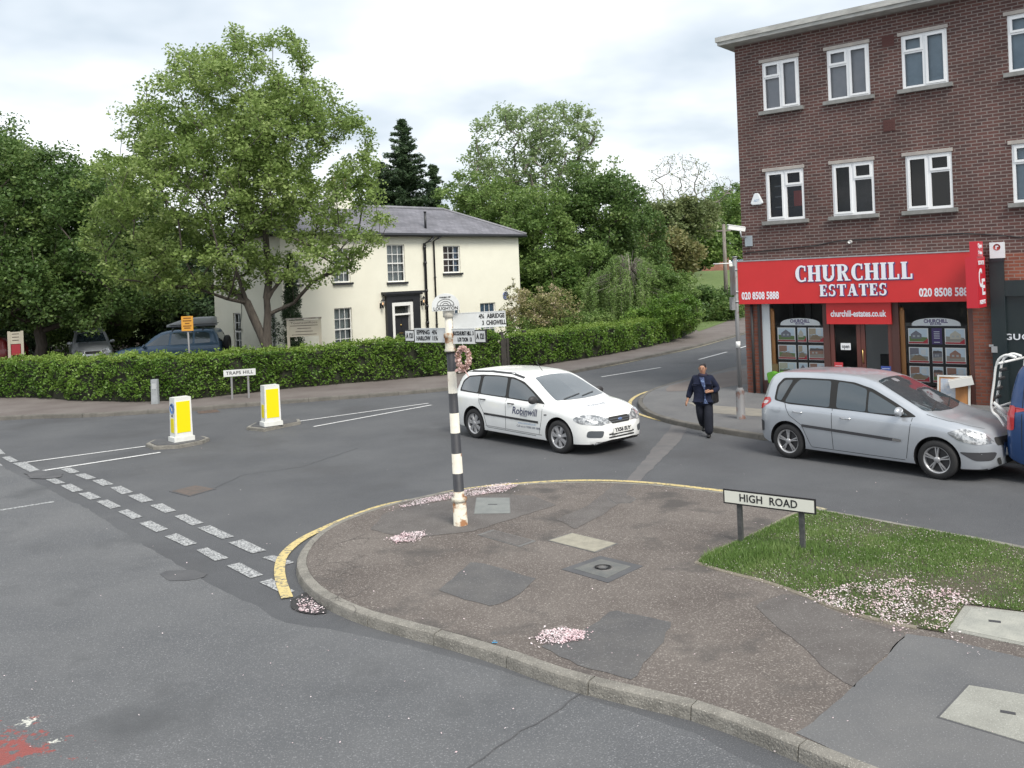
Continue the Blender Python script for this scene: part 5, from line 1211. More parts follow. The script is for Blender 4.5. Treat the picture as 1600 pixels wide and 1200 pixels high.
def carpaint(name, col, metal=0.0, rough=0.35, dirt=None):
    return mat(name, col, rough, col2=dirt or tuple(c*0.93 for c in col), scale=1.2, metal=metal, coat=0.6)
M_carglass = mat('car_glass', (0.035, 0.050, 0.060), 0.03, spec=1.0, coat=1.0)
def _cg():
    N, L = M_carglass.node_tree.nodes, M_carglass.node_tree.links
_cg()
M_lamp = mat('headlamp', (0.55, 0.56, 0.57), 0.12, col2=(0.18, 0.19, 0.20), scale=14, lo=0.42, hi=0.55, coat=1.0, metal=0.3)
M_tail = mat('tail_lamp', (0.45, 0.02, 0.025), 0.15, coat=1.0)
M_chrome = mat('chrome', (0.6, 0.6, 0.61), 0.15, metal=1.0)
M_shut = mat('shut_line', (0.02, 0.02, 0.02), 0.8)
def contact(pr, pf):                                 # near-side tyre contacts in the picture -> heading and rear contact
    a, b = G(*pr), G(*pf); h = (b-a).normalized(); return a, b, h
# ---- white estate car
ra, rb_, hd = contact((742, 683), (885, 708.5))
wb = 2.64; SCL = (rb_-ra).length/wb; print('estate wheelbase', (rb_-ra).length)
left = Vector((-hd.y, hd.x, 0)); mid = (ra+rb_)/2
k = 1.0
est = Car('estate_car', 'white estate car with Robinwill lettering turning in the middle of the junction', 'car', dict(
    L=4.50, W=0.915, r=0.325, axles=(0.93, 3.63), spokes=7, tum=0.42,
    top=[(0, .60), (.02, .78), (.05, .98), (.12, 1.15), (.28, 1.36), (.48, 1.455), (.8, 1.485), (1.4, 1.50), (2.0, 1.485), (2.45, 1.425), (2.7, 1.34), (3.0, 1.19), (3.38, 1.01), (3.52, .965), (3.8, .925), (4.15, .835), (4.36, .73), (4.46, .62), (4.50, .50)],
    belt=[(0, .93), (1, .95), (2, .92), (3.2, .885), (3.5, .86), (4.1, .76), (4.5, .60)],
    bot=[(0, .36), (.15, .26), (.5, .20), (1, .19), (3.6, .18), (4.3, .19), (4.5, .28)],
    plan=[(0, .62), (.03, .70), (.1, .79), (.3, .87), (.8, .91), (1.5, .912), (3.0, .912), (3.7, .905), (4.05, .86), (4.25, .77), (4.4, .62), (4.47, .45), (4.5, .30)]),
    carpaint('car_white', (0.80, 0.81, 0.80), 0, 0.3, dirt=(0.74, 0.745, 0.73)), mid+left*(0.915-0.03)*k, hd, 2.28)
est.t.scale = (k, k, k)
est.t.location = Vector(mid+left*(0.80)*k) - Matrix.Rotation(math.atan2(hd.y, hd.x), 3, 'Z') @ Vector((2.28*k, 0, 0))
S = est
for sg in (-1, 1):
    F = S.side(sg)
    S.patch('window_surround', [(0.36, 1.00), (0.40, 1.22), (0.58, 1.335), (1.05, 1.385), (1.6, 1.40), (2.1, 1.385), (2.45, 1.315), (2.78, 1.16), (3.22, .925), (2.0, .965), (1.1, .985)], F, M_shut, 0.0025)
    for p in ([(0.42, 1.03), (0.46, 1.20), (0.62, 1.31), (1.02, 1.35), (1.06, 1.005)], [(1.16, 1.00), (1.12, 1.355), (1.60, 1.372), (1.92, 1.365), (2.00, .985)], [(2.10, .98), (2.02, 1.36), (2.25, 1.325), (2.50, 1.255), (2.78, 1.12), (3.08, .955)]):
        S.patch('side_window', p, F, M_carglass, 0.006)
    S.strip('side_moulding', [(1.32, .585), (3.10, .56)], F, M_blackplastic, 0.045, 0.010)
    for pl in ([(2.04, 1.0), (2.05, .55), (2.02, .30)], [(1.10, 1.0), (1.16, .80), (1.30, .62), (1.36, .40), (1.40, .30), (3.02, .28)], [(3.20, .93), (3.16, .60), (3.06, .28)]): S.strip('shut_line', pl, F, M_shut, 0.009, 0.002)
    S.strip('roof_rail', [(0.45, 1.425), (1.3, 1.462), (2.0, 1.45), (2.4, 1.385)], F, M_blackplastic, 0.03, 0.006)
    S.strip('sill_line', [(1.35, .33), (3.15, .31)], F, mat('sill_grey', (0.35, 0.35, 0.35), 0.5), 0.02, 0.003)
    S.patch('headlight', [(4.12, .78), (4.00, .70), (4.16, .62), (4.48, .58), (4.40, .70)], F, M_lamp, 0.005, sharp=False)
    S.patch('side_repeater', [(3.24, .74), (3.32, .745), (3.32, .715), (3.24, .71)], F, M_chrome, 0.005)
    S.patch('tail_light', [(0.0, .95), (0.10, .95), (0.24, 1.22), (0.16, 1.26)], F, M_tail, 0.004)
    # flared lip round each arch
S.handle(2.22, .865, M_blackplastic); S.handle(1.28, .885, M_blackplastic)
S.mirror(2.98, .965, M_blackplastic)
A = S.above()
S.patch('windscreen', [(2.56, -.50), (2.53, -.25), (2.52, 0), (2.53, .25), (2.56, .50), (2.95, .60), (3.38, .68), (3.45, .35), (3.48, 0), (3.45, -.35), (3.38, -.68), (2.95, -.60)], A, M_carglass, 0.005)
for a, b in (((3.40, -.50), (3.30, .06)), ((3.40, .02), (3.28, .50))): S.strip('wiper', [a, b], A, M_blackplastic, 0.022, 0.018)
S.strip('bonnet_line', [(3.40, -.72), (3.75, -.70), (4.10, -.62), (4.28, -.50)], A, M_shut, 0.008, 0.002); S.strip('bonnet_line', [(3.40, .72), (3.75, .70), (4.10, .62), (4.28, .50)], A, M_shut, 0.008, 0.002)
bm = newbm(); tube(bm, [(2.25, 0, 1.47), (2.05, 0, 1.66)], 0.006, 5); fin('aerial', bm, M_blackplastic, S.t)
Fr = S.front()
S.patch('grille', [(-.30, .66), (-.24, .58), (.24, .58), (.30, .66), (.26, .70), (-.26, .70)], Fr, M_shut, 0.006)
S.strip('grille_bar', [(-.27, .615), (.27, .615)], Fr, mat('dark_grey_plastic', (0.08, 0.09, 0.10), 0.5), 0.012, 0.010); S.strip('grille_bar', [(-.28, .655), (.28, .655)], Fr, MATS['dark_grey_plastic'], 0.012, 0.010)
bm = newbm(); c = S.proj(Vector((6, 0, .64)), Vector((-1, 0, 0)), 0.014); bmesh.ops.create_icosphere(bm, subdivisions=2, radius=0.05, matrix=Matrix.Translation(c) @ Matrix.Diagonal((0.2, 1.3, 0.55, 1))); fin('badge', bm, mat('badge_blue', (0.12, 0.18, 0.35), 0.3, coat=1.0), S.t, smooth=True)
for sg in (-1, 1):
    S.patch('headlight', [(sg*.36, .60), (sg*.34, .69), (sg*.52, .765), (sg*.74, .78), (sg*.82, .70), (sg*.70, .60), (sg*.5, .575)], Fr, M_lamp, 0.006)
    S.patch('fog_lamp_recess', [(sg*.46, .47), (sg*.74, .49), (sg*.76, .36), (sg*.50, .34)], Fr, MATS['dark_grey_plastic'], 0.005)
for z in (.39, .33): S.strip('lower_grille', [(-.36, z), (.36, z)], Fr, M_shut, 0.028, 0.006)
S.strip('bumper_lip', [(-.62, .235), (.62, .235)], Fr, M_blackplastic, 0.06, 0.008)
S.plate('YX56 EUY', .455)
M_let = mat('letter_grey_blue', (0.05, 0.06, 0.12), 0.5)
Frs = S.side(-1)
def cartext(s, txt, x, z, m, **k):
    me = text_mesh(txt, extrude=0.0, **k)
    bmx = newbm(); bmx.from_mesh(me); bmesh.ops.triangulate(bmx, faces=bmx.faces[:]); bmx.to_mesh(me); bmx.free()
    me.transform(Matrix.Translation((x, z, 0))); s.patch('lettering', None, Frs, m, 0.006, me=me)
cartext(S, 'Robinwill', 2.66, .735, M_let, size=0.21, shear=0.2, bold=0.003, width=0.78)
cartext(S, 'Limited', 2.62, .655, M_let, size=0.06, width=0.20)
cartext(S, 'www.robinwill.co.uk', 2.72, .50, MATS['pale_blue_text'], size=0.06, width=0.55)
cartext(S, 'Call us on 0208 508 5888', 2.76, .43, M_let, size=0.06, width=0.72)
me = text_mesh('Robinwill', size=0.16, shear=0.2, width=0.5, extrude=0.0); me.transform(Matrix.Rotation(math.pi/2, 4, 'Z')); me.transform(Matrix.Translation((3.93, -0.1, 0))); S.patch('lettering', None, A, mat('faint_letter', (0.35, 0.37, 0.42), 0.5), 0.005, me=me)
# ---- silver people carrier
ra, rb_, hd = contact((1237, 715), (1470, 748))
print('mpv wheelbase', (rb_-ra).length)
left = Vector((-hd.y, hd.x, 0)); mid = (ra+rb_)/2; k = 0.96
S = Car('people_carrier', 'silver people carrier parked at the kerb in front of the red shop', 'car', dict(
    L=4.30, W=0.905, r=0.325, axles=(0.66, 3.45), spokes=5, double=True, tum=0.36,
    top=[(0, .62), (.015, .85), (.05, 1.08), (.12, 1.35), (.20, 1.52), (.34, 1.595), (.8, 1.63), (1.4, 1.645), (1.9, 1.625), (2.25, 1.555), (2.6, 1.40), (3.0, 1.21), (3.28, 1.085), (3.45, 1.03), (3.8, .95), (4.08, .85), (4.22, .72), (4.28, .60), (4.30, .48)],
    belt=[(0, 1.0), (.5, .99), (1.2, 1.0), (2, .97), (3.1, .93), (3.5, .90), (4.1, .72), (4.3, .58)],
    bot=[(0, .38), (.1, .28), (.4, .21), (1, .19), (3.4, .18), (4.1, .19), (4.3, .28)],
    plan=[(0, .68), (.02, .75), (.1, .82), (.3, .875), (.7, .90), (1.5, .902), (3.0, .90), (3.5, .895), (3.85, .85), (4.05, .76), (4.2, .60), (4.27, .43), (4.30, .30)]),
    carpaint('car_silver', (0.46, 0.485, 0.52), 0.45, 0.30, dirt=(0.42, 0.445, 0.48)), mid, hd, 2.07)
S.t.scale = (k, k, k)
S.t.location = Vector(mid+left*0.79*k) - Matrix.Rotation(math.atan2(hd.y, hd.x), 3, 'Z') @ Vector((2.07*k, 0, 0))
mpv = S
for sg in (-1, 1):
    F = S.side(sg)
    S.patch('window_surround', [(0.36, 1.08), (0.38, 1.36), (0.50, 1.50), (0.95, 1.525), (1.5, 1.53), (1.95, 1.50), (2.3, 1.41), (2.7, 1.22), (3.12, 1.00), (2.9, .975), (2.0, 1.01), (1.2, 1.025), (.7, 1.03)], F, M_shut, 0.0025)
    for p in ([(0.41, 1.10), (0.43, 1.34), (0.53, 1.455), (0.72, 1.475), (0.52, 1.075)], [(0.60, 1.06), (0.76, 1.38), (0.86, 1.49), (1.50, 1.50), (1.53, 1.035)], [(1.66, 1.035), (1.64, 1.495), (1.92, 1.470), (2.20, 1.395), (2.22, 1.01)], [(2.26, 1.01), (2.24, 1.375), (2.45, 1.28), (2.72, 1.15), (2.98, 1.01)]):
        S.patch('side_window', p, F, M_carglass, 0.006)
    S.strip('side_moulding', [(0.98, .66), (2.85, .585)], F, mat('dark_trim', (0.045, 0.045, 0.05), 0.5), 0.05, 0.012); S.strip('moulding_tip', [(2.72, .590), (2.90, .583)], F, M_chrome, 0.045, 0.014)
    for pl in ([(1.59, 1.04), (1.585, .60), (1.60, .27)], [(0.60, 1.05), (0.72, .82), (0.98, .66), (1.10, .40), (1.16, .28), (2.95, .26)], [(3.05, .98), (2.98, .50), (2.94, .26)]): S.strip('shut_line', pl, F, M_shut, 0.009, 0.002)
    S.patch('tail_light', [(-.0, .88), (0.10, .90), (0.30, 1.05), (0.26, 1.13), (0.05, 1.10)], F, M_tail, 0.005)
    S.patch('reversing_light', [(0.10, .99), (0.20, 1.00), (0.24, 1.06), (0.13, 1.06)], F, mat('pale_lamp', (0.6, 0.55, 0.55), 0.2, coat=1.0), 0.008)
    S.patch('fuel_flap', [(0.34, .86), (0.52, .86), (0.52, .98), (0.34, .98)], F, S.paint, 0.004)
    S.patch('bumper_strip', [(0.0, .46), (0.12, .46), (0.14, .66), (0.02, .68)], F, MATS['dark_trim'], 0.006)
    S.patch('headlight', [(3.62, .80), (3.84, .87), (4.12, .78), (4.24, .64), (4.05, .62), (3.80, .68)], F, M_lamp, 0.006)
    S.patch('front_bumper_strip', [(3.80, .50), (4.26, .50), (4.22, .36), (4.02, .36)], F, MATS['dark_trim'], 0.004)
S.handle(0.90, .90, M_chrome); S.handle(1.86, .87, M_chrome); S.mirror(2.86, 1.04, S.paint)
A = S.above()
S.patch('windscreen', [(2.30, -.52), (2.27, -.25), (2.26, 0), (2.27, .25), (2.30, .52), (2.8, .62), (3.20, .70), (3.32, .35), (3.36, 0), (3.32, -.35), (3.20, -.70), (2.8, -.62)], A, M_carglass, 0.005)
for a, b in (((3.26, -.55), (3.10, .0)), ((3.26, .08), (3.08, .58))): S.strip('wiper', [a, b], A, M_blackplastic, 0.022, 0.018)
S.strip('bonnet_line', [(3.25, -.74), (3.6, -.72), (3.9, -.62), (4.1, -.42)], A, M_shut, 0.008, 0.002)
Fr = S.front(); S.patch('grille', [(-.48, .60), (-.46, .72), (-.1, .70), (.1, .70), (.46, .72), (.48, .60), (.1, .56), (-.1, .56)], Fr, M_shut, 0.006)
S.patch('lower_grille', [(-.5, .40), (.5, .40), (.46, .28), (-.46, .28)], Fr, M_shut, 0.006); S.plate('KM54 XRB', .48)
# items seen through the rear side glass are faint: a green bag lies on the seat edge
# ---- blue van at the right edge, rear towards us
vr = G(1572, 754); head = hd
vk = 1.0
VP = carpaint('van_blue', (0.015, 0.055, 0.17), 0.2, 0.35)
vleft = Vector((-head.y, head.x, 0))
van = Car('van', 'dark blue van with a white rear bicycle rack parked at the right edge', 'van', dict(
    L=4.9, W=0.95, r=0.335, axles=(0.95, 3.95), spokes=5, tum=0.13,
    top=[(0, .70), (.02, 1.05), (.05, 1.25), (.10, 1.55), (.18, 1.78), (.32, 1.88), (.8, 1.91), (2.5, 1.92), (3.3, 1.88), (3.7, 1.72), (4.2, 1.28), (4.5, 1.10), (4.8, .92), (4.9, .6)],
    belt=[(0, 1.12), (1, 1.15), (3, 1.12), (4, 1.05), (4.9, .7)], bot=[(0, .36), (.3, .26), (1, .24), (4.2, .24), (4.9, .32)],
    plan=[(0, .84), (.03, .88), (.1, .92), (.4, .945), (1, .95), (3.9, .95), (4.4, .88), (4.75, .7), (4.9, .5)]), VP, vr+vleft*0.95, head, 0.0)
S = van
for sg in (-1, 1):
    F = S.side(sg)
    S.patch('side_window', [(0.42, 1.22), (0.48, 1.70), (1.55, 1.73), (1.55, 1.22)], F, M_carglass, 0.006); S.patch('side_window', [(1.75, 1.22), (1.75, 1.73), (2.85, 1.73), (2.85, 1.2)], F, M_carglass, 0.006)
    S.patch('side_window', [(3.0, 1.18), (3.0, 1.72), (3.5, 1.62), (3.95, 1.2)], F, M_carglass, 0.006)
    S.patch('tail_light', [(0.0, .82), (0.14, .82), (0.16, 1.20), (0.04, 1.20)], F, M_tail, 0.012)
    S.strip('shut_line', [(0.30, 1.78), (0.26, 1.2), (0.24, .5)], F, M_shut, 0.01, 0.002); S.strip('shut_line', [(0.3, 1.02), (4.2, 1.0)], F, M_shut, 0.008, 0.002); S.strip('shut_line', [(1.65, 1.8), (1.65, .34)], F, M_shut, 0.01, 0.002)
S.mirror(3.75, 1.25, M_blackplastic)
Rr = S.rear()
S.patch('rear_window', [(-.66, 1.18), (-.60, 1.66), (.60, 1.66), (.66, 1.18)], Rr, M_carglass, 0.006); S.plate('LB51 KTU', .80, front=False, col=(0.6, 0.5, 0.1))
for sg in (-1, 1): S.patch('tail_light', [(sg*.80, .84), (sg*.90, .84), (sg*.90, 1.18), (sg*.80, 1.18)], Rr, M_tail, 0.008)
S.patch('bumper', [(-.86, .40), (.86, .40), (.86, .60), (-.86, .60)], Rr, S.paint, 0.05); S.strip('bumper_step', [(-.85, .62), (.85, .62)], Rr, M_blackplastic, 0.03, 0.055)
bp = S.proj(Vector((3.4, 0, .0)), Vector((0, 0, 1)), 0) if False else None
rack = thing('bicycle_rack', 'white tubular bicycle rack hung on the back door of the blue van', 'bike rack', S.t.location, S.t.rotation_euler.z)
rack.scale = (0.75, 1, 1)
def tb(pts, r=0.024): 
    b_ = newbm(); tube(b_, catmull(pts, 4), r, 8); return fin('rack_arm', b_, M_whitep, rack)
for y in (-0.72, -0.50, 0.50):
    tb([(0.18, y, 1.93), (-0.02, y, 1.96), (-0.20, y, 1.84), (-0.28, y, 1.5), (-0.34, y, 1.22), (-0.33, y, 1.06), (-0.22, y, 0.98), (-0.10, y, 0.84)])
b_ = newbm(); tube(b_, [(-0.33, -0.72, 1.10), (-0.33, 0.5, 1.10)], 0.02, 8); fin('cross_tube', b_, M_whitep, rack); b_ = newbm(); tube(b_, [(-0.20, -0.72, 1.82), (-0.20, 0.5, 1.82)], 0.02, 8); fin('cross_tube', b_, M_whitep, rack)
b_ = newbm(); tube(b_, [(-0.30, -0.72, 1.20), (-0.05, -0.66, 1.02)], 0.03, 8); fin('strut', b_, M_whitep, rack)
for k_, z in enumerate((1.72, 1.58, 1.42, 1.28)):
    b_ = newbm(); x = -0.19-0.12*(1.75-z)/0.4; tube(b_, [(x+0.06, -0.72, z), (x+0.06, -0.50, z)], 0.028, 8); fin('clamp', b_, M_blackplastic, rack)
# ---- cars beyond the hedge
def simple_car(name, label, cat, sp, paint, loc, ang, side_w, wind, extra=None, z=PZ):
    hd_ = Vector((math.cos(ang), math.sin(ang), 0))
    c = Car(name, label, cat, sp, paint, Vector(loc), hd_, sp['L']/2)
    c.t.location.z = z
    for sg in (-1, 1):
        for p in side_w: c.patch('side_window', p, c.side(sg), M_carglass, 0.006)
    c.patch('windscreen', wind, c.above(), M_carglass, 0.005)
    c.mirror(sp['mir'][0], sp['mir'][1], sp.get('mirm', paint))
    return c
p = AT(268, 560, 37.0); p.z = 0
SP4 = dict(L=4.3, W=0.90, r=0.37, axles=(0.85, 3.45), spokes=6, tum=0.25, mir=(2.95, 1.15),
    top=[(0, .75), (.02, 1.1), (.06, 1.3), (.18, 1.62), (.32, 1.77), (.8, 1.80), (1.8, 1.80), (2.3, 1.74), (2.6, 1.60), (3.0, 1.28), (3.2, 1.18), (3.9, 1.10), (4.2, 1.0), (4.3, .7)],
    belt=[(0, 1.18), (1, 1.18), (3, 1.10), (4.3, .9)], bot=[(0, .45), (.3, .38), (1, .36), (3.4, .36), (4.3, .42)],
    plan=[(0, .74), (.05, .82), (.3, .88), (1, .90), (3.4, .90), (4.0, .85), (4.25, .7), (4.3, .55)])
ang4 = math.radians(186)
c4 = simple_car('off_road_car', 'light blue off-road car with a grey roof box and rear spare wheel behind the hedge', 'car', SP4, carpaint('car_sky_blue', (0.055, 0.105, 0.17), 0.3), (p.x+0.0, p.y, 0), ang4,
    [[(0.38, 1.24), (0.42, 1.60), (0.6, 1.67), (1.0, 1.68), (1.0, 1.22)], [(1.08, 1.22), (1.08, 1.68), (1.9, 1.68), (1.95, 1.2)], [(2.03, 1.2), (1.98, 1.67), (2.3, 1.60), (2.9, 1.2)]],
    [(2.42, -.5), (2.40, 0), (2.42, .5), (3.0, .66), (3.04, 0), (3.0, -.66)])
bm = newbm(); lathe(bm, [(0, -0.10), (0.30, -0.10), (0.35, -0.06), (0.35, 0.06), (0.30, 0.11), (0, 0.12)], 28, Matrix.Translation((-0.14, 0.1, 1.12)) @ Matrix.Rotation(math.pi/2, 4, 'Y')); fin('spare_wheel', bm, M_rubber, c4.t, smooth=False)
c4.patch('rear_window', [(-.6, 1.25), (-.55, 1.6), (.55, 1.6), (.6, 1.25)], c4.rear(), M_carglass, 0.006)
bm = newbm()
for x in (0.7, 1.9): tube(bm, [(x, -0.68, 1.72), (x, -0.60, 1.86), (x, 0.60, 1.86), (x, 0.68, 1.72)], 0.02, 6)
fin('roof_bars', bm, M_blackplastic, c4.t)
rb = thing('roof_box', 'grey rounded roof box carried on the light blue off-road car', 'roof box', c4.t.location, c4.t.rotation_euler.z)
bm = newbm(); N_ = 24; rings = []
for i in range(N_+1):
    x = 0.25+2.0*i/N_; u = i/N_; w = 0.36*min(1, (u/0.05)**0.5 if u < 0.05 else 1)*(1-0.45*max(0, (u-0.55)/0.45)**1.6); h = 0.36*min(1, 0.3+(u/0.06)**0.5 if u < 0.06 else 1)*(1-0.72*max(0, (u-0.35)/0.65)**1.8)
    rings.append([bm.verts.new((x, w*a, 1.885+h*b)) for a, b in ((-0.85, 0), (-1, 0.25), (-1, 0.55), (-0.86, 0.9), (-0.55, 1.0), (0, 1.04), (0.55, 1.0), (0.86, 0.9), (1, 0.55), (1, 0.25), (0.85, 0))])
for a, b in zip(rings, rings[1:]):
    for k_ in range(11): bm.faces.new((a[k_], a[(k_+1) % 11], b[(k_+1) % 11], b[k_]))
bm.faces.new(rings[0]); bm.faces.new(rings[-1][::-1]); bmesh.ops.recalc_face_normals(bm, faces=bm.faces[:])
fin('shell', bm, mat('box_grey', (0.26, 0.27, 0.28), 0.45), rb, smooth=True)
bm = newbm(); box(bm, 0.27, 2.1, -0.365, 0.365, 1.965, 1.985); fin('seam', bm, M_blackplastic, rb)
# silver mpv facing us, behind the hedge
SP5 = dict(L=4.4, W=0.89, r=0.33, axles=(0.85, 3.5), spokes=5, tum=0.30, mir=(3.0, 1.08),
    top=[(0, .7), (.05, 1.2), (.2, 1.6), (.45, 1.70), (2.0, 1.72), (2.5, 1.62), (3.2, 1.14), (3.9, .98), (4.25, .82), (4.36, .68), (4.4, .5)],
    belt=[(0, 1.02), (3, .95), (4.4, .62)], bot=[(0, .35), (.5, .24), (4, .22), (4.4, .3)], plan=[(0, .7), (.1, .82), (.4, .88), (3.5, .885), (4.0, .82), (4.25, .68), (4.4, .35)])
p = AT(142, 560, 43.0)
c5 = simple_car('people_carrier', 'silver people carrier facing the road under the trees at the left', 'car', SP5, MATS['car_silver'], (p.x, p.y, 0), math.radians(-62),
    [[(0.3, 1.1), (0.4, 1.55), (1.3, 1.58), (1.3, 1.08)], [(1.4, 1.08), (1.4, 1.58), (2.2, 1.55), (2.9, 1.05)]], [(2.5, -.5), (2.48, 0), (2.5, .5), (3.15, .66), (3.2, 0), (3.15, -.66)])
for sg in (-1, 1): c5.patch('headlight', [(sg*.36, .66), (sg*.38, .78), (sg*.70, .86), (sg*.76, .72), (sg*.6, .64)], c5.front(), M_lamp, 0.006)
c5.patch('grille', [(-.32, .64), (-.34, .76), (.34, .76), (.32, .64)], c5.front(), M_shut, 0.006); c5.patch('lower_grille', [(-.5, .42), (-.5, .32), (.5, .32), (.5, .42)], c5.front(), M_shut, 0.006)
c5.plate('EA04 WZX', .52)
SP6 = dict(L=4.1, W=0.86, r=0.31, axles=(0.8, 3.3), spokes=5, tum=0.36, mir=(2.75, 1.0),
    top=[(0, .7), (.05, 1.0), (.3, 1.35), (.6, 1.44), (1.6, 1.46), (2.1, 1.40), (2.9, 1.02), (3.2, .96), (3.9, .78), (4.05, .62), (4.1, .5)],
    belt=[(0, .95), (3, .88), (4.1, .62)], bot=[(0, .35), (.5, .22), (3.6, .2), (4.1, .3)], plan=[(0, .66), (.1, .78), (.4, .85), (3.3, .855), (3.8, .78), (4.0, .62), (4.1, .35)])
SW6 = [[(0.45, 1.0), (0.6, 1.3), (1.5, 1.35), (1.5, .98)], [(1.58, .98), (1.58, 1.35), (2.0, 1.31), (2.7, .95)]]; WS6 = [(2.12, -.5), (2.1, 0), (2.12, .5), (2.85, .62), (2.9, 0), (2.85, -.62)]
p = AT(-28, 560, 44.0)
simple_car('hatchback', 'dark red hatchback half hidden by foliage at the far left edge', 'car', SP6, carpaint('car_dark_red', (0.28, 0.03, 0.03), 0.1), (p.x, p.y, 0), math.radians(170), SW6, WS6)
for i, (px, yy, col, lab) in enumerate(((1121, 128.0, 'car_silver', 'pale silver car parked on the crest of the far lawn'), (1146, 131.0, 'car_sky_blue', 'bluish car parked behind the pole on the crest of the far lawn'))):
    p = AT(px, 420, yy); simple_car('hatchback', lab, 'car', SP6, MATS[col] if col != 'car_silver' else MATS['car_white'], (p.x, p.y, 0), math.radians(175), SW6, WS6, z=terr(p.x, p.y))
# ================================================================== TREES AND PLANTS
LM_maple = leafmat('leaf_maple', (0.14, 0.22, 0.055), (0.25, 0.345, 0.10), (0.42, 0.51, 0.20), 0.45, 0.5)
LM_dark = leafmat('leaf_dark', (0.055, 0.11, 0.03), (0.11, 0.185, 0.05), (0.21, 0.29, 0.085), 0.35, 0.5)
LM_yew = leafmat('leaf_evergreen', (0.035, 0.065, 0.034), (0.055, 0.095, 0.042), (0.085, 0.135, 0.055), 0.2, 0.4)
LM_ash = leafmat('leaf_ash', (0.20, 0.28, 0.11), (0.28, 0.37, 0.17), (0.38, 0.46, 0.25), 0.5, 0.4)
LM_mid = leafmat('leaf_mid', (0.085, 0.16, 0.04), (0.17, 0.26, 0.07), (0.30, 0.40, 0.13), 0.4, 0.4)
LM_olive = leafmat('leaf_olive', (0.11, 0.145, 0.06), (0.18, 0.22, 0.09), (0.27, 0.28, 0.13), 0.3, 0.4)
LM_willow = leafmat('leaf_willow', (0.12, 0.21, 0.06), (0.20, 0.30, 0.09), (0.30, 0.40, 0.15), 0.35, 0.7)
LM_hedge = leafmat('leaf_hedge', (0.055, 0.13, 0.018), (0.125, 0.225, 0.035), (0.22, 0.34, 0.065), 0.3, 0.9)
LM_hedgetop = leafmat('leaf_hedge_new', (0.12, 0.21, 0.035), (0.20, 0.30, 0.055), (0.30, 0.40, 0.10), 0.35, 0.8)
LM_copper = leafmat('leaf_copper', (0.13, 0.15, 0.055), (0.21, 0.21, 0.08), (0.32, 0.26, 0.13), 0.35, 0.8)
LM_blossom = leafmat('blossom', (0.15, 0.19, 0.06), (0.28, 0.27, 0.11), (0.58, 0.46, 0.36), 0.3, 1.2)
def leaf_arrays(C, spread, n, size, flat=0.75, rng=RNG, droop=0.0, aspect=0.6):
    """C: (k,3) cluster centres; spread: cluster radius; n leaves each -> (k*n,4,3) diamond leaves"""
    C = np.asarray(C, float); K = len(C); sp = np.broadcast_to(np.asarray(spread, float), (K,)) if np.ndim(spread) else np.full(K, float(spread))
    P = np.repeat(C, n, axis=0); S_ = np.repeat(sp, n)
    d = rng.normal(size=(K*n, 3)); d /= np.linalg.norm(d, axis=1)[:, None]; r = rng.random(K*n)**0.5
    d *= (r*S_)[:, None]; d[:, 2] *= flat
    if droop: d[:, 2] -= droop*rng.random(K*n)*S_*2
    P = P+d
    s = size*rng.uniform(0.6, 1.35, K*n)
    u = rng.normal(size=(K*n, 3)); u[:, 2] = u[:, 2]*0.6-droop; u /= np.linalg.norm(u, axis=1)[:, None]
    w = rng.normal(size=(K*n, 3)); v = np.cross(u, w); v /= np.linalg.norm(v, axis=1)[:, None]
    u *= s[:, None]; v *= (s*aspect)[:, None]
    return np.stack([P-u, P-v*0.9, P+u, P+v*0.9], axis=1)
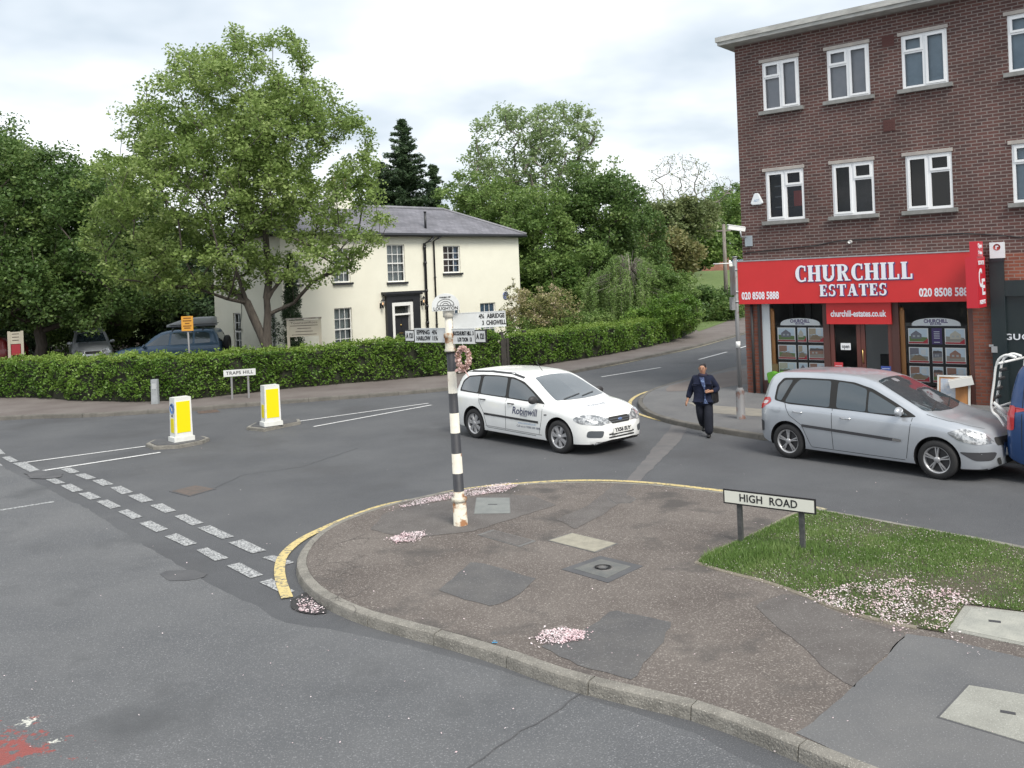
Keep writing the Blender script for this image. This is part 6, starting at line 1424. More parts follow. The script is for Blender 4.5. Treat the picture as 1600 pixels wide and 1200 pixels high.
def skeleton(root, trunk_top, tips, r0, rnd, up=0.35, lean=(0, 0), minr=0.012, stems=None, steep=0.25):
    """trunk plus limbs that join every cluster centre to the nearest limb below it"""
    nodes = []; par = []
    n = max(4, int((trunk_top-root).length/0.6))
    for i in range(n+1):
        t = i/n; p = root.lerp(trunk_top, t); 
        if 0 < i: p = p+Vector((rnd.uniform(-1, 1), rnd.uniform(-1, 1), 0))*0.05*r0*6
        nodes.append(p); par.append(i-1)
    base_n = n
    for st_ in (stems or []):
        q = Vector(st_[0]); i = min(range(n+1), key=lambda k: (nodes[k]-q).length); prev = i
        for w_ in resample(catmull([nodes[i]]+[Vector(s__) for s__ in st_[1:]], 5), 0.6)[1:]: nodes.append(w_); par.append(prev); prev = len(nodes)-1
    tips = sorted(tips, key=lambda c: (c-root).length)
    minz = root.z+(trunk_top.z-root.z)*up
    arr = [tuple(p) for p in nodes]
    tipidx = []
    for c in tips:
        A = np.array(arr); d = A-np.array(c); dist = np.linalg.norm(d, axis=1)
        cost = dist+np.maximum(0, d[:, 2]+steep*dist)*1.6+np.where(A[:, 2] < minz, 50, 0)
        i = int(np.argmin(cost)); a = Vector(arr[i]); L = (c-a).length; m = max(1, int(L/0.8)); prev = i
        for k in range(1, m+1):
            t = k/m; p = a.lerp(c, t); p.z += 0.10*L*math.sin(math.pi*t)*-0.6
            if k < m: p += Vector((rnd.gauss(0, 1), rnd.gauss(0, 1), rnd.gauss(0, 0.6)))*0.045*L
            arr.append(tuple(p)); par.append(prev); prev = len(arr)-1
        tipidx.append(prev)
    N = len(arr); w = [0.0]*N
    for i in tipidx: w[i] += 1.0
    for i in range(N-1, 0, -1): w[par[i]] += w[i] if par[i] >= 0 else 0
    tot = w[0] or 1.0
    rad = [max(minr, r0*(x/tot)**0.52) for x in w]
    for i in range(base_n+1): rad[i] = max(rad[i], r0*(1-0.55*i/base_n)*0.9)
    rad[0] = r0*1.25
    bm = newbm()
    kids = {}
    for i in range(1, N): kids.setdefault(par[i], []).append(i)
    def chain(i, j):
        pts, rs = [Vector(arr[i])], [min(rad[i], rad[j]*1.15)]
        while True:
            pts.append(Vector(arr[j])); rs.append(rad[j]); k = kids.get(j, [])
            if not k: break
            k = sorted(k, key=lambda q: -w[q])
            for o in k[1:]: stack.append((j, o))
            j = k[0]
        tube(bm, pts, rs, 8 if rs[0] > 0.06 else 5, cap=False)
    stack = []
    k0 = sorted(kids[0], key=lambda q: -w[q]); 
    for o in k0[1:]: stack.append((0, o))
    chain(0, k0[0])
    while stack: chain(*stack.pop())
    return bm
def ell_points(ells, k, rnd, shell=0.55, mind=0.0, cond=None):
    """cluster centres inside a union of ellipsoids, favouring the outside"""
    vol = [e[1][0]*e[1][1]*e[1][2] for e in ells]; T = sum(vol); out = []; tries = 0
    while len(out) < k and tries < k*60:
        tries += 1; q = rnd.random()*T; i = 0
        while q > vol[i]: q -= vol[i]; i += 1
        c, r = ells[i]; d = Vector((rnd.gauss(0, 1), rnd.gauss(0, 1), rnd.gauss(0, 1))).normalized(); u = rnd.random()**(1/3)
        u = shell+(1-shell)*u if rnd.random() < 0.7 else u
        p = Vector(c)+Vector((d.x*r[0]*u, d.y*r[1]*u, d.z*r[2]*u))
        if cond and not cond(p): continue
        if mind and any((p-o).length < mind for o in out): continue
        out.append(p)
    return out
def tree(name, label, base, ells, clusters, leaves, lsize, lm, r0=0.2, bark=None, spread=0.6, top=0.6, seed=1, cat='tree', group=None, up=0.35, mind=0.0, flat=0.75, shell=0.55, droop=0, aspect=0.6, cond=None, lean=None, minr=0.012, stems=None, steep=0.25):
    """ells are given in the place's own coordinates; the thing stands at base"""
    rnd = random.Random(seed); rng = np.random.default_rng(seed); base = Vector(base)
    t = thing(name, label, cat, base, 0, group)
    ells = [(Vector(c)-base, r) for c, r in ells]
    pts = ell_points(ells, clusters, rnd, shell, mind, (lambda p: cond(p+base)) if cond else None)
    zt = max(c.z+r[2]*0.2 for c, r in ells); cx = sum((c.x for c, r in ells))/len(ells); cy = sum((c.y for c, r in ells))/len(ells)
    tt = Vector((cx*0.6, cy*0.6, zt*top)) if lean is None else Vector(lean)
    if r0 > 0:
        bm = skeleton(Vector((0, 0, -0.05)), tt, pts, r0, rnd, up, minr=minr, stems=stems, steep=steep); fin('trunk', bm, bark or M_bark, t)
    if leaves:
        sp = np.array([spread*rnd.uniform(0.65, 1.3) for _ in pts])
        quadmesh('crown', leaf_arrays([tuple(p) for p in pts], sp, leaves, lsize, flat, rng, droop, aspect), lm, t)
    return t
def g0(px, Y): p = AT(px, 560, Y); p.z = PZ; return p
def E(px, py, Y, rx, rz, ry=None):
    """ellipsoid from its picture centre, with radii in metres"""
    p = AT(px, py, Y); return (p, (rx, ry or rx, rz))
# --- the big maple in front of the house
mp_b = g0(419, 33.2)
def mcond(p): return p.z > 2.6
tree('maple_tree', 'large light green leafy tree with forked trunk in front of the cream house', mp_b,
     [E(365, 215, 33.5, 3.6, 3.2), E(320, 290, 33.3, 3.9, 2.6), E(470, 250, 33.8, 2.9, 3.1), E(400, 130, 33.8, 2.4, 2.1), E(300, 130, 33.8, 1.4, 1.4), E(530, 330, 33.2, 1.9, 1.9), E(215, 380, 33.0, 2.0, 1.7), E(530, 205, 33.5, 1.0, 0.9),
      E(330, 410, 33.0, 2.6, 1.3), E(470, 400, 32.8, 1.7, 1.0), E(230, 200, 33.8, 1.3, 1.0), E(545, 410, 33.2, 1.0, 0.5), E(170, 290, 33.8, 1.1, 1.4), E(425, 75, 33.8, 1.0, 0.7)],
     880, 125, 0.068, LM_maple, r0=0.19, spread=0.47, seed=4, up=0.26, lean=(0.15, 0.2, 9.0), mind=0.22, shell=0.35, cond=mcond, steep=0.62, stems=[[(0, 0, 1.2), (-0.75, 0.1, 2.9), (-1.25, 0.1, 4.6), (-1.9, 0.1, 6.6), (-2.2, 0, 8.5)], [(0, 0, 3.2), (1.3, 0.3, 4.6), (2.4, 0.3, 6.2), (2.9, 0.3, 7.6)]])
# --- dark trees on the left
for i, (px, Y, ells, n, lab, sd) in enumerate((
    (62, 41, [E(50, 360, 41, 3.8, 3.8), E(30, 290, 41, 2.6, 2.3), E(75, 290, 41.5, 2.2, 1.8), E(90, 450, 40.5, 3.6, 1.6), E(10, 430, 40.5, 3, 2.2), E(140, 470, 40.5, 2.2, 1.5)], 520, 'dense dark green tree filling the far left edge', 11),
    (150, 46, [E(150, 400, 46, 3.3, 4.2), E(185, 350, 46, 2.3, 2.6), E(125, 300, 46, 1.2, 1.2), E(200, 440, 46, 3.0, 2.2)], 360, 'dark green tree between the far left tree and the large light tree', 12),
    (-60, 44, [E(-60, 330, 44, 4, 5), E(-20, 260, 44, 2.3, 2.8), E(-90, 450, 44, 4, 3)], 330, 'tall tree cut off by the left edge with a few top leaves in view', 13))):
    tree('dark_tree', lab, g0(px, Y), ells, n, 165, 0.085, LM_dark, r0=0.24, spread=0.68, seed=sd, up=0.3, group='dark trees on the left', cond=lambda p: p.z > 1.3)
tree('laurel_bush', 'yellowish green bush low between the dark trees and the parked off-road car', g0(170, 47.5), [E(165, 480, 47.5, 2.2, 2.2), E(120, 500, 47.5, 2.2, 1.8)], 110, 110, 0.10, LM_mid, r0=0.08, spread=0.6, seed=15, cat='bush', up=0.1)
tree('evergreen_tree', 'very dark evergreen tree behind the off-road car and left of the house', g0(255, 50), [E(250, 450, 50, 3.4, 3.4), E(285, 480, 50, 2.6, 2.6), E(225, 400, 50, 2.2, 2.6), E(330, 500, 51, 1.7, 2.2), E(305, 420, 50.5, 2.4, 2.4), E(200, 470, 50, 2.2, 2.6)], 380, 120, 0.11, LM_yew, r0=0.25, spread=0.8, seed=16, up=0.1)
tree('evergreen_tree', 'very dark evergreen tree at the back of the car park behind the silver people carrier', g0(60, 54), [E(60, 450, 54, 5.0, 3.6), E(110, 480, 54, 4, 2.8), E(0, 450, 54, 4, 3.6), E(-60, 460, 54, 4, 3.6)], 380, 110, 0.13, LM_yew, r0=0.25, spread=0.95, seed=17, up=0.1)
# --- spruces behind the house
def spruce(label, px, py_top, Y, rad, seed, lm=LM_yew, n=2600, tip=0.25):
    b = g0(px, Y); top = AT(px, py_top, Y).z; b.z = 0.0; rnd = random.Random(seed); rng = np.random.default_rng(seed)
    t = thing('spruce_tree', label, 'tree', b, 0, 'dark spruces behind the house'); H_t = top
    bm = newbm(); tube(bm, [(0, 0, 0), (0.05, 0, H_t*0.5), (0, 0, H_t*0.97)], [0.22, 0.13, 0.015], 7)
    C = []; sp = []
    z = 4.5
    while z < H_t:
        f = (H_t-z)/H_t; r = rad*(f**0.75)*rnd.uniform(0.55, 1.25)+0.10; k = 7 if f > 0.15 else 4
        for q in range(k):
            a = rnd.uniform(0, 6.283); rr = r*rnd.uniform(0.65, 1.1); tube(bm, [(0, 0, z), (math.cos(a)*rr*0.6, math.sin(a)*rr*0.6, z-0.10*rr), (math.cos(a)*rr, math.sin(a)*rr, z+0.08*rr)], [0.03, 0.02, 0.008], 4, cap=False)
            m = max(2, int(rr/0.28))
            for j in range(m+1):
                u = (j+0.5)/(m+0.5); C.append((math.cos(a)*rr*u, math.sin(a)*rr*u, z-0.10*rr*math.sin(math.pi*u*0.8)+0.08*rr*u)); sp.append((0.20+0.20*(1-u)+0.10*f)*rnd.uniform(0.7, 1.35))
        z += rnd.uniform(0.16, 0.34)
    fin('trunk', bm, M_bark, t)
    quadmesh('crown', leaf_arrays(C, np.array(sp), 42, 0.12, 0.6, rng, 0.15, 0.35), lm, t)
spruce('tall dark spruce with a ragged top rising behind the house roof', 643, 186, 66, 4.6, 21)
spruce('shorter dark spruce just right of the tall ragged one behind the roof', 688, 256, 68, 2.2, 22)
spruce('dark spruce partly hidden by the large light tree behind the house', 606, 252, 67, 3.4, 23)
# --- right background
tree('ash_tree', 'pale green tree with thin open crown behind the right end of the house', g0(812, 64), [E(790, 240, 64, 2.6, 3.6), E(760, 290, 64, 2.2, 2.6), E(745, 250, 64, 1.0, 1.7), E(830, 235, 64, 1.8, 2.8), E(740, 330, 64, 1.4, 1.8), E(805, 320, 64, 2.4, 2.2)], 210, 55, 0.115, LM_ash, r0=0.26, bark=M_palebark, spread=0.58, seed=31, up=0.35, mind=0.5, shell=0.4, minr=0.02)
tree('ash_tree', 'taller pale green tree with bare forked limbs above the dark evergreens', g0(880, 62), [E(880, 215, 62, 2.4, 2.7), E(860, 280, 62, 2.0, 3.0), E(910, 200, 62, 1.2, 1.6), E(945, 285, 62, 1.8, 1.6), E(965, 310, 62, 0.9, 1.2)], 190, 55, 0.115, LM_ash, r0=0.26, bark=M_palebark, spread=0.56, seed=32, up=0.4, mind=0.5, shell=0.4, minr=0.02)
for px, Y, ells, n, lm, lab, sd in (
    (850, 54, [E(840, 400, 54, 2.6, 3.2), E(850, 340, 54, 1.8, 2.0), E(830, 460, 54, 2.6, 2.4)], 250, LM_mid, 'mid green tree beside the right wall of the house', 33),
    (930, 56, [E(930, 350, 56, 2.6, 3.2), E(900, 300, 56, 1.4, 1.7), E(960, 330, 56, 2.0, 2.3), E(920, 430, 56, 3.0, 2.4), E(940, 290, 56, 1.1, 1.3)], 330, LM_dark, 'dark evergreen tree in the middle of the right background', 34),
    (790, 58, [E(770, 350, 58, 2.6, 2.8), E(800, 410, 58, 2.2, 3.0), E(730, 300, 59, 2.0, 1.4), E(740, 345, 59, 2.6, 2.0)], 260, LM_mid, 'bushy mid green tree rising just over the right end of the roof', 35),
    (985, 60, [E(985, 380, 60, 2.4, 2.8), E(990, 440, 60, 2.2, 2.2), E(975, 330, 60, 1.5, 1.8)], 220, LM_dark, 'dark green tree at the right end of the evergreen group', 36),
    (890, 52, [E(880, 480, 52, 2.6, 1.6), E(940, 470, 52, 2.4, 1.6), E(870, 420, 52, 1.4, 1.4), E(905, 400, 52, 1.3, 1.1)], 190, LM_mid, 'low leafy tree at the foot of the dark evergreens', 37)):
    tree('garden_tree', lab, g0(px, Y), ells, n, 150, 0.095, lm, r0=0.2, spread=0.66, seed=sd, up=0.15, group='trees to the right of the house')
def bare(label, px, Y, ells, n, sd, z=0):
    b = g0(px, Y); b.z = terr(b.x, b.y); tree('bare_tree', label, b, ells, n, 5, 0.10, LM_olive, r0=0.20, bark=M_palebark, spread=0.5, seed=sd, up=0.25, shell=0.3, minr=0.016)
bare('grey leafless tree with fine twigs against the sky', 1055, 92, [E(1055, 290, 92, 3.4, 3.6), E(1085, 280, 92, 2.2, 2.6), E(1030, 320, 92, 2.4, 2.4)], 260, 41)
bare('smaller leafless tree beside the brick building', 1098, 106, [E(1118, 300, 106, 2.2, 2.2), E(1106, 330, 106, 2.4, 1.8)], 90, 42)
for px, Y, ells, n, lm, lab, sd in (
    (1040, 84, [E(1040, 360, 84, 3.4, 2.6), E(1080, 345, 84, 2.6, 2.2), E(1010, 350, 84, 2.2, 2.4), E(1070, 320, 84, 2.2, 1.2)], 210, LM_olive, 'olive brown tree below the leafless tree', 43),
    (1092, 104, [E(1092, 372, 104, 3.0, 2.4), E(1075, 395, 104, 3.0, 1.6), E(1108, 392, 104, 2.2, 1.4)], 120, LM_mid, 'green tree in front of the distant red brick house', 47),
    (1128, 136, [E(1120, 365, 136, 4.4, 4.0), E(1100, 350, 136, 4.6, 3.4), E(1140, 350, 136, 4.6, 5.4), E(1150, 375, 136, 5, 4)], 230, LM_mid, 'bushy green tree beside the brick building above the far lawn', 44),
    (1035, 66, [E(1035, 390, 66, 1.9, 1.6), E(1060, 400, 66, 1.6, 1.2), E(1020, 420, 66, 1.6, 1.4)], 120, LM_copper, 'small tree with coppery leaves above the weeping tree', 45),
    (1145, 150, [E(1150, 330, 150, 5, 5), E(1135, 350, 150, 6, 5)], 120, LM_dark, 'distant dark tree touching the edge of the brick building', 46)):
    b = g0(px, Y); b.z = terr(b.x, b.y); tree('hillside_tree', lab, b, ells, n, 100, 0.15 if Y < 100 else 0.24, lm, r0=0.2, spread=0.85 if Y < 100 else 1.3, seed=sd, up=0.15, group='trees above the far lawn')
# weeping tree, blossom shrub, end bushes
def weeping(label, px, Y, top_py, rad, sd):
    b = g0(px, Y); rnd = random.Random(sd); rng = np.random.default_rng(sd); top = AT(px, top_py, Y).z-PZ
    t = thing('weeping_tree', label, 'tree', b, 0); bm = newbm(); C = []
    tube(bm, [(0, 0, -0.05), (0.05, 0, top*0.45), (0.0, 0, top*0.9)], [0.13, 0.09, 0.04], 8)
    for i in range(150):
        a = rnd.uniform(0, 6.283); r = rad*math.sqrt(rnd.uniform(0.03, 1)); z0 = top*(1-0.10*rnd.random()-0.42*(r/rad)**1.5); L = (z0-0.15)*rnd.uniform(0.55, 1.0)
        x, y = math.cos(a)*r, math.sin(a)*r
        pts = [(x*0.15, y*0.15, top*0.75), (x*0.6, y*0.6, z0+0.06), (x*0.95, y*0.95, z0-0.12), (x*1.06, y*1.06, z0-L*0.6), (x*1.08, y*1.08, z0-L)]
        tube(bm, pts, [0.02, 0.014, 0.009, 0.006, 0.004], 4, cap=False)
        for k in range(int(L/0.16)+2):
            u = k/(L/0.16+1); C.append((x*(1+0.08*u)+rnd.gauss(0, 0.04), y*(1+0.08*u)+rnd.gauss(0, 0.04), z0+0.05-L*u))
    fin('trunk', bm, M_palebark, t); quadmesh('crown', leaf_arrays(C, 0.15, 19, 0.058, 1.1, rng, 0.6, 0.4), LM_willow, t)
weeping('drooping grey-green weeping tree behind the right-hand hedge', 988, 46.5, 386, 2.45, 51)
tree('blossom_shrub', 'straggly shrub with fading pink blossom at the right corner of the house', g0(850, 42.5), [E(850, 470, 42.5, 1.35, 0.9), E(830, 500, 42.5, 1.5, 0.8), E(880, 480, 42.5, 0.9, 0.9), E(805, 480, 42.5, 0.6, 1.0)], 150, 55, 0.055, LM_blossom, r0=0.07, spread=0.30, seed=52, cat='shrub', up=0.1, mind=0.15)
tree('pink_rose', 'thin climbing plant with red-tipped shoots against the house corner', g0(797, 43), [E(797, 455, 43, 0.28, 0.9), E(800, 500, 43, 0.5, 0.6)], 40, 14, 0.05, LM_copper, r0=0.03, spread=0.16, seed=57, cat='plant', up=0.1)
tree('garden_shrub', 'rounded green shrub just behind the right-hand hedge', g0(812, 41.5), [E(812, 520, 41.5, 1.0, 0.7), E(930, 505, 43, 1.2, 0.5), E(880, 512, 42, 1.1, 0.5)], 90, 90, 0.06, LM_mid, r0=0.06, spread=0.34, seed=53, cat='shrub', up=0.05)
tree('end_bush', 'tall light green bush closing the right end of the hedge', g0(1058, 45.5), [E(1050, 480, 45.5, 1.1, 1.2), E(1065, 455, 46, 1.0, 0.9), E(1035, 450, 46, 1.3, 1.0), E(1075, 500, 45, 0.6, 0.8)], 170, 110, 0.07, LM_mid, r0=0.08, spread=0.42, seed=54, cat='bush', up=0.05)
tree('dark_thicket', 'dark thicket of scrub between the hedge end and the far lawn', g0(1100, 60), [E(1098, 472, 60, 1.2, 0.9), E(1128, 475, 61, 1.4, 0.8), E(1146, 472, 62, 1.2, 0.9), E(1112, 488, 59, 1.8, 0.5)], 150, 110, 0.095, LM_dark, r0=0.08, spread=0.6, seed=55, cat='bush', up=0.05)
def column(label, px, py_top, Y, r, sd):
    b = g0(px, Y); rnd = random.Random(sd); rng = np.random.default_rng(sd); h = AT(px, py_top, Y).z-PZ
    t = thing('columnar_conifer', label, 'conifer', b); bm = newbm(); tube(bm, [(0, 0, -0.05), (0, 0, h*0.9)], [0.09, 0.02], 7); fin('trunk', bm, M_bark, t)
    C = []
    for i in range(330):
        u = rnd.random(); rr = r*(math.sin(math.pi*min(1, 0.12+u*0.95))**0.6)*(1-0.35*u); a = rnd.uniform(0, 6.283); q = rr*math.sqrt(rnd.uniform(0.2, 1)); C.append((math.cos(a)*q, math.sin(a)*q, 0.1+h*u))
    for k in range(5): C += [(-r-0.12*j, 0, 1.1+0.3*k+0.10*j) for j in range(1, 5)] if k < 3 else []
    quadmesh('crown', leaf_arrays(C, 0.14, 46, 0.05, 1.3, rng, -0.4, 0.35), LM_yew, t)
column('narrow dark columnar conifer beside the cream notice board', 459, 405, 35.6, 0.42, 61)
# --- clipped hedges: a dark leafless core inside a skin of leaves
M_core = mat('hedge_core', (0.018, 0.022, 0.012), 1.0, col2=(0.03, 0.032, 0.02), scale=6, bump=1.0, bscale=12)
def hedge(name, label, front, h, depth, sd, dens=1100, cap=(True, True), hfun=None):
    rnd = random.Random(sd); rng = np.random.default_rng(sd); base = front[0].copy()
    front = resample(catmull(front, 4), 0.35); t = thing(name, label, 'hedge', (base.x, base.y, PZ)); fr = [Vector((p.x-base.x, p.y-base.y, 0)) for p in front]
    nrm = [(b-a).normalized() for a, b in zip(fr, offset_line(fr, 1.0))]
    H = [h*(1+0.03*math.sin(i*0.21)+0.025*math.sin(i*0.53+1)+0.012*math.sin(i*1.9)) * (hfun(i/(len(fr)-1)) if hfun else 1) for i in range(len(fr))]
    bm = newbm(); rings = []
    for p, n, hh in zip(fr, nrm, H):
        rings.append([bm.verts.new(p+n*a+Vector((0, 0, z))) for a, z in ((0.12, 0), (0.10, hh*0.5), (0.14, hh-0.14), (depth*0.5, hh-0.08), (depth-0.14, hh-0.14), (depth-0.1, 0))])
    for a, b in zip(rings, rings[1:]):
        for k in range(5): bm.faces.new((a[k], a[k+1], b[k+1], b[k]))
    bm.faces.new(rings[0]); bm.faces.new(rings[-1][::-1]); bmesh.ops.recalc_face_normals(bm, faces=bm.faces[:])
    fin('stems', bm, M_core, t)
    F, T = [], []
    for i in range(len(fr)-1):
        a, b = fr[i], fr[i+1]; L = (b-a).length
        nf = int(dens*L*H[i]*0.30/1.0); 
        for _ in range(nf):
            u = rnd.random(); p = a.lerp(b, u); z = H[i]*(0.06+0.94*rnd.random()**0.9); k = 1 if z > 0.25*H[i] else 0.4+2.4*z/H[i]
            if rnd.random() > k: continue
            bulge = 0.07*math.sin((i+u)*1.1+z*4)+0.05*math.sin((i+u)*2.9-z*7)-0.05*rnd.random()**3
            if math.sin(p.x*3.1+z*5.3+p.y)*math.cos(z*6.7-p.x*2.3+1.3)*math.sin(p.x*1.3+2.1*p.y) > 0.42 and rnd.random() < 0.8: continue
            F.append(p+nrm[i]*(bulge+0.10*(z > H[i]-0.12)*rnd.random())+Vector((0, 0, z)))
        for _ in range(int(dens*L*depth*0.26)):
            u = rnd.random(); v = rnd.random(); p = a.lerp(b, u); T.append(p+nrm[i]*(0.05+v*(depth-0.1))+Vector((0, 0, H[i]-0.02-0.06*(abs(v-0.5)*2)**4+0.05*math.sin((i+u)*1.7+v*5)+(0.16*rnd.random()**6))))
        for _ in range(int(dens*L*H[i]*0.05)):
            z = H[i]*rnd.random(); T.append(a.lerp(b, rnd.random())+nrm[i]*depth+Vector((0, 0, z)))
    for en, i in zip(cap, (0, -1)):
        if en:
            for _ in range(int(dens*depth*h*0.3)): F.append(fr[i]+nrm[i]*rnd.uniform(0, depth)+Vector((0, 0, H[i]*rnd.random())))
    quadmesh('foliage', leaf_arrays([tuple(p) for p in F], 0.055, 3, 0.042, 1.0, rng, 0.1, 0.62), LM_hedge, t)
    quadmesh('top_growth', leaf_arrays([tuple(p) for p in T], 0.05, 3, 0.042, 1.0, rng, -0.3, 0.6), LM_hedgetop, t)
    return t
hb_front = [hb[0]+Vector((-7, -0.3, 0))]+hb
hedge('clipped_hedge', 'long clipped green hedge running from the left edge to the dark gateway', hb_front, 1.30, 1.05, 71)
hedge('clipped_hedge', 'clipped green hedge right of the gateway rising to a tall bushy end', h2, 1.18, 1.1, 72, hfun=lambda u: 1+0.9*max(0, (u-0.62)/0.38)**1.5)
# ivy mound at the tall end
tree('ivy_mound', 'dense ivy-covered mound merging with the right end of the hedge', G(1040, 538, PZ)+Vector((0, 1.4, 0)), [E(1040, 490, 42.6, 1.1, 0.9), E(1000, 500, 41.5, 1.0, 0.5), E(1068, 485, 44.2, 0.8, 0.9)], 150, 120, 0.05, LM_hedge, r0=0.05, spread=0.3, seed=73, cat='bush', up=0.05)
# grass margin by the far pavement
rnd = random.Random(77); B = []
for i in range(9000):
    px = rnd.uniform(1086, 1175); py = rnd.uniform(470, 515); p = G(px, py, PZ)
    if p.y > 74 or p.x < h2[-1].x-0.5: continue
    lim = 492+(1165-px)*0.30
    if py > lim: continue
    z = terr(p.x, p.y); h = rnd.uniform(0.06, 0.2); a = rnd.uniform(0, 3.14); c_, s_ = math.cos(a)*0.03, math.sin(a)*0.03
    B.append(((p.x-c_, p.y-s_, z), (p.x+c_, p.y+s_, z), (p.x+rnd.gauss(0, .05), p.y, z+h)))
tag(quadmesh('grass', B, MATS.get('x') or LM_mid, per=3), 'rough grass between the hedge end and the far lawn', 'grass', kind='stuff')
sheet('grass_bank', [[tuple(G(x, y, PZ))[:2] for x, y in ((1092, 518), (1112, 511), (1136, 502), (1166, 491), (1200, 481), (1240, 470), (1150, 462), (1080, 475), (1080, 510))]], PZ+0.012, M_lawn)
# ================================================================== STREET FURNITURE
M_signwhite = mat('sign_white', (0.66, 0.68, 0.68), 0.5, col2=(0.58, 0.59, 0.58), scale=3)
M_bandwhite = mat('post_white', (0.66, 0.64, 0.57), 0.6, col2=(0.56, 0.52, 0.44), scale=4, col3=(0.22, 0.10, 0.045), scale3=9, lo3=0.64, hi3=0.70)
M_bandrust = mat('post_white_rusty', (0.60, 0.57, 0.48), 0.7, col2=(0.26, 0.12, 0.05), scale=7, lo=0.48, hi=0.58, detail=8, bump=0.4, bscale=30)
M_bandblack = mat('post_black', (0.022, 0.023, 0.028), 0.5, col2=(0.035, 0.036, 0.042), scale=5)
M_signblack = mat('sign_black', (0.012, 0.012, 0.014), 0.5)
def standface(center, n):                            # matrix: local X right as seen from the side n points to, local Y up, Z out
    n = Vector(n).normalized(); z = Vector((0, 0, 1)); x = z.cross(n).normalized(); return Matrix((( x.x, z.x, n.x, center.x), (x.y, z.y, n.y, center.y), (x.z, z.z, n.z, center.z), (0, 0, 0, 1)))
# --- black and white fingerpost
fb = G(720, 820, PZ); FP = thing('signpost', 'tall black-and-white striped iron fingerpost with place-name arms on the island pavement', 'signpost', fb)
lean = Matrix.Rotation(math.radians(-1.1), 4, 'Y')
FP.rotation_euler = (0, math.radians(-1.1), 0)
def zAt(py):                                        # height on the post seen at that picture row
    d = ray(720-0.055*(820-py), py); return CAMH+d.z*fb.y-PZ
cuts = [820, 780, 767, 739, 708, 676, 645, 614, 580, 549, 485]
zs_ = [zAt(y) for y in cuts]; cols = ['r', 'r', 'k', 'w', 'k', 'w', 'k', 'w', 'k', 'w']
r_at = lambda z: 0.078-0.0085*z
parts = {}
for i in range(len(cols)):
    z0, z1 = zs_[i], zs_[i+1]; rr0, rr1 = r_at(z0), r_at(z1)
    if i == 0: rr0, rr1 = 0.098, 0.092
    bm = newbm(); lathe(bm, [(0, z0), (rr0, z0), (rr1, z1), (0, z1)], 24)
    fin({'r': 'base', 'k': 'black_band', 'w': 'white_band'}[cols[i]], bm, {'r': M_bandrust, 'k': M_bandblack, 'w': M_bandwhite}[cols[i]], FP)
bm = newbm(); z = zs_[1]; lathe(bm, [(0.09, z-0.03), (0.108, z-0.02), (0.108, z+0.02), (0.085, z+0.035)], 24); 
fin('collar', bm, M_bandrust, FP)
bm = newbm(); z = zs_[-2]; lathe(bm, [(0.05, z-0.005), (0.082, z), (0.084, z+0.02), (0.07, z+0.05), (0.07, z+0.18), (0.082, z+0.2), (0.084, z+0.24), (0.07, z+0.26)], 24); fin('collar', bm, M_bandrust, FP)
bm = newbm(); z = zs_[-1]; lathe(bm, [(0.05, z-0.10), (0.076, z-0.09), (0.076, z-0.005), (0.055, z+0.02), (0, z+0.03)], 24); fin('cap', bm, M_bandwhite, FP)
# roundel with the parish name
TC = (Vector((0, 0, CAMH))-fb); TC.z = 0; TC.normalize()          # roughly towards the road in front
zf = zs_[-1]+0.0
MF = standface(Vector((-0.03, 0, zf))+TC*0.095, TC)
bm = newbm(); n = 20; ol = [(0.19*math.cos(math.pi*i/n), 0.065+0.175*math.sin(math.pi*i/n)) for i in range(n+1)]+[(-0.19, 0.0), (0.19, 0.0)]
prism(bm, ol, -0.012, 0.012, M=MF); rd = fin('roundel', bm, M_signwhite, FP, bevel=0.003)
lettering('LOUGHTON', MF @ Matrix.Translation((0, 0.032, 0.0135)), M_signblack, rd, size=0.062, bold=0.001, width=0.33)
lettering('PARISH OF', MF @ Matrix.Translation((0, 0.185, 0.0135)), M_signblack, rd, size=0.03, bold=0.001, width=0.15)
for q in (0.115, 0.075, 0.04):
    bm = newbm(); P_ = [MF @ Vector((q*math.cos(math.pi*i/12), 0.075+q*0.75*math.sin(math.pi*i/12), 0.014)) for i in range(13)]; tube(bm, P_, 0.0035, 4); fin('arch_line', bm, M_signblack, rd)
bm = newbm(); box(bm, -0.12, 0.12, 0.070, 0.078, 0.012, 0.016, MF); fin('arch_foot', bm, M_signblack, rd)
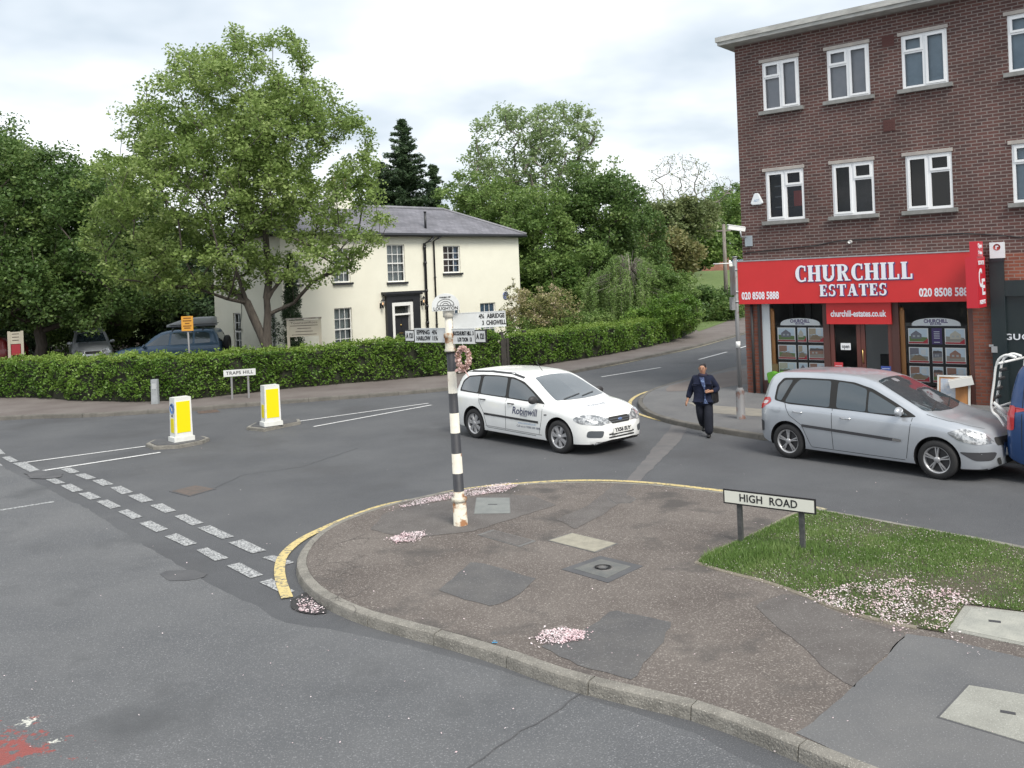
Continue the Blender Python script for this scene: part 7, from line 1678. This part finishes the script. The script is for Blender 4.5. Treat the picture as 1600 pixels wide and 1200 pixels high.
def arm(px0, py0, px1, py1, direc, L, h, rows, tip=None, yoff=0.0):
    """rows: (text, x centre fraction, y fraction, width, size). direc points from post outwards"""
    d = Vector(direc).normalized(); nrm_ = Vector((d.y, -d.x, 0))
    if nrm_.dot(TC) < 0: nrm_ = -nrm_
    zc = zAt((py0+py1)/2); M = standface(Vector((0, 0, zc))+nrm_*0.0, nrm_)
    sgn = 1 if Vector(M.col[0][:3]).dot(d) > 0 else -1
    a, b = sorted((sgn*0.06, sgn*(0.06+L))); bm = newbm(); box(bm, a, b, -h/2, h/2, -0.010, 0.010, M)
    box(bm, a-0.001, b+0.001, h/2-0.001, h/2+0.008, -0.014, 0.014, M); box(bm, a-0.001, b+0.001, -h/2-0.008, -h/2+0.001, -0.014, 0.014, M)
    o = fin('finger_arm', bm, M_signwhite, FP, bevel=0.002)
    for t_, u, v, w, s_ in rows: lettering(t_, M @ Matrix.Translation((sgn*(0.06+L*u), h*v, 0.0115)), M_signblack, o, size=s_, bold=0.0025, width=w)
    if tip:
        a, b = sorted((sgn*(0.06+L+0.001), sgn*(0.06+L+0.20))); bm = newbm(); box(bm, a, b, -h*0.48, h*0.42, -0.012, 0.012, M); q = fin('route_box', bm, M_signblack, o, bevel=0.002)
        bm = newbm(); box(bm, a+0.014, b-0.014, -h*0.48+0.014, h*0.42-0.014, 0.0125, 0.0145, M); fin('route_panel', bm, M_signwhite, q)
        lettering(tip, M @ Matrix.Translation(((a+b)/2, -h*0.03, 0.016)), M_signblack, q, size=0.10, bold=0.004, width=0.14)
    return o
arm(643, 514, 697, 533, (-0.77, 0.64, 0), 0.62, 0.185, [('EPPING  4¼', 0.60, 0.22, 0.40, 0.085), ('HARLOW  11¼', 0.60, -0.24, 0.42, 0.085)], tip='A 121')
arm(706, 513, 737, 537, (0.77, -0.64, 0), 0.42, 0.195, [('BUCKHURST HILL  3', 0.5, 0.18, 0.38, 0.075), ('LONDON  13', 0.55, -0.25, 0.26, 0.075)], tip='A 121')
arm(706, 492, 788, 512, (0.98, -0.16, 0), 0.74, 0.20, [('4¾  ABRIDGE', 0.74, 0.22, 0.36, 0.085), ('3  CHIGWELL', 0.78, -0.24, 0.33, 0.085)])
# --- faded pink wreath hung from the lower arm
wc = AT(724, 560, fb.y-0.28); WR = thing('wreath', 'faded pink flower wreath with ribbon tails hanging below the right arm of the signpost', 'wreath', wc)
rng = np.random.default_rng(5); C = []
for i in range(90):
    a = 2*math.pi*i/90; C.append((0.075*math.cos(a), 0.02*math.sin(a*3), 0.135*math.sin(a)))
C += [(-0.05+0.01*k, 0, -0.15-0.01*k) for k in range(3)]
quadmesh('flowers', leaf_arrays(C, 0.036, 14, 0.020, 1.0, rng, 0, 0.8), leafmat('dried_pink', (0.46, 0.27, 0.24), (0.72, 0.53, 0.48), (0.85, 0.76, 0.72), 0.2, 6.0), WR)
bm = newbm(); tube(bm, [(0.075*math.cos(a), 0, 0.135*math.sin(a)) for a in [2*math.pi*i/24 for i in range(25)]], 0.018, 6, cap=False); fin('ring', bm, mat('dried_stem', (0.20, 0.12, 0.08), 0.9), WR)
for k, pts in enumerate(([(-0.02, -0.01, -0.14), (-0.09, -0.02, -0.15), (-0.12, -0.01, -0.17)], [(0.0, -0.01, -0.14), (0.03, -0.02, -0.19), (0.06, -0.01, -0.24)])):
    bm = newbm(); vs = []
    for p in catmull(pts, 4): vs.append((bm.verts.new((p.x, p.y, p.z+0.018)), bm.verts.new((p.x+0.004, p.y-0.004, p.z-0.018))))
    for a, b in zip(vs, vs[1:]): bm.faces.new((a[0], a[1], b[1], b[0]))
    fin('ribbon_tail', bm, mat('ribbon_pink', (0.55, 0.36, 0.33), 0.7), WR)
bm = newbm(); tube(bm, [(0, 0, 0.13), (-0.01, 0.01, 0.27)], 0.004, 4); fin('string', bm, M_signwhite, WR)
# --- street name signs
def nameplate(name, label, pl, pr, hpl, W_, z0, h, text, posts, tw, ts, black=True, frame=True, post_m=M_darkpost):
    a, b = G(*pl, PZ), G(*pr, PZ); d = (b-a); d.z = 0; L = d.length; d.normalize(); ang = math.atan2(d.y, d.x)
    t = thing(name, label, 'sign', a, ang)
    x0 = (L-W_)/2
    for x in (0, L):
        bm = newbm(); box(bm, x-0.028, x+0.028, 0.012, 0.062, -0.1, z0+h*0.9); fin('post', bm, post_m, t, bevel=0.006)
    bm = newbm(); box(bm, x0, x0+W_, -0.012, 0.010, z0, z0+h); pl_ = fin('plate', bm, M_signblack if frame else M_signwhite, t, bevel=0.004)
    if frame:
        bm = newbm(); box(bm, x0+0.018, x0+W_-0.018, -0.0155, -0.0125, z0+0.018, z0+h-0.018); fin('plate_face', bm, mat('plate_cream', (0.70, 0.70, 0.63), 0.45), pl_)
    lettering(text, wallM(x0+W_/2, -0.017 if frame else -0.0135, z0+h/2), M_signblack, pl_, size=ts, bold=0.002, width=tw, spacing=1.05)
    return t
nameplate('street_sign', 'black-framed white HIGH ROAD nameplate on two short posts at the grass edge', (1156, 848), (1253, 863), 0, 1.15, 0.47, 0.18, 'HIGH  ROAD', 2, 0.72, 0.13)
nameplate('street_sign', 'small white TRAPS HILL nameplate on grey posts against the long hedge', (363, 624), (389, 622), 0, 0.94, 0.70, 0.20, 'TRAPS HILL', 2, 0.80, 0.14, frame=False, post_m=M_greypaint)
# --- keep-left bollards on their little islands
def bollard(label, base, px_isl, rot, blue=True):
    c = G(*base, 0.09); t = thing('traffic_bollard', label, 'bollard', c, rot, 'yellow and white keep-left bollards')
    M_bol = mat('bollard_white', (0.74, 0.75, 0.73), 0.35, col2=(0.66, 0.66, 0.62), scale=5)
    bm = newbm(); box(bm, -0.235, 0.235, -0.18, 0.18, 0.0, 0.10); fin('base', bm, M_bol, t, bevel=0.02)
    bm = newbm(); vs = box(bm, -0.20, 0.20, -0.155, 0.155, 0.101, 0.99)
    for v in vs[4:]: v.co.x *= 0.94; v.co.y *= 0.94
    fin('shell', bm, M_bol, t, bevel=0.035)
    yel = mat('bollard_yellow', (0.78, 0.66, 0.0), 0.35)
    bm = newbm(); vs = box(bm, -0.155, 0.155, -0.162, -0.150, 0.20, 0.90)
    for v in vs: v.co.y += 0.009*(v.co.z-0.2)/0.7
    fin('front_panel', bm, yel, t)
    bm = newbm(); vs = box(bm, -0.206, -0.197, -0.085, 0.085, 0.20, 0.52)
    for v in vs: v.co.x += 0.010*(v.co.z-0.1)
    fin('side_panel', bm, yel, t)
    if blue:
        MM = Matrix.Translation((-0.190, 0, 0.74)) @ Matrix.Rotation(-math.pi/2, 4, 'Y')
        bm = newbm(); lathe(bm, [(0, 0.013), (0.125, 0.013), (0.125, 0.0)], 28, MM); dsc = fin('keep_left_disc', bm, mat('sign_blue', (0.02, 0.13, 0.42), 0.35), t)
        bm = newbm(); lathe(bm, [(0.112, 0.0145), (0.122, 0.0145)], 28, MM); fin('disc_border', bm, M_signwhite, dsc)
        R_ = standface(Vector((-0.206, 0, 0.74)), (-1, 0, 0)) @ Matrix.Rotation(math.radians(-135), 4, 'Z') @ Matrix.Rotation(math.radians(0), 4, 'Z')
        bm = newbm(); prism(bm, [(-0.014, -0.07), (0.014, -0.07), (0.014, 0.02), (0.045, 0.005), (0.0, 0.075), (-0.045, 0.005), (-0.014, 0.02)], 0.0, 0.003, M=R_); fin('arrow', bm, M_signwhite, dsc)
        bm = newbm(); box(bm, -0.2045, -0.19, -0.03, 0.03, 0.56, 0.60); fin('catch', bm, M_darkpost, t)
    o = [G(x, y, 0.0) for x, y in px_isl]; cc = sum(o, Vector())/len(o)
    it = thing('traffic_island', 'small kerbed island under the ' + ('bollard with the blue disc' if blue else 'plain right-hand bollard'), 'traffic island', cc)
    bm = newbm(); prism(bm, [p-cc for p in o], -0.02, 0.075); fin('kerb_edge', bm, M_kerb, it, bevel=0.012)
    bm = newbm(); prism(bm, [(p-cc)*0.86 for p in o], 0.06, 0.088); fin('paved_top', bm, M_tar, it)
    return t
bollard('yellow-panelled white bollard with a blue keep-left disc, nearest the give-way lines', (284, 688), [(228, 698), (240, 692), (270, 689), (318, 686), (328, 689), (316, 694), (280, 701), (240, 703)], math.radians(42), True)
bollard('yellow-panelled white bollard without a disc, further right beside the long white lines', (424, 664), [(385, 672), (398, 665), (440, 659), (468, 659), (470, 663), (440, 669), (412, 675)], math.radians(34), False)
# --- marker post and orange notice by the hedge
mp = G(243, 631, PZ); t = thing('marker_post', 'short pale grey concrete marker post standing at the foot of the long hedge', 'post', mp)
bm = newbm(); vs = box(bm, -0.10, 0.10, -0.07, 0.07, -0.1, 0.74); 
for v in vs[4:]: v.co.x *= 0.92
fin('shaft', bm, mat('pale_concrete', (0.34, 0.36, 0.38), 0.8, col2=(0.26, 0.28, 0.29), scale=6, bump=0.3), t, bevel=0.02)
bm = newbm(); box(bm, -0.06, 0.06, -0.078, -0.068, 0.45, 0.62); fin('marker_plate', bm, mat('faded_plate', (0.42, 0.44, 0.45), 0.6), t, bevel=0.004)
os_ = AT(297, 560, 30.9); os_.z = PZ; zt_, zb_ = AT(292, 494, 30.9).z-PZ, AT(292, 517, 30.9).z-PZ
t = thing('notice_sign', 'orange rectangular notice on a thin post rising from the long hedge', 'sign', os_)
bm = newbm(); tube(bm, [(0, 0, -0.1), (-0.04, 0, zt_-0.05)], 0.03, 8); fin('post', bm, M_greypaint, t)
M_or = mat('sign_orange', (0.62, 0.30, 0.04), 0.5)
bm = newbm(); box(bm, -0.23, 0.17, -0.06, -0.035, zb_, zt_); pn = fin('panel', bm, M_or, t, bevel=0.008)
for k, (w, z_) in enumerate(((0.26, 0.42), (0.30, 0.33), (0.16, 0.24), (0.28, 0.15), (0.22, 0.08))):
    bm = newbm(); box(bm, -0.03-w/2, -0.03+w/2, -0.064, -0.061, zb_+z_, zb_+z_+0.04); fin('text_line', bm, mat('dark_orange_text', (0.20, 0.08, 0.01), 0.6), pn)
# --- notice boards behind the hedge
def board(name, label, x0, x1, ytop, yb, Y, m, red=False):
    a, b = AT(x0, 560, Y), AT(x1, 560, Y+0.25); d = b-a; d.z = 0; W_ = d.length; t = thing(name, label, 'sign', (a.x, a.y, PZ), math.atan2(d.y, d.x)); zt_, z0 = AT(x0, ytop, Y).z-PZ, AT(x0, yb, Y).z-PZ
    for x in (0.05, W_-0.05): bm = newbm(); box(bm, x-0.05, x+0.05, -0.05, 0.05, -0.1, zt_); fin('post', bm, m, t, bevel=0.008)
    bm = newbm(); box(bm, 0.101, W_-0.101, -0.035, 0.03, z0, zt_-0.03); pn = fin('panel', bm, m, t, bevel=0.004)
    return t, W_, z0, zt_, pn
M_cream = mat('cream_board', (0.42, 0.39, 0.31), 0.6, col2=(0.37, 0.34, 0.28), scale=3)
t, W_, z0, z1, pn = board('notice_board', 'cream notice board with dark serif heading on two posts in front of the house', 450, 504, 500, 527, 33.6, M_cream)
bm = newbm(); box(bm, -0.02, W_+0.02, -0.07, 0.07, z1, z1+0.06); fin('cap', bm, mat('weathered_cap', (0.22, 0.19, 0.15), 0.9, col2=(0.35, 0.33, 0.3), scale=8, bump=0.5), t, bevel=0.01)
M_bt = mat('board_text', (0.06, 0.045, 0.035), 0.6)
hh = z1-z0
lettering('TownsonRoss', wallM(W_/2, -0.036, z0+hh*0.80), M_bt, pn, size=0.11, width=W_*0.78)
for q, (w, v) in enumerate(((0.80, 0.62), (0.40, 0.46), (0.50, 0.28), (0.72, 0.10))):
    bm = newbm(); box(bm, W_/2-w*W_/2, W_/2+w*W_/2, -0.038, -0.0355, z0+hh*v, z0+hh*v+0.022); fin('text_line', bm, M_bt, pn)
t, W_, z0, z1, pn = board('notice_board', 'cream entrance board with a red lower panel under the dark trees at far left', 13, 38, 518, 538, 36.0, M_cream)
bm = newbm(); box(bm, 0.12, W_-0.12, -0.03, 0.02, z0-0.45, z0-0.02); fin('red_panel', bm, mat('board_red', (0.28, 0.02, 0.03), 0.5), t)
for v in (0.75, 0.5, 0.25):
    bm = newbm(); box(bm, 0.16, W_-0.16, -0.038, -0.0355, z0+(z1-z0)*v, z0+(z1-z0)*v+0.03); fin('text_line', bm, M_bt, pn)
# --- dark gate between the hedges
ga, gb = G(786, 577, PZ)+Vector((0, 0.5, 0)), G(818, 574, PZ)+Vector((0, 0.5, 0)); d = gb-ga; t = thing('garden_gate', 'dark timber gate with posts filling the gap between the two hedges', 'gate', ga, math.atan2(d.y, d.x)); L = d.length
M_gate = mat('dark_timber', (0.035, 0.032, 0.03), 0.7, col2=(0.055, 0.05, 0.045), scale=5)
for x in (-0.08, L+0.02): bm = newbm(); box(bm, x, x+0.12, -0.06, 0.06, -0.05, 1.35); fin('gate_post', bm, M_gate, t, bevel=0.01)
bm = newbm()
for k in range(int(L/0.12)): box(bm, 0.06+0.12*k, 0.06+0.12*k+0.095, -0.02, 0.0, 0.08, 1.10)
for z in (0.25, 0.9): box(bm, 0.05, L, 0.002, 0.04, z, z+0.09)
fin('gate_leaf', bm, M_gate, t)
# --- lamp-like sign column at the shop corner
lp_ = G(1158, 654, PZ); t = thing('sign_column', 'grey steel column with rust-marked thick base on the shop pavement', 'sign post', lp_)
zc_ = AT(1150, 402, lp_.y).z-PZ
bm = newbm(); lathe(bm, [(0, -0.05), (0.098, -0.05), (0.098, 0.62), (0.06, 0.70), (0, 0.70)], 16); fin('base', bm, mat('column_base', (0.17, 0.17, 0.175), 0.6, col2=(0.13, 0.07, 0.055), scale=4, lo=0.52, hi=0.58, bump=0.2), t)
bm = newbm(); tube(bm, [(0, 0, 0.69), (0, 0, zc_)], 0.045, 14); fin('shaft', bm, M_greypaint, t)
bm = newbm(); tube(bm, [(0, 0, zc_), (0, 0, zc_+0.02)], 0.06, 14); fin('cap', bm, M_metal, t)
dS = Vector((-0.95, 0.3, 0)).normalized()
bm = newbm(); tube(bm, [Vector((0, 0, zc_-0.13)), Vector((0, 0, zc_-0.13))+dS*0.48], 0.012, 6); fin('top_arm', bm, M_whitep, t)
vd = (Vector((lp_.x, lp_.y, 0))).normalized(); vn = Vector((vd.x*0.98-vd.y*0.2, vd.y*0.98+vd.x*0.2, 0))
bm = newbm(); ang = math.atan2(vn.y, vn.x); MM = Matrix.Translation((0.0, 0, 0)) @ Matrix.Rotation(ang, 4, 'Z')
box(bm, -0.28, 0.28, 0.055, 0.07, zc_-0.85, zc_-0.20, MM); fin('sign_plate', bm, mat('sign_back_grey', (0.20, 0.20, 0.21), 0.5, col2=(0.15, 0.1, 0.1), scale=5), t, bevel=0.003)
bm = newbm(); box(bm, -0.13, 0.13, 0.05, 0.13, zc_-1.18, zc_-0.90, MM); fin('lower_plate', bm, M_greypaint, t, bevel=0.004)
for z in (zc_-0.28, zc_-0.78, zc_-1.0):
    bm = newbm(); lathe(bm, [(0.047, z-0.02), (0.056, z-0.02), (0.056, z+0.02), (0.047, z+0.02)], 14); fin('clamp', bm, M_metal, t)
bm = newbm(); lathe(bm, [(0.0455, 1.60), (0.050, 1.60), (0.050, 1.74), (0.0455, 1.74)], 14); fin('sticker', bm, M_whitep, t)
# --- telegraph pole and far houses
p = AT(1135, 470, 62); p.z = terr(p.x, p.y); t = thing('telegraph_pole', 'weathered wooden pole at the edge of the far lawn', 'pole', p)
ztp = AT(1135, 350, 62).z-p.z; bm = newbm(); tube(bm, [(0, 0, -0.3), (0.02, 0, ztp)], [0.16, 0.11], 10); fin('shaft', bm, M_palebark, t); bm = newbm(); box(bm, -0.5, 0.5, -0.05, 0.05, ztp-0.5, ztp-0.4); fin('cross_arm', bm, M_palebark, t)
def farhouse(label, px, pytop, pyb, Y, w, m, seed, dpt=6):
    c = AT(px, pyb, Y); g = terr(c.x, c.y); t = thing('distant_house', label, 'house', (c.x, c.y, g), 0.15, 'distant houses up the hill'); z1 = AT(px, pytop, Y).z-g; ze = z1-1.8
    wn_ = [(-w/2+0.7+2.0*i, -w/2+1.7+2.0*i, z, z+1.1) for i in range(int((w-1)/2)) for z in ([ze-1.5, ze-4.0] if ze > 4.4 else [ze-1.5])]
    bm = newbm(); wall(bm, -w/2, w/2, -1, ze, wn_, 0.1); box(bm, -w/2, w/2, 0.101, dpt, -1, ze); fin('wall', bm, m, t)
    bm = newbm(); a = [bm.verts.new(q) for q in ((-w/2-.3, -.3, ze), (w/2+.3, -.3, ze), (w/2+.3, dpt+.3, ze), (-w/2-.3, dpt+.3, ze), (-w/2-.3, dpt/2, z1), (w/2+.3, dpt/2, z1))]
    for f in ((0, 1, 5, 4), (3, 4, 5, 2), (0, 4, 3), (1, 2, 5), (0, 3, 2, 1)): bm.faces.new([a[i] for i in f])
    fin('roof', bm, M_slate, t)
    for r in wn_:
        bm = newbm()
        for q in ((r[0], r[0]+.08, r[2], r[3]), (r[1]-.08, r[1], r[2], r[3]), (r[0]+.08, r[1]-.08, r[3]-.08, r[3]), (r[0]+.08, r[1]-.08, r[2], r[2]+.08), ((r[0]+r[1])/2-.04, (r[0]+r[1])/2+.04, r[2]+.08, r[3]-.08)): box(bm, q[0], q[1], 0.02, 0.09, q[2], q[3])
        o = fin('window', bm, M_whitep, t); bm = newbm(); box(bm, r[0]+.08, r[1]-.08, 0.05, 0.06, r[2]+.08, r[3]-.08); fin('pane', bm, M_glass_dark, o)
farhouse('distant red brick house glimpsed between the trees above the far lawn', 1088, 362, 405, 118, 9, M_brickred, 1)
farhouse('distant white house wall showing through the leafless trees', 1085, 345, 385, 145, 10, M_whitep, 2)
# --- litter
def scrap(name, label, px, py, m1, m2, s, z=PZ):
    c = G(px, py, z); t = thing(name, label, 'litter', c+Vector((0, 0, 0.002))); rnd = random.Random(px)
    for nm, m, q in (('wrapper', m1, 1.0), ('print_panel', m2, 0.55)):
        bm = newbm(); n = 6; g = [[bm.verts.new(((i/n-.5)*s*q, (j/n-.5)*s*0.5*q+ (0 if q == 1 else 0), 0.008+rnd.random()*0.02*(s/0.15)+(0.014 if q < 1 else 0))) for i in range(n+1)] for j in range(n+1)]
        for j in range(n):
            for i in range(n): bm.faces.new((g[j][i], g[j][i+1], g[j+1][i+1], g[j+1][i]))
        fin(nm, bm, m, t)
scrap('litter', 'crumpled red and white wrapper at the foot of the long hedge', 219, 626, mat('wrapper_red', (0.5, 0.05, 0.05), 0.5), M_whitep, 0.18)
scrap('litter', 'tiny blue wrapper on the island pavement near the front kerb', 773, 1006, mat('wrapper_blue', (0.05, 0.25, 0.45), 0.5), mat('wrapper_blue_pale', (0.12, 0.28, 0.4), 0.5), 0.05)

# ================================================================== PERSON
def skin(name, verts, edges, rad, m, parent, sub=2, root=0, post=None):
    me = bpy.data.meshes.new(name); me.from_pydata([Vector(v) for v in verts], edges, []); o = bpy.data.objects.new(name, me); link(o)
    o.modifiers.new('s', 'SKIN'); 
    for i, r in enumerate(rad):
        sv = me.skin_vertices[0].data[i]; sv.radius = (r, r) if isinstance(r, (int, float)) else r; sv.use_root = (i == root)
    sd_ = o.modifiers.new('d', 'SUBSURF'); sd_.levels = sub; sd_.render_levels = sub
    bpy.context.view_layer.update(); m2 = evalmesh(o); bpy.data.objects.remove(o)
    m2.polygons.foreach_set('use_smooth', [True]*len(m2.polygons)); m2.materials.clear()
    if post:
        for v in m2.vertices: v.co = post(v.co.copy())
    return fin_me(name, m2, m, parent)
pb = G(1106, 683, 0.0)
face_dir = (Vector((0, 0, 0))-Vector((pb.x, pb.y, 0))).normalized(); pang = math.atan2(face_dir.y, face_dir.x)+math.pi/2 - 0.15
PS = thing('person', 'woman in a navy jacket and dark trousers stepping off the kerb holding a bag strap', 'person', pb+Vector((-0.03, 0.12, 0)), pang)
k = 1.0
M_skin = mat('skin', (0.36, 0.19, 0.12), 0.55); M_jacket = mat('navy_jacket', (0.004, 0.007, 0.022), 1.0, col2=(0.007, 0.011, 0.032), scale=9, bump=0.5, bscale=22)
M_trou = mat('dark_trousers', (0.006, 0.008, 0.016), 0.9, col2=(0.010, 0.012, 0.022), scale=9, bump=0.4, bscale=18); M_hair = mat('black_hair', (0.008, 0.006, 0.006), 0.5); M_shoe = mat('black_shoe', (0.008, 0.008, 0.009), 0.4)
# x: picture right, -y: towards the viewer
J = {'pel': (0, 0, .80), 'wai': (0, 0, .95), 'che': (0, .0, 1.12), 'sh': (0, .005, 1.235), 'nk': (0, 0, 1.28), 'chin': (0, -.020, 1.345), 'hd': (0, -.008, 1.425), 'tp': (0, .0, 1.50),
     'lsh': (.155, 0, 1.21), 'lel': (.285, .03, .985), 'lwr': (.17, -.17, .955), 'lpa': (.115, -.205, .965),
     'rsh': (-.155, 0, 1.21), 'rel': (-.262, .03, .965), 'rwr': (-.335, -.06, .755), 'rpa': (-.352, -.085, .70),
     'lhi': (.095, 0, .76), 'lkn': (.105, -.10, .43), 'lan': (.10, -.13, .09), 'lhe': (.10, -.10, .045), 'lto': (.105, -.27, .035),
     'rhi': (-.095, 0, .76), 'rkn': (-.075, .0, .44), 'ran': (-.055, .26, .22), 'rhe': (-.05, .28, .19), 'rto': (-.055, .16, .07)}
names = list(J); V_ = [J[n] for n in names]; idx = {n: i for i, n in enumerate(names)}
R_ = {'pel': (.15, .11), 'wai': (.135, .10), 'che': (.15, .105), 'sh': (.10, .07), 'nk': .05, 'chin': (.060, .064), 'hd': (.082, .095), 'tp': (.056, .066), 'lsh': .055, 'lel': .042, 'lwr': .026, 'lpa': (.030, .018), 'rsh': .055, 'rel': .042, 'rwr': .026, 'rpa': (.030, .018),
      'lhi': .085, 'lkn': .055, 'lan': .036, 'lhe': .034, 'lto': .026, 'rhi': .085, 'rkn': .055, 'ran': .036, 'rhe': .034, 'rto': .026}
Ed = [('pel', 'wai'), ('wai', 'che'), ('che', 'sh'), ('sh', 'nk'), ('nk', 'chin'), ('chin', 'hd'), ('hd', 'tp'), ('sh', 'lsh'), ('lsh', 'lel'), ('lel', 'lwr'), ('lwr', 'lpa'), ('sh', 'rsh'), ('rsh', 'rel'), ('rel', 'rwr'), ('rwr', 'rpa'),
      ('pel', 'lhi'), ('lhi', 'lkn'), ('lkn', 'lan'), ('lan', 'lhe'), ('lhe', 'lto'), ('pel', 'rhi'), ('rhi', 'rkn'), ('rkn', 'ran'), ('ran', 'rhe'), ('rhe', 'rto')]
E_ = [(idx[a], idx[b]) for a, b in Ed]; Rr_ = [R_[n] for n in names]
def fingers(wr, pa, curl, spread, side):
    """five chains rooted in the palm: four fingers of unequal length and a thumb off its side"""
    w, p = Vector(wr), Vector(pa); d = (p-w).normalized(); s_ = Vector(spread).normalized(); c_ = Vector(curl).normalized()
    for i, (off, ln) in enumerate(((-0.024, .062), (-0.008, .072), (0.008, .068), (0.024, .054))):
        a = p+s_*off+d*0.012; b = a+d*ln*0.5+c_*ln*0.12; c = b+d*ln*0.30+c_*ln*0.35
        n0 = len(V_); V_.extend([tuple(a), tuple(b), tuple(c)]); Rr_.extend([.0095, .0085, .007]); E_.extend([(idx[side+'pa'], n0), (n0, n0+1), (n0+1, n0+2)])
    a = w.lerp(p, 0.45)-s_*0.032; b = a+d*0.028-s_*0.012+c_*0.01; c = b+d*0.024+c_*0.016
    n0 = len(V_); V_.extend([tuple(a), tuple(b), tuple(c)]); Rr_.extend([.0115, .010, .008]); E_.extend([(idx[side+'wr'], n0), (n0, n0+1), (n0+1, n0+2)])
fingers(J['lwr'], J['lpa'], (0.1, 0.9, -0.4), (0, -0.2, -1), 'l'); fingers(J['rwr'], J['rpa'], (0.5, 0.6, 0), (0.6, -0.8, 0), 'r')
skin('body', V_, E_, Rr_, M_skin, PS)
# trousers, jacket, shoes, hair, scarf, blouse
T_ = ['pel', 'wai', 'lhi', 'lkn', 'lan', 'rhi', 'rkn', 'ran']; ti = {n: i for i, n in enumerate(T_)}
tv = [J[n] for n in T_]; tv[ti['lan']] = (.10, -.125, .04); tv[ti['ran']] = (-.055, .25, .18)
skin('trousers', tv, [(ti[a], ti[b]) for a, b in (('pel', 'wai'), ('pel', 'lhi'), ('lhi', 'lkn'), ('lkn', 'lan'), ('pel', 'rhi'), ('rhi', 'rkn'), ('rkn', 'ran'))], [(.17, .13), (.15, .11), .105, .100, .098, .105, .096, .094], M_trou, PS)
jv = [(0, .01, .62), (0, .01, .74), (0, .01, .92), (0, .01, 1.08), (0, .01, 1.20), (0, 0, 1.285), (.165, 0, 1.205), (.29, .035, .985), (.205, -.125, .955), (-.165, 0, 1.205), (-.268, .035, .965), (-.325, -.04, .79)]
skin('jacket', jv, [(0, 1), (1, 2), (2, 3), (3, 4), (4, 5), (4, 6), (6, 7), (7, 8), (4, 9), (9, 10), (10, 11)], [(.228, .165), (.228, .17), (.215, .165), (.215, .16), (.16, .12), (.08, .075), .092, .080, .058, .092, .078, .056], M_jacket, PS, root=2)
for s_, a, b in (('l', 'lhe', 'lto'), ('r', 'rhe', 'rto')):
    h, t_ = Vector(J[a]), Vector(J[b]); skin('shoe', [tuple(h), tuple(h.lerp(t_, .5)), tuple(t_)], [(0, 1), (1, 2)], [.048, (.048, .042), (.044, .032)], M_shoe, PS)
skin('hair', [(0, .022, 1.37), (0, .016, 1.45), (0, -.020, 1.525), (0, .085, 1.42), (0, .10, 1.38)], [(0, 1), (1, 2), (1, 3), (3, 4)], [(.080, .060), (.100, .085), (.090, .098), .05, .035], M_hair, PS, root=1)
skin('scarf', [(.07*math.cos(a), .065*math.sin(a), 1.285+.012*math.sin(2*a)) for a in [2*math.pi*i/10 for i in range(10)]], [(i, (i+1) % 10) for i in range(10)], [.040]*10, mat('plum_scarf', (0.025, 0.018, 0.035), 0.9), PS)
# blouse shows in the open front of the jacket
bm = newbm(); vs = []
for (xa_, xb_, y, z) in ((-.05, .045, -.128, 1.250), (-.025, .06, -.166, 1.17), (0.01, .072, -.182, 1.08), (.045, .062, -.176, 1.00), (.052, .056, -.150, .92), (.04, .07, -.180, .80), (.02, .12, -.184, .71)):
    vs.append([bm.verts.new((xa_, y, z)), bm.verts.new(((xa_+xb_)/2, y-.010, z)), bm.verts.new((xb_, y+.004, z))])
for a, b in zip(vs, vs[1:]):
    for i in range(2): bm.faces.new((a[i], b[i], b[i+1], a[i+1]))
fin('blouse', bm, mat('blue_print', (0.035, 0.055, 0.13), 0.8, col2=(0.16, 0.23, 0.38), scale=26, lo=0.52, hi=0.60), PS, smooth=True)
for s_ in (-1, 1):
    bm = newbm(); bmesh.ops.create_icosphere(bm, subdivisions=2, radius=0.0085, matrix=Matrix.Translation((s_*.030, -.099, 1.432)) @ Matrix.Diagonal((1.3, .5, .8, 1))); fin('eye', bm, M_hair, PS, smooth=True)
    bm = newbm(); tube(bm, [(s_*.016, -.100, 1.450), (s_*.032, -.099, 1.454), (s_*.048, -.090, 1.448)], .0035, 5); fin('eyebrow', bm, M_hair, PS)
    bm = newbm(); bmesh.ops.create_icosphere(bm, subdivisions=2, radius=0.018, matrix=Matrix.Translation((s_*.080, .0, 1.42)) @ Matrix.Diagonal((.45, .7, 1.3, 1))); fin('ear', bm, M_skin, PS, smooth=True)
bm = newbm(); tube(bm, [(0, -.098, 1.438), (0, -.111, 1.415), (0, -.112, 1.404), (0, -.096, 1.398)], [.006, .009, .012, .008], 8); fin('nose', bm, M_skin, PS)
bm = newbm(); tube(bm, [(-.024, -.086, 1.370), (0, -.096, 1.372), (.024, -.086, 1.370)], [.003, .0065, .003], 6); fin('mouth', bm, mat('lips', (0.25, 0.08, 0.07), 0.5), PS)
bg_ = thing('handbag', 'black shoulder bag hanging at the side of the walking woman', 'bag', PS.location, pang)
bm = newbm(); prism(bm, [(-.13, 0), (.13, 0), (.11, .22), (.06, .26), (-.06, .26), (-.11, .22)], -0.04, 0.04, M=Matrix.Translation((.235, -.01, .70)) @ Matrix.Rotation(math.radians(75), 4, 'Z') @ Matrix(((1,0,0,0),(0,0,-1,0),(0,1,0,0),(0,0,0,1)))); fin('pouch', bm, M_shoe, bg_, bevel=0.02)
bm = newbm(); tube(bm, catmull([(.24, -.08, .93), (.20, -.12, 1.05), (.17, -.09, 1.20), (.15, .0, 1.29), (.20, .08, 1.18), (.245, .06, .94)], 4), .010, 6); fin('strap', bm, M_shoe, bg_)
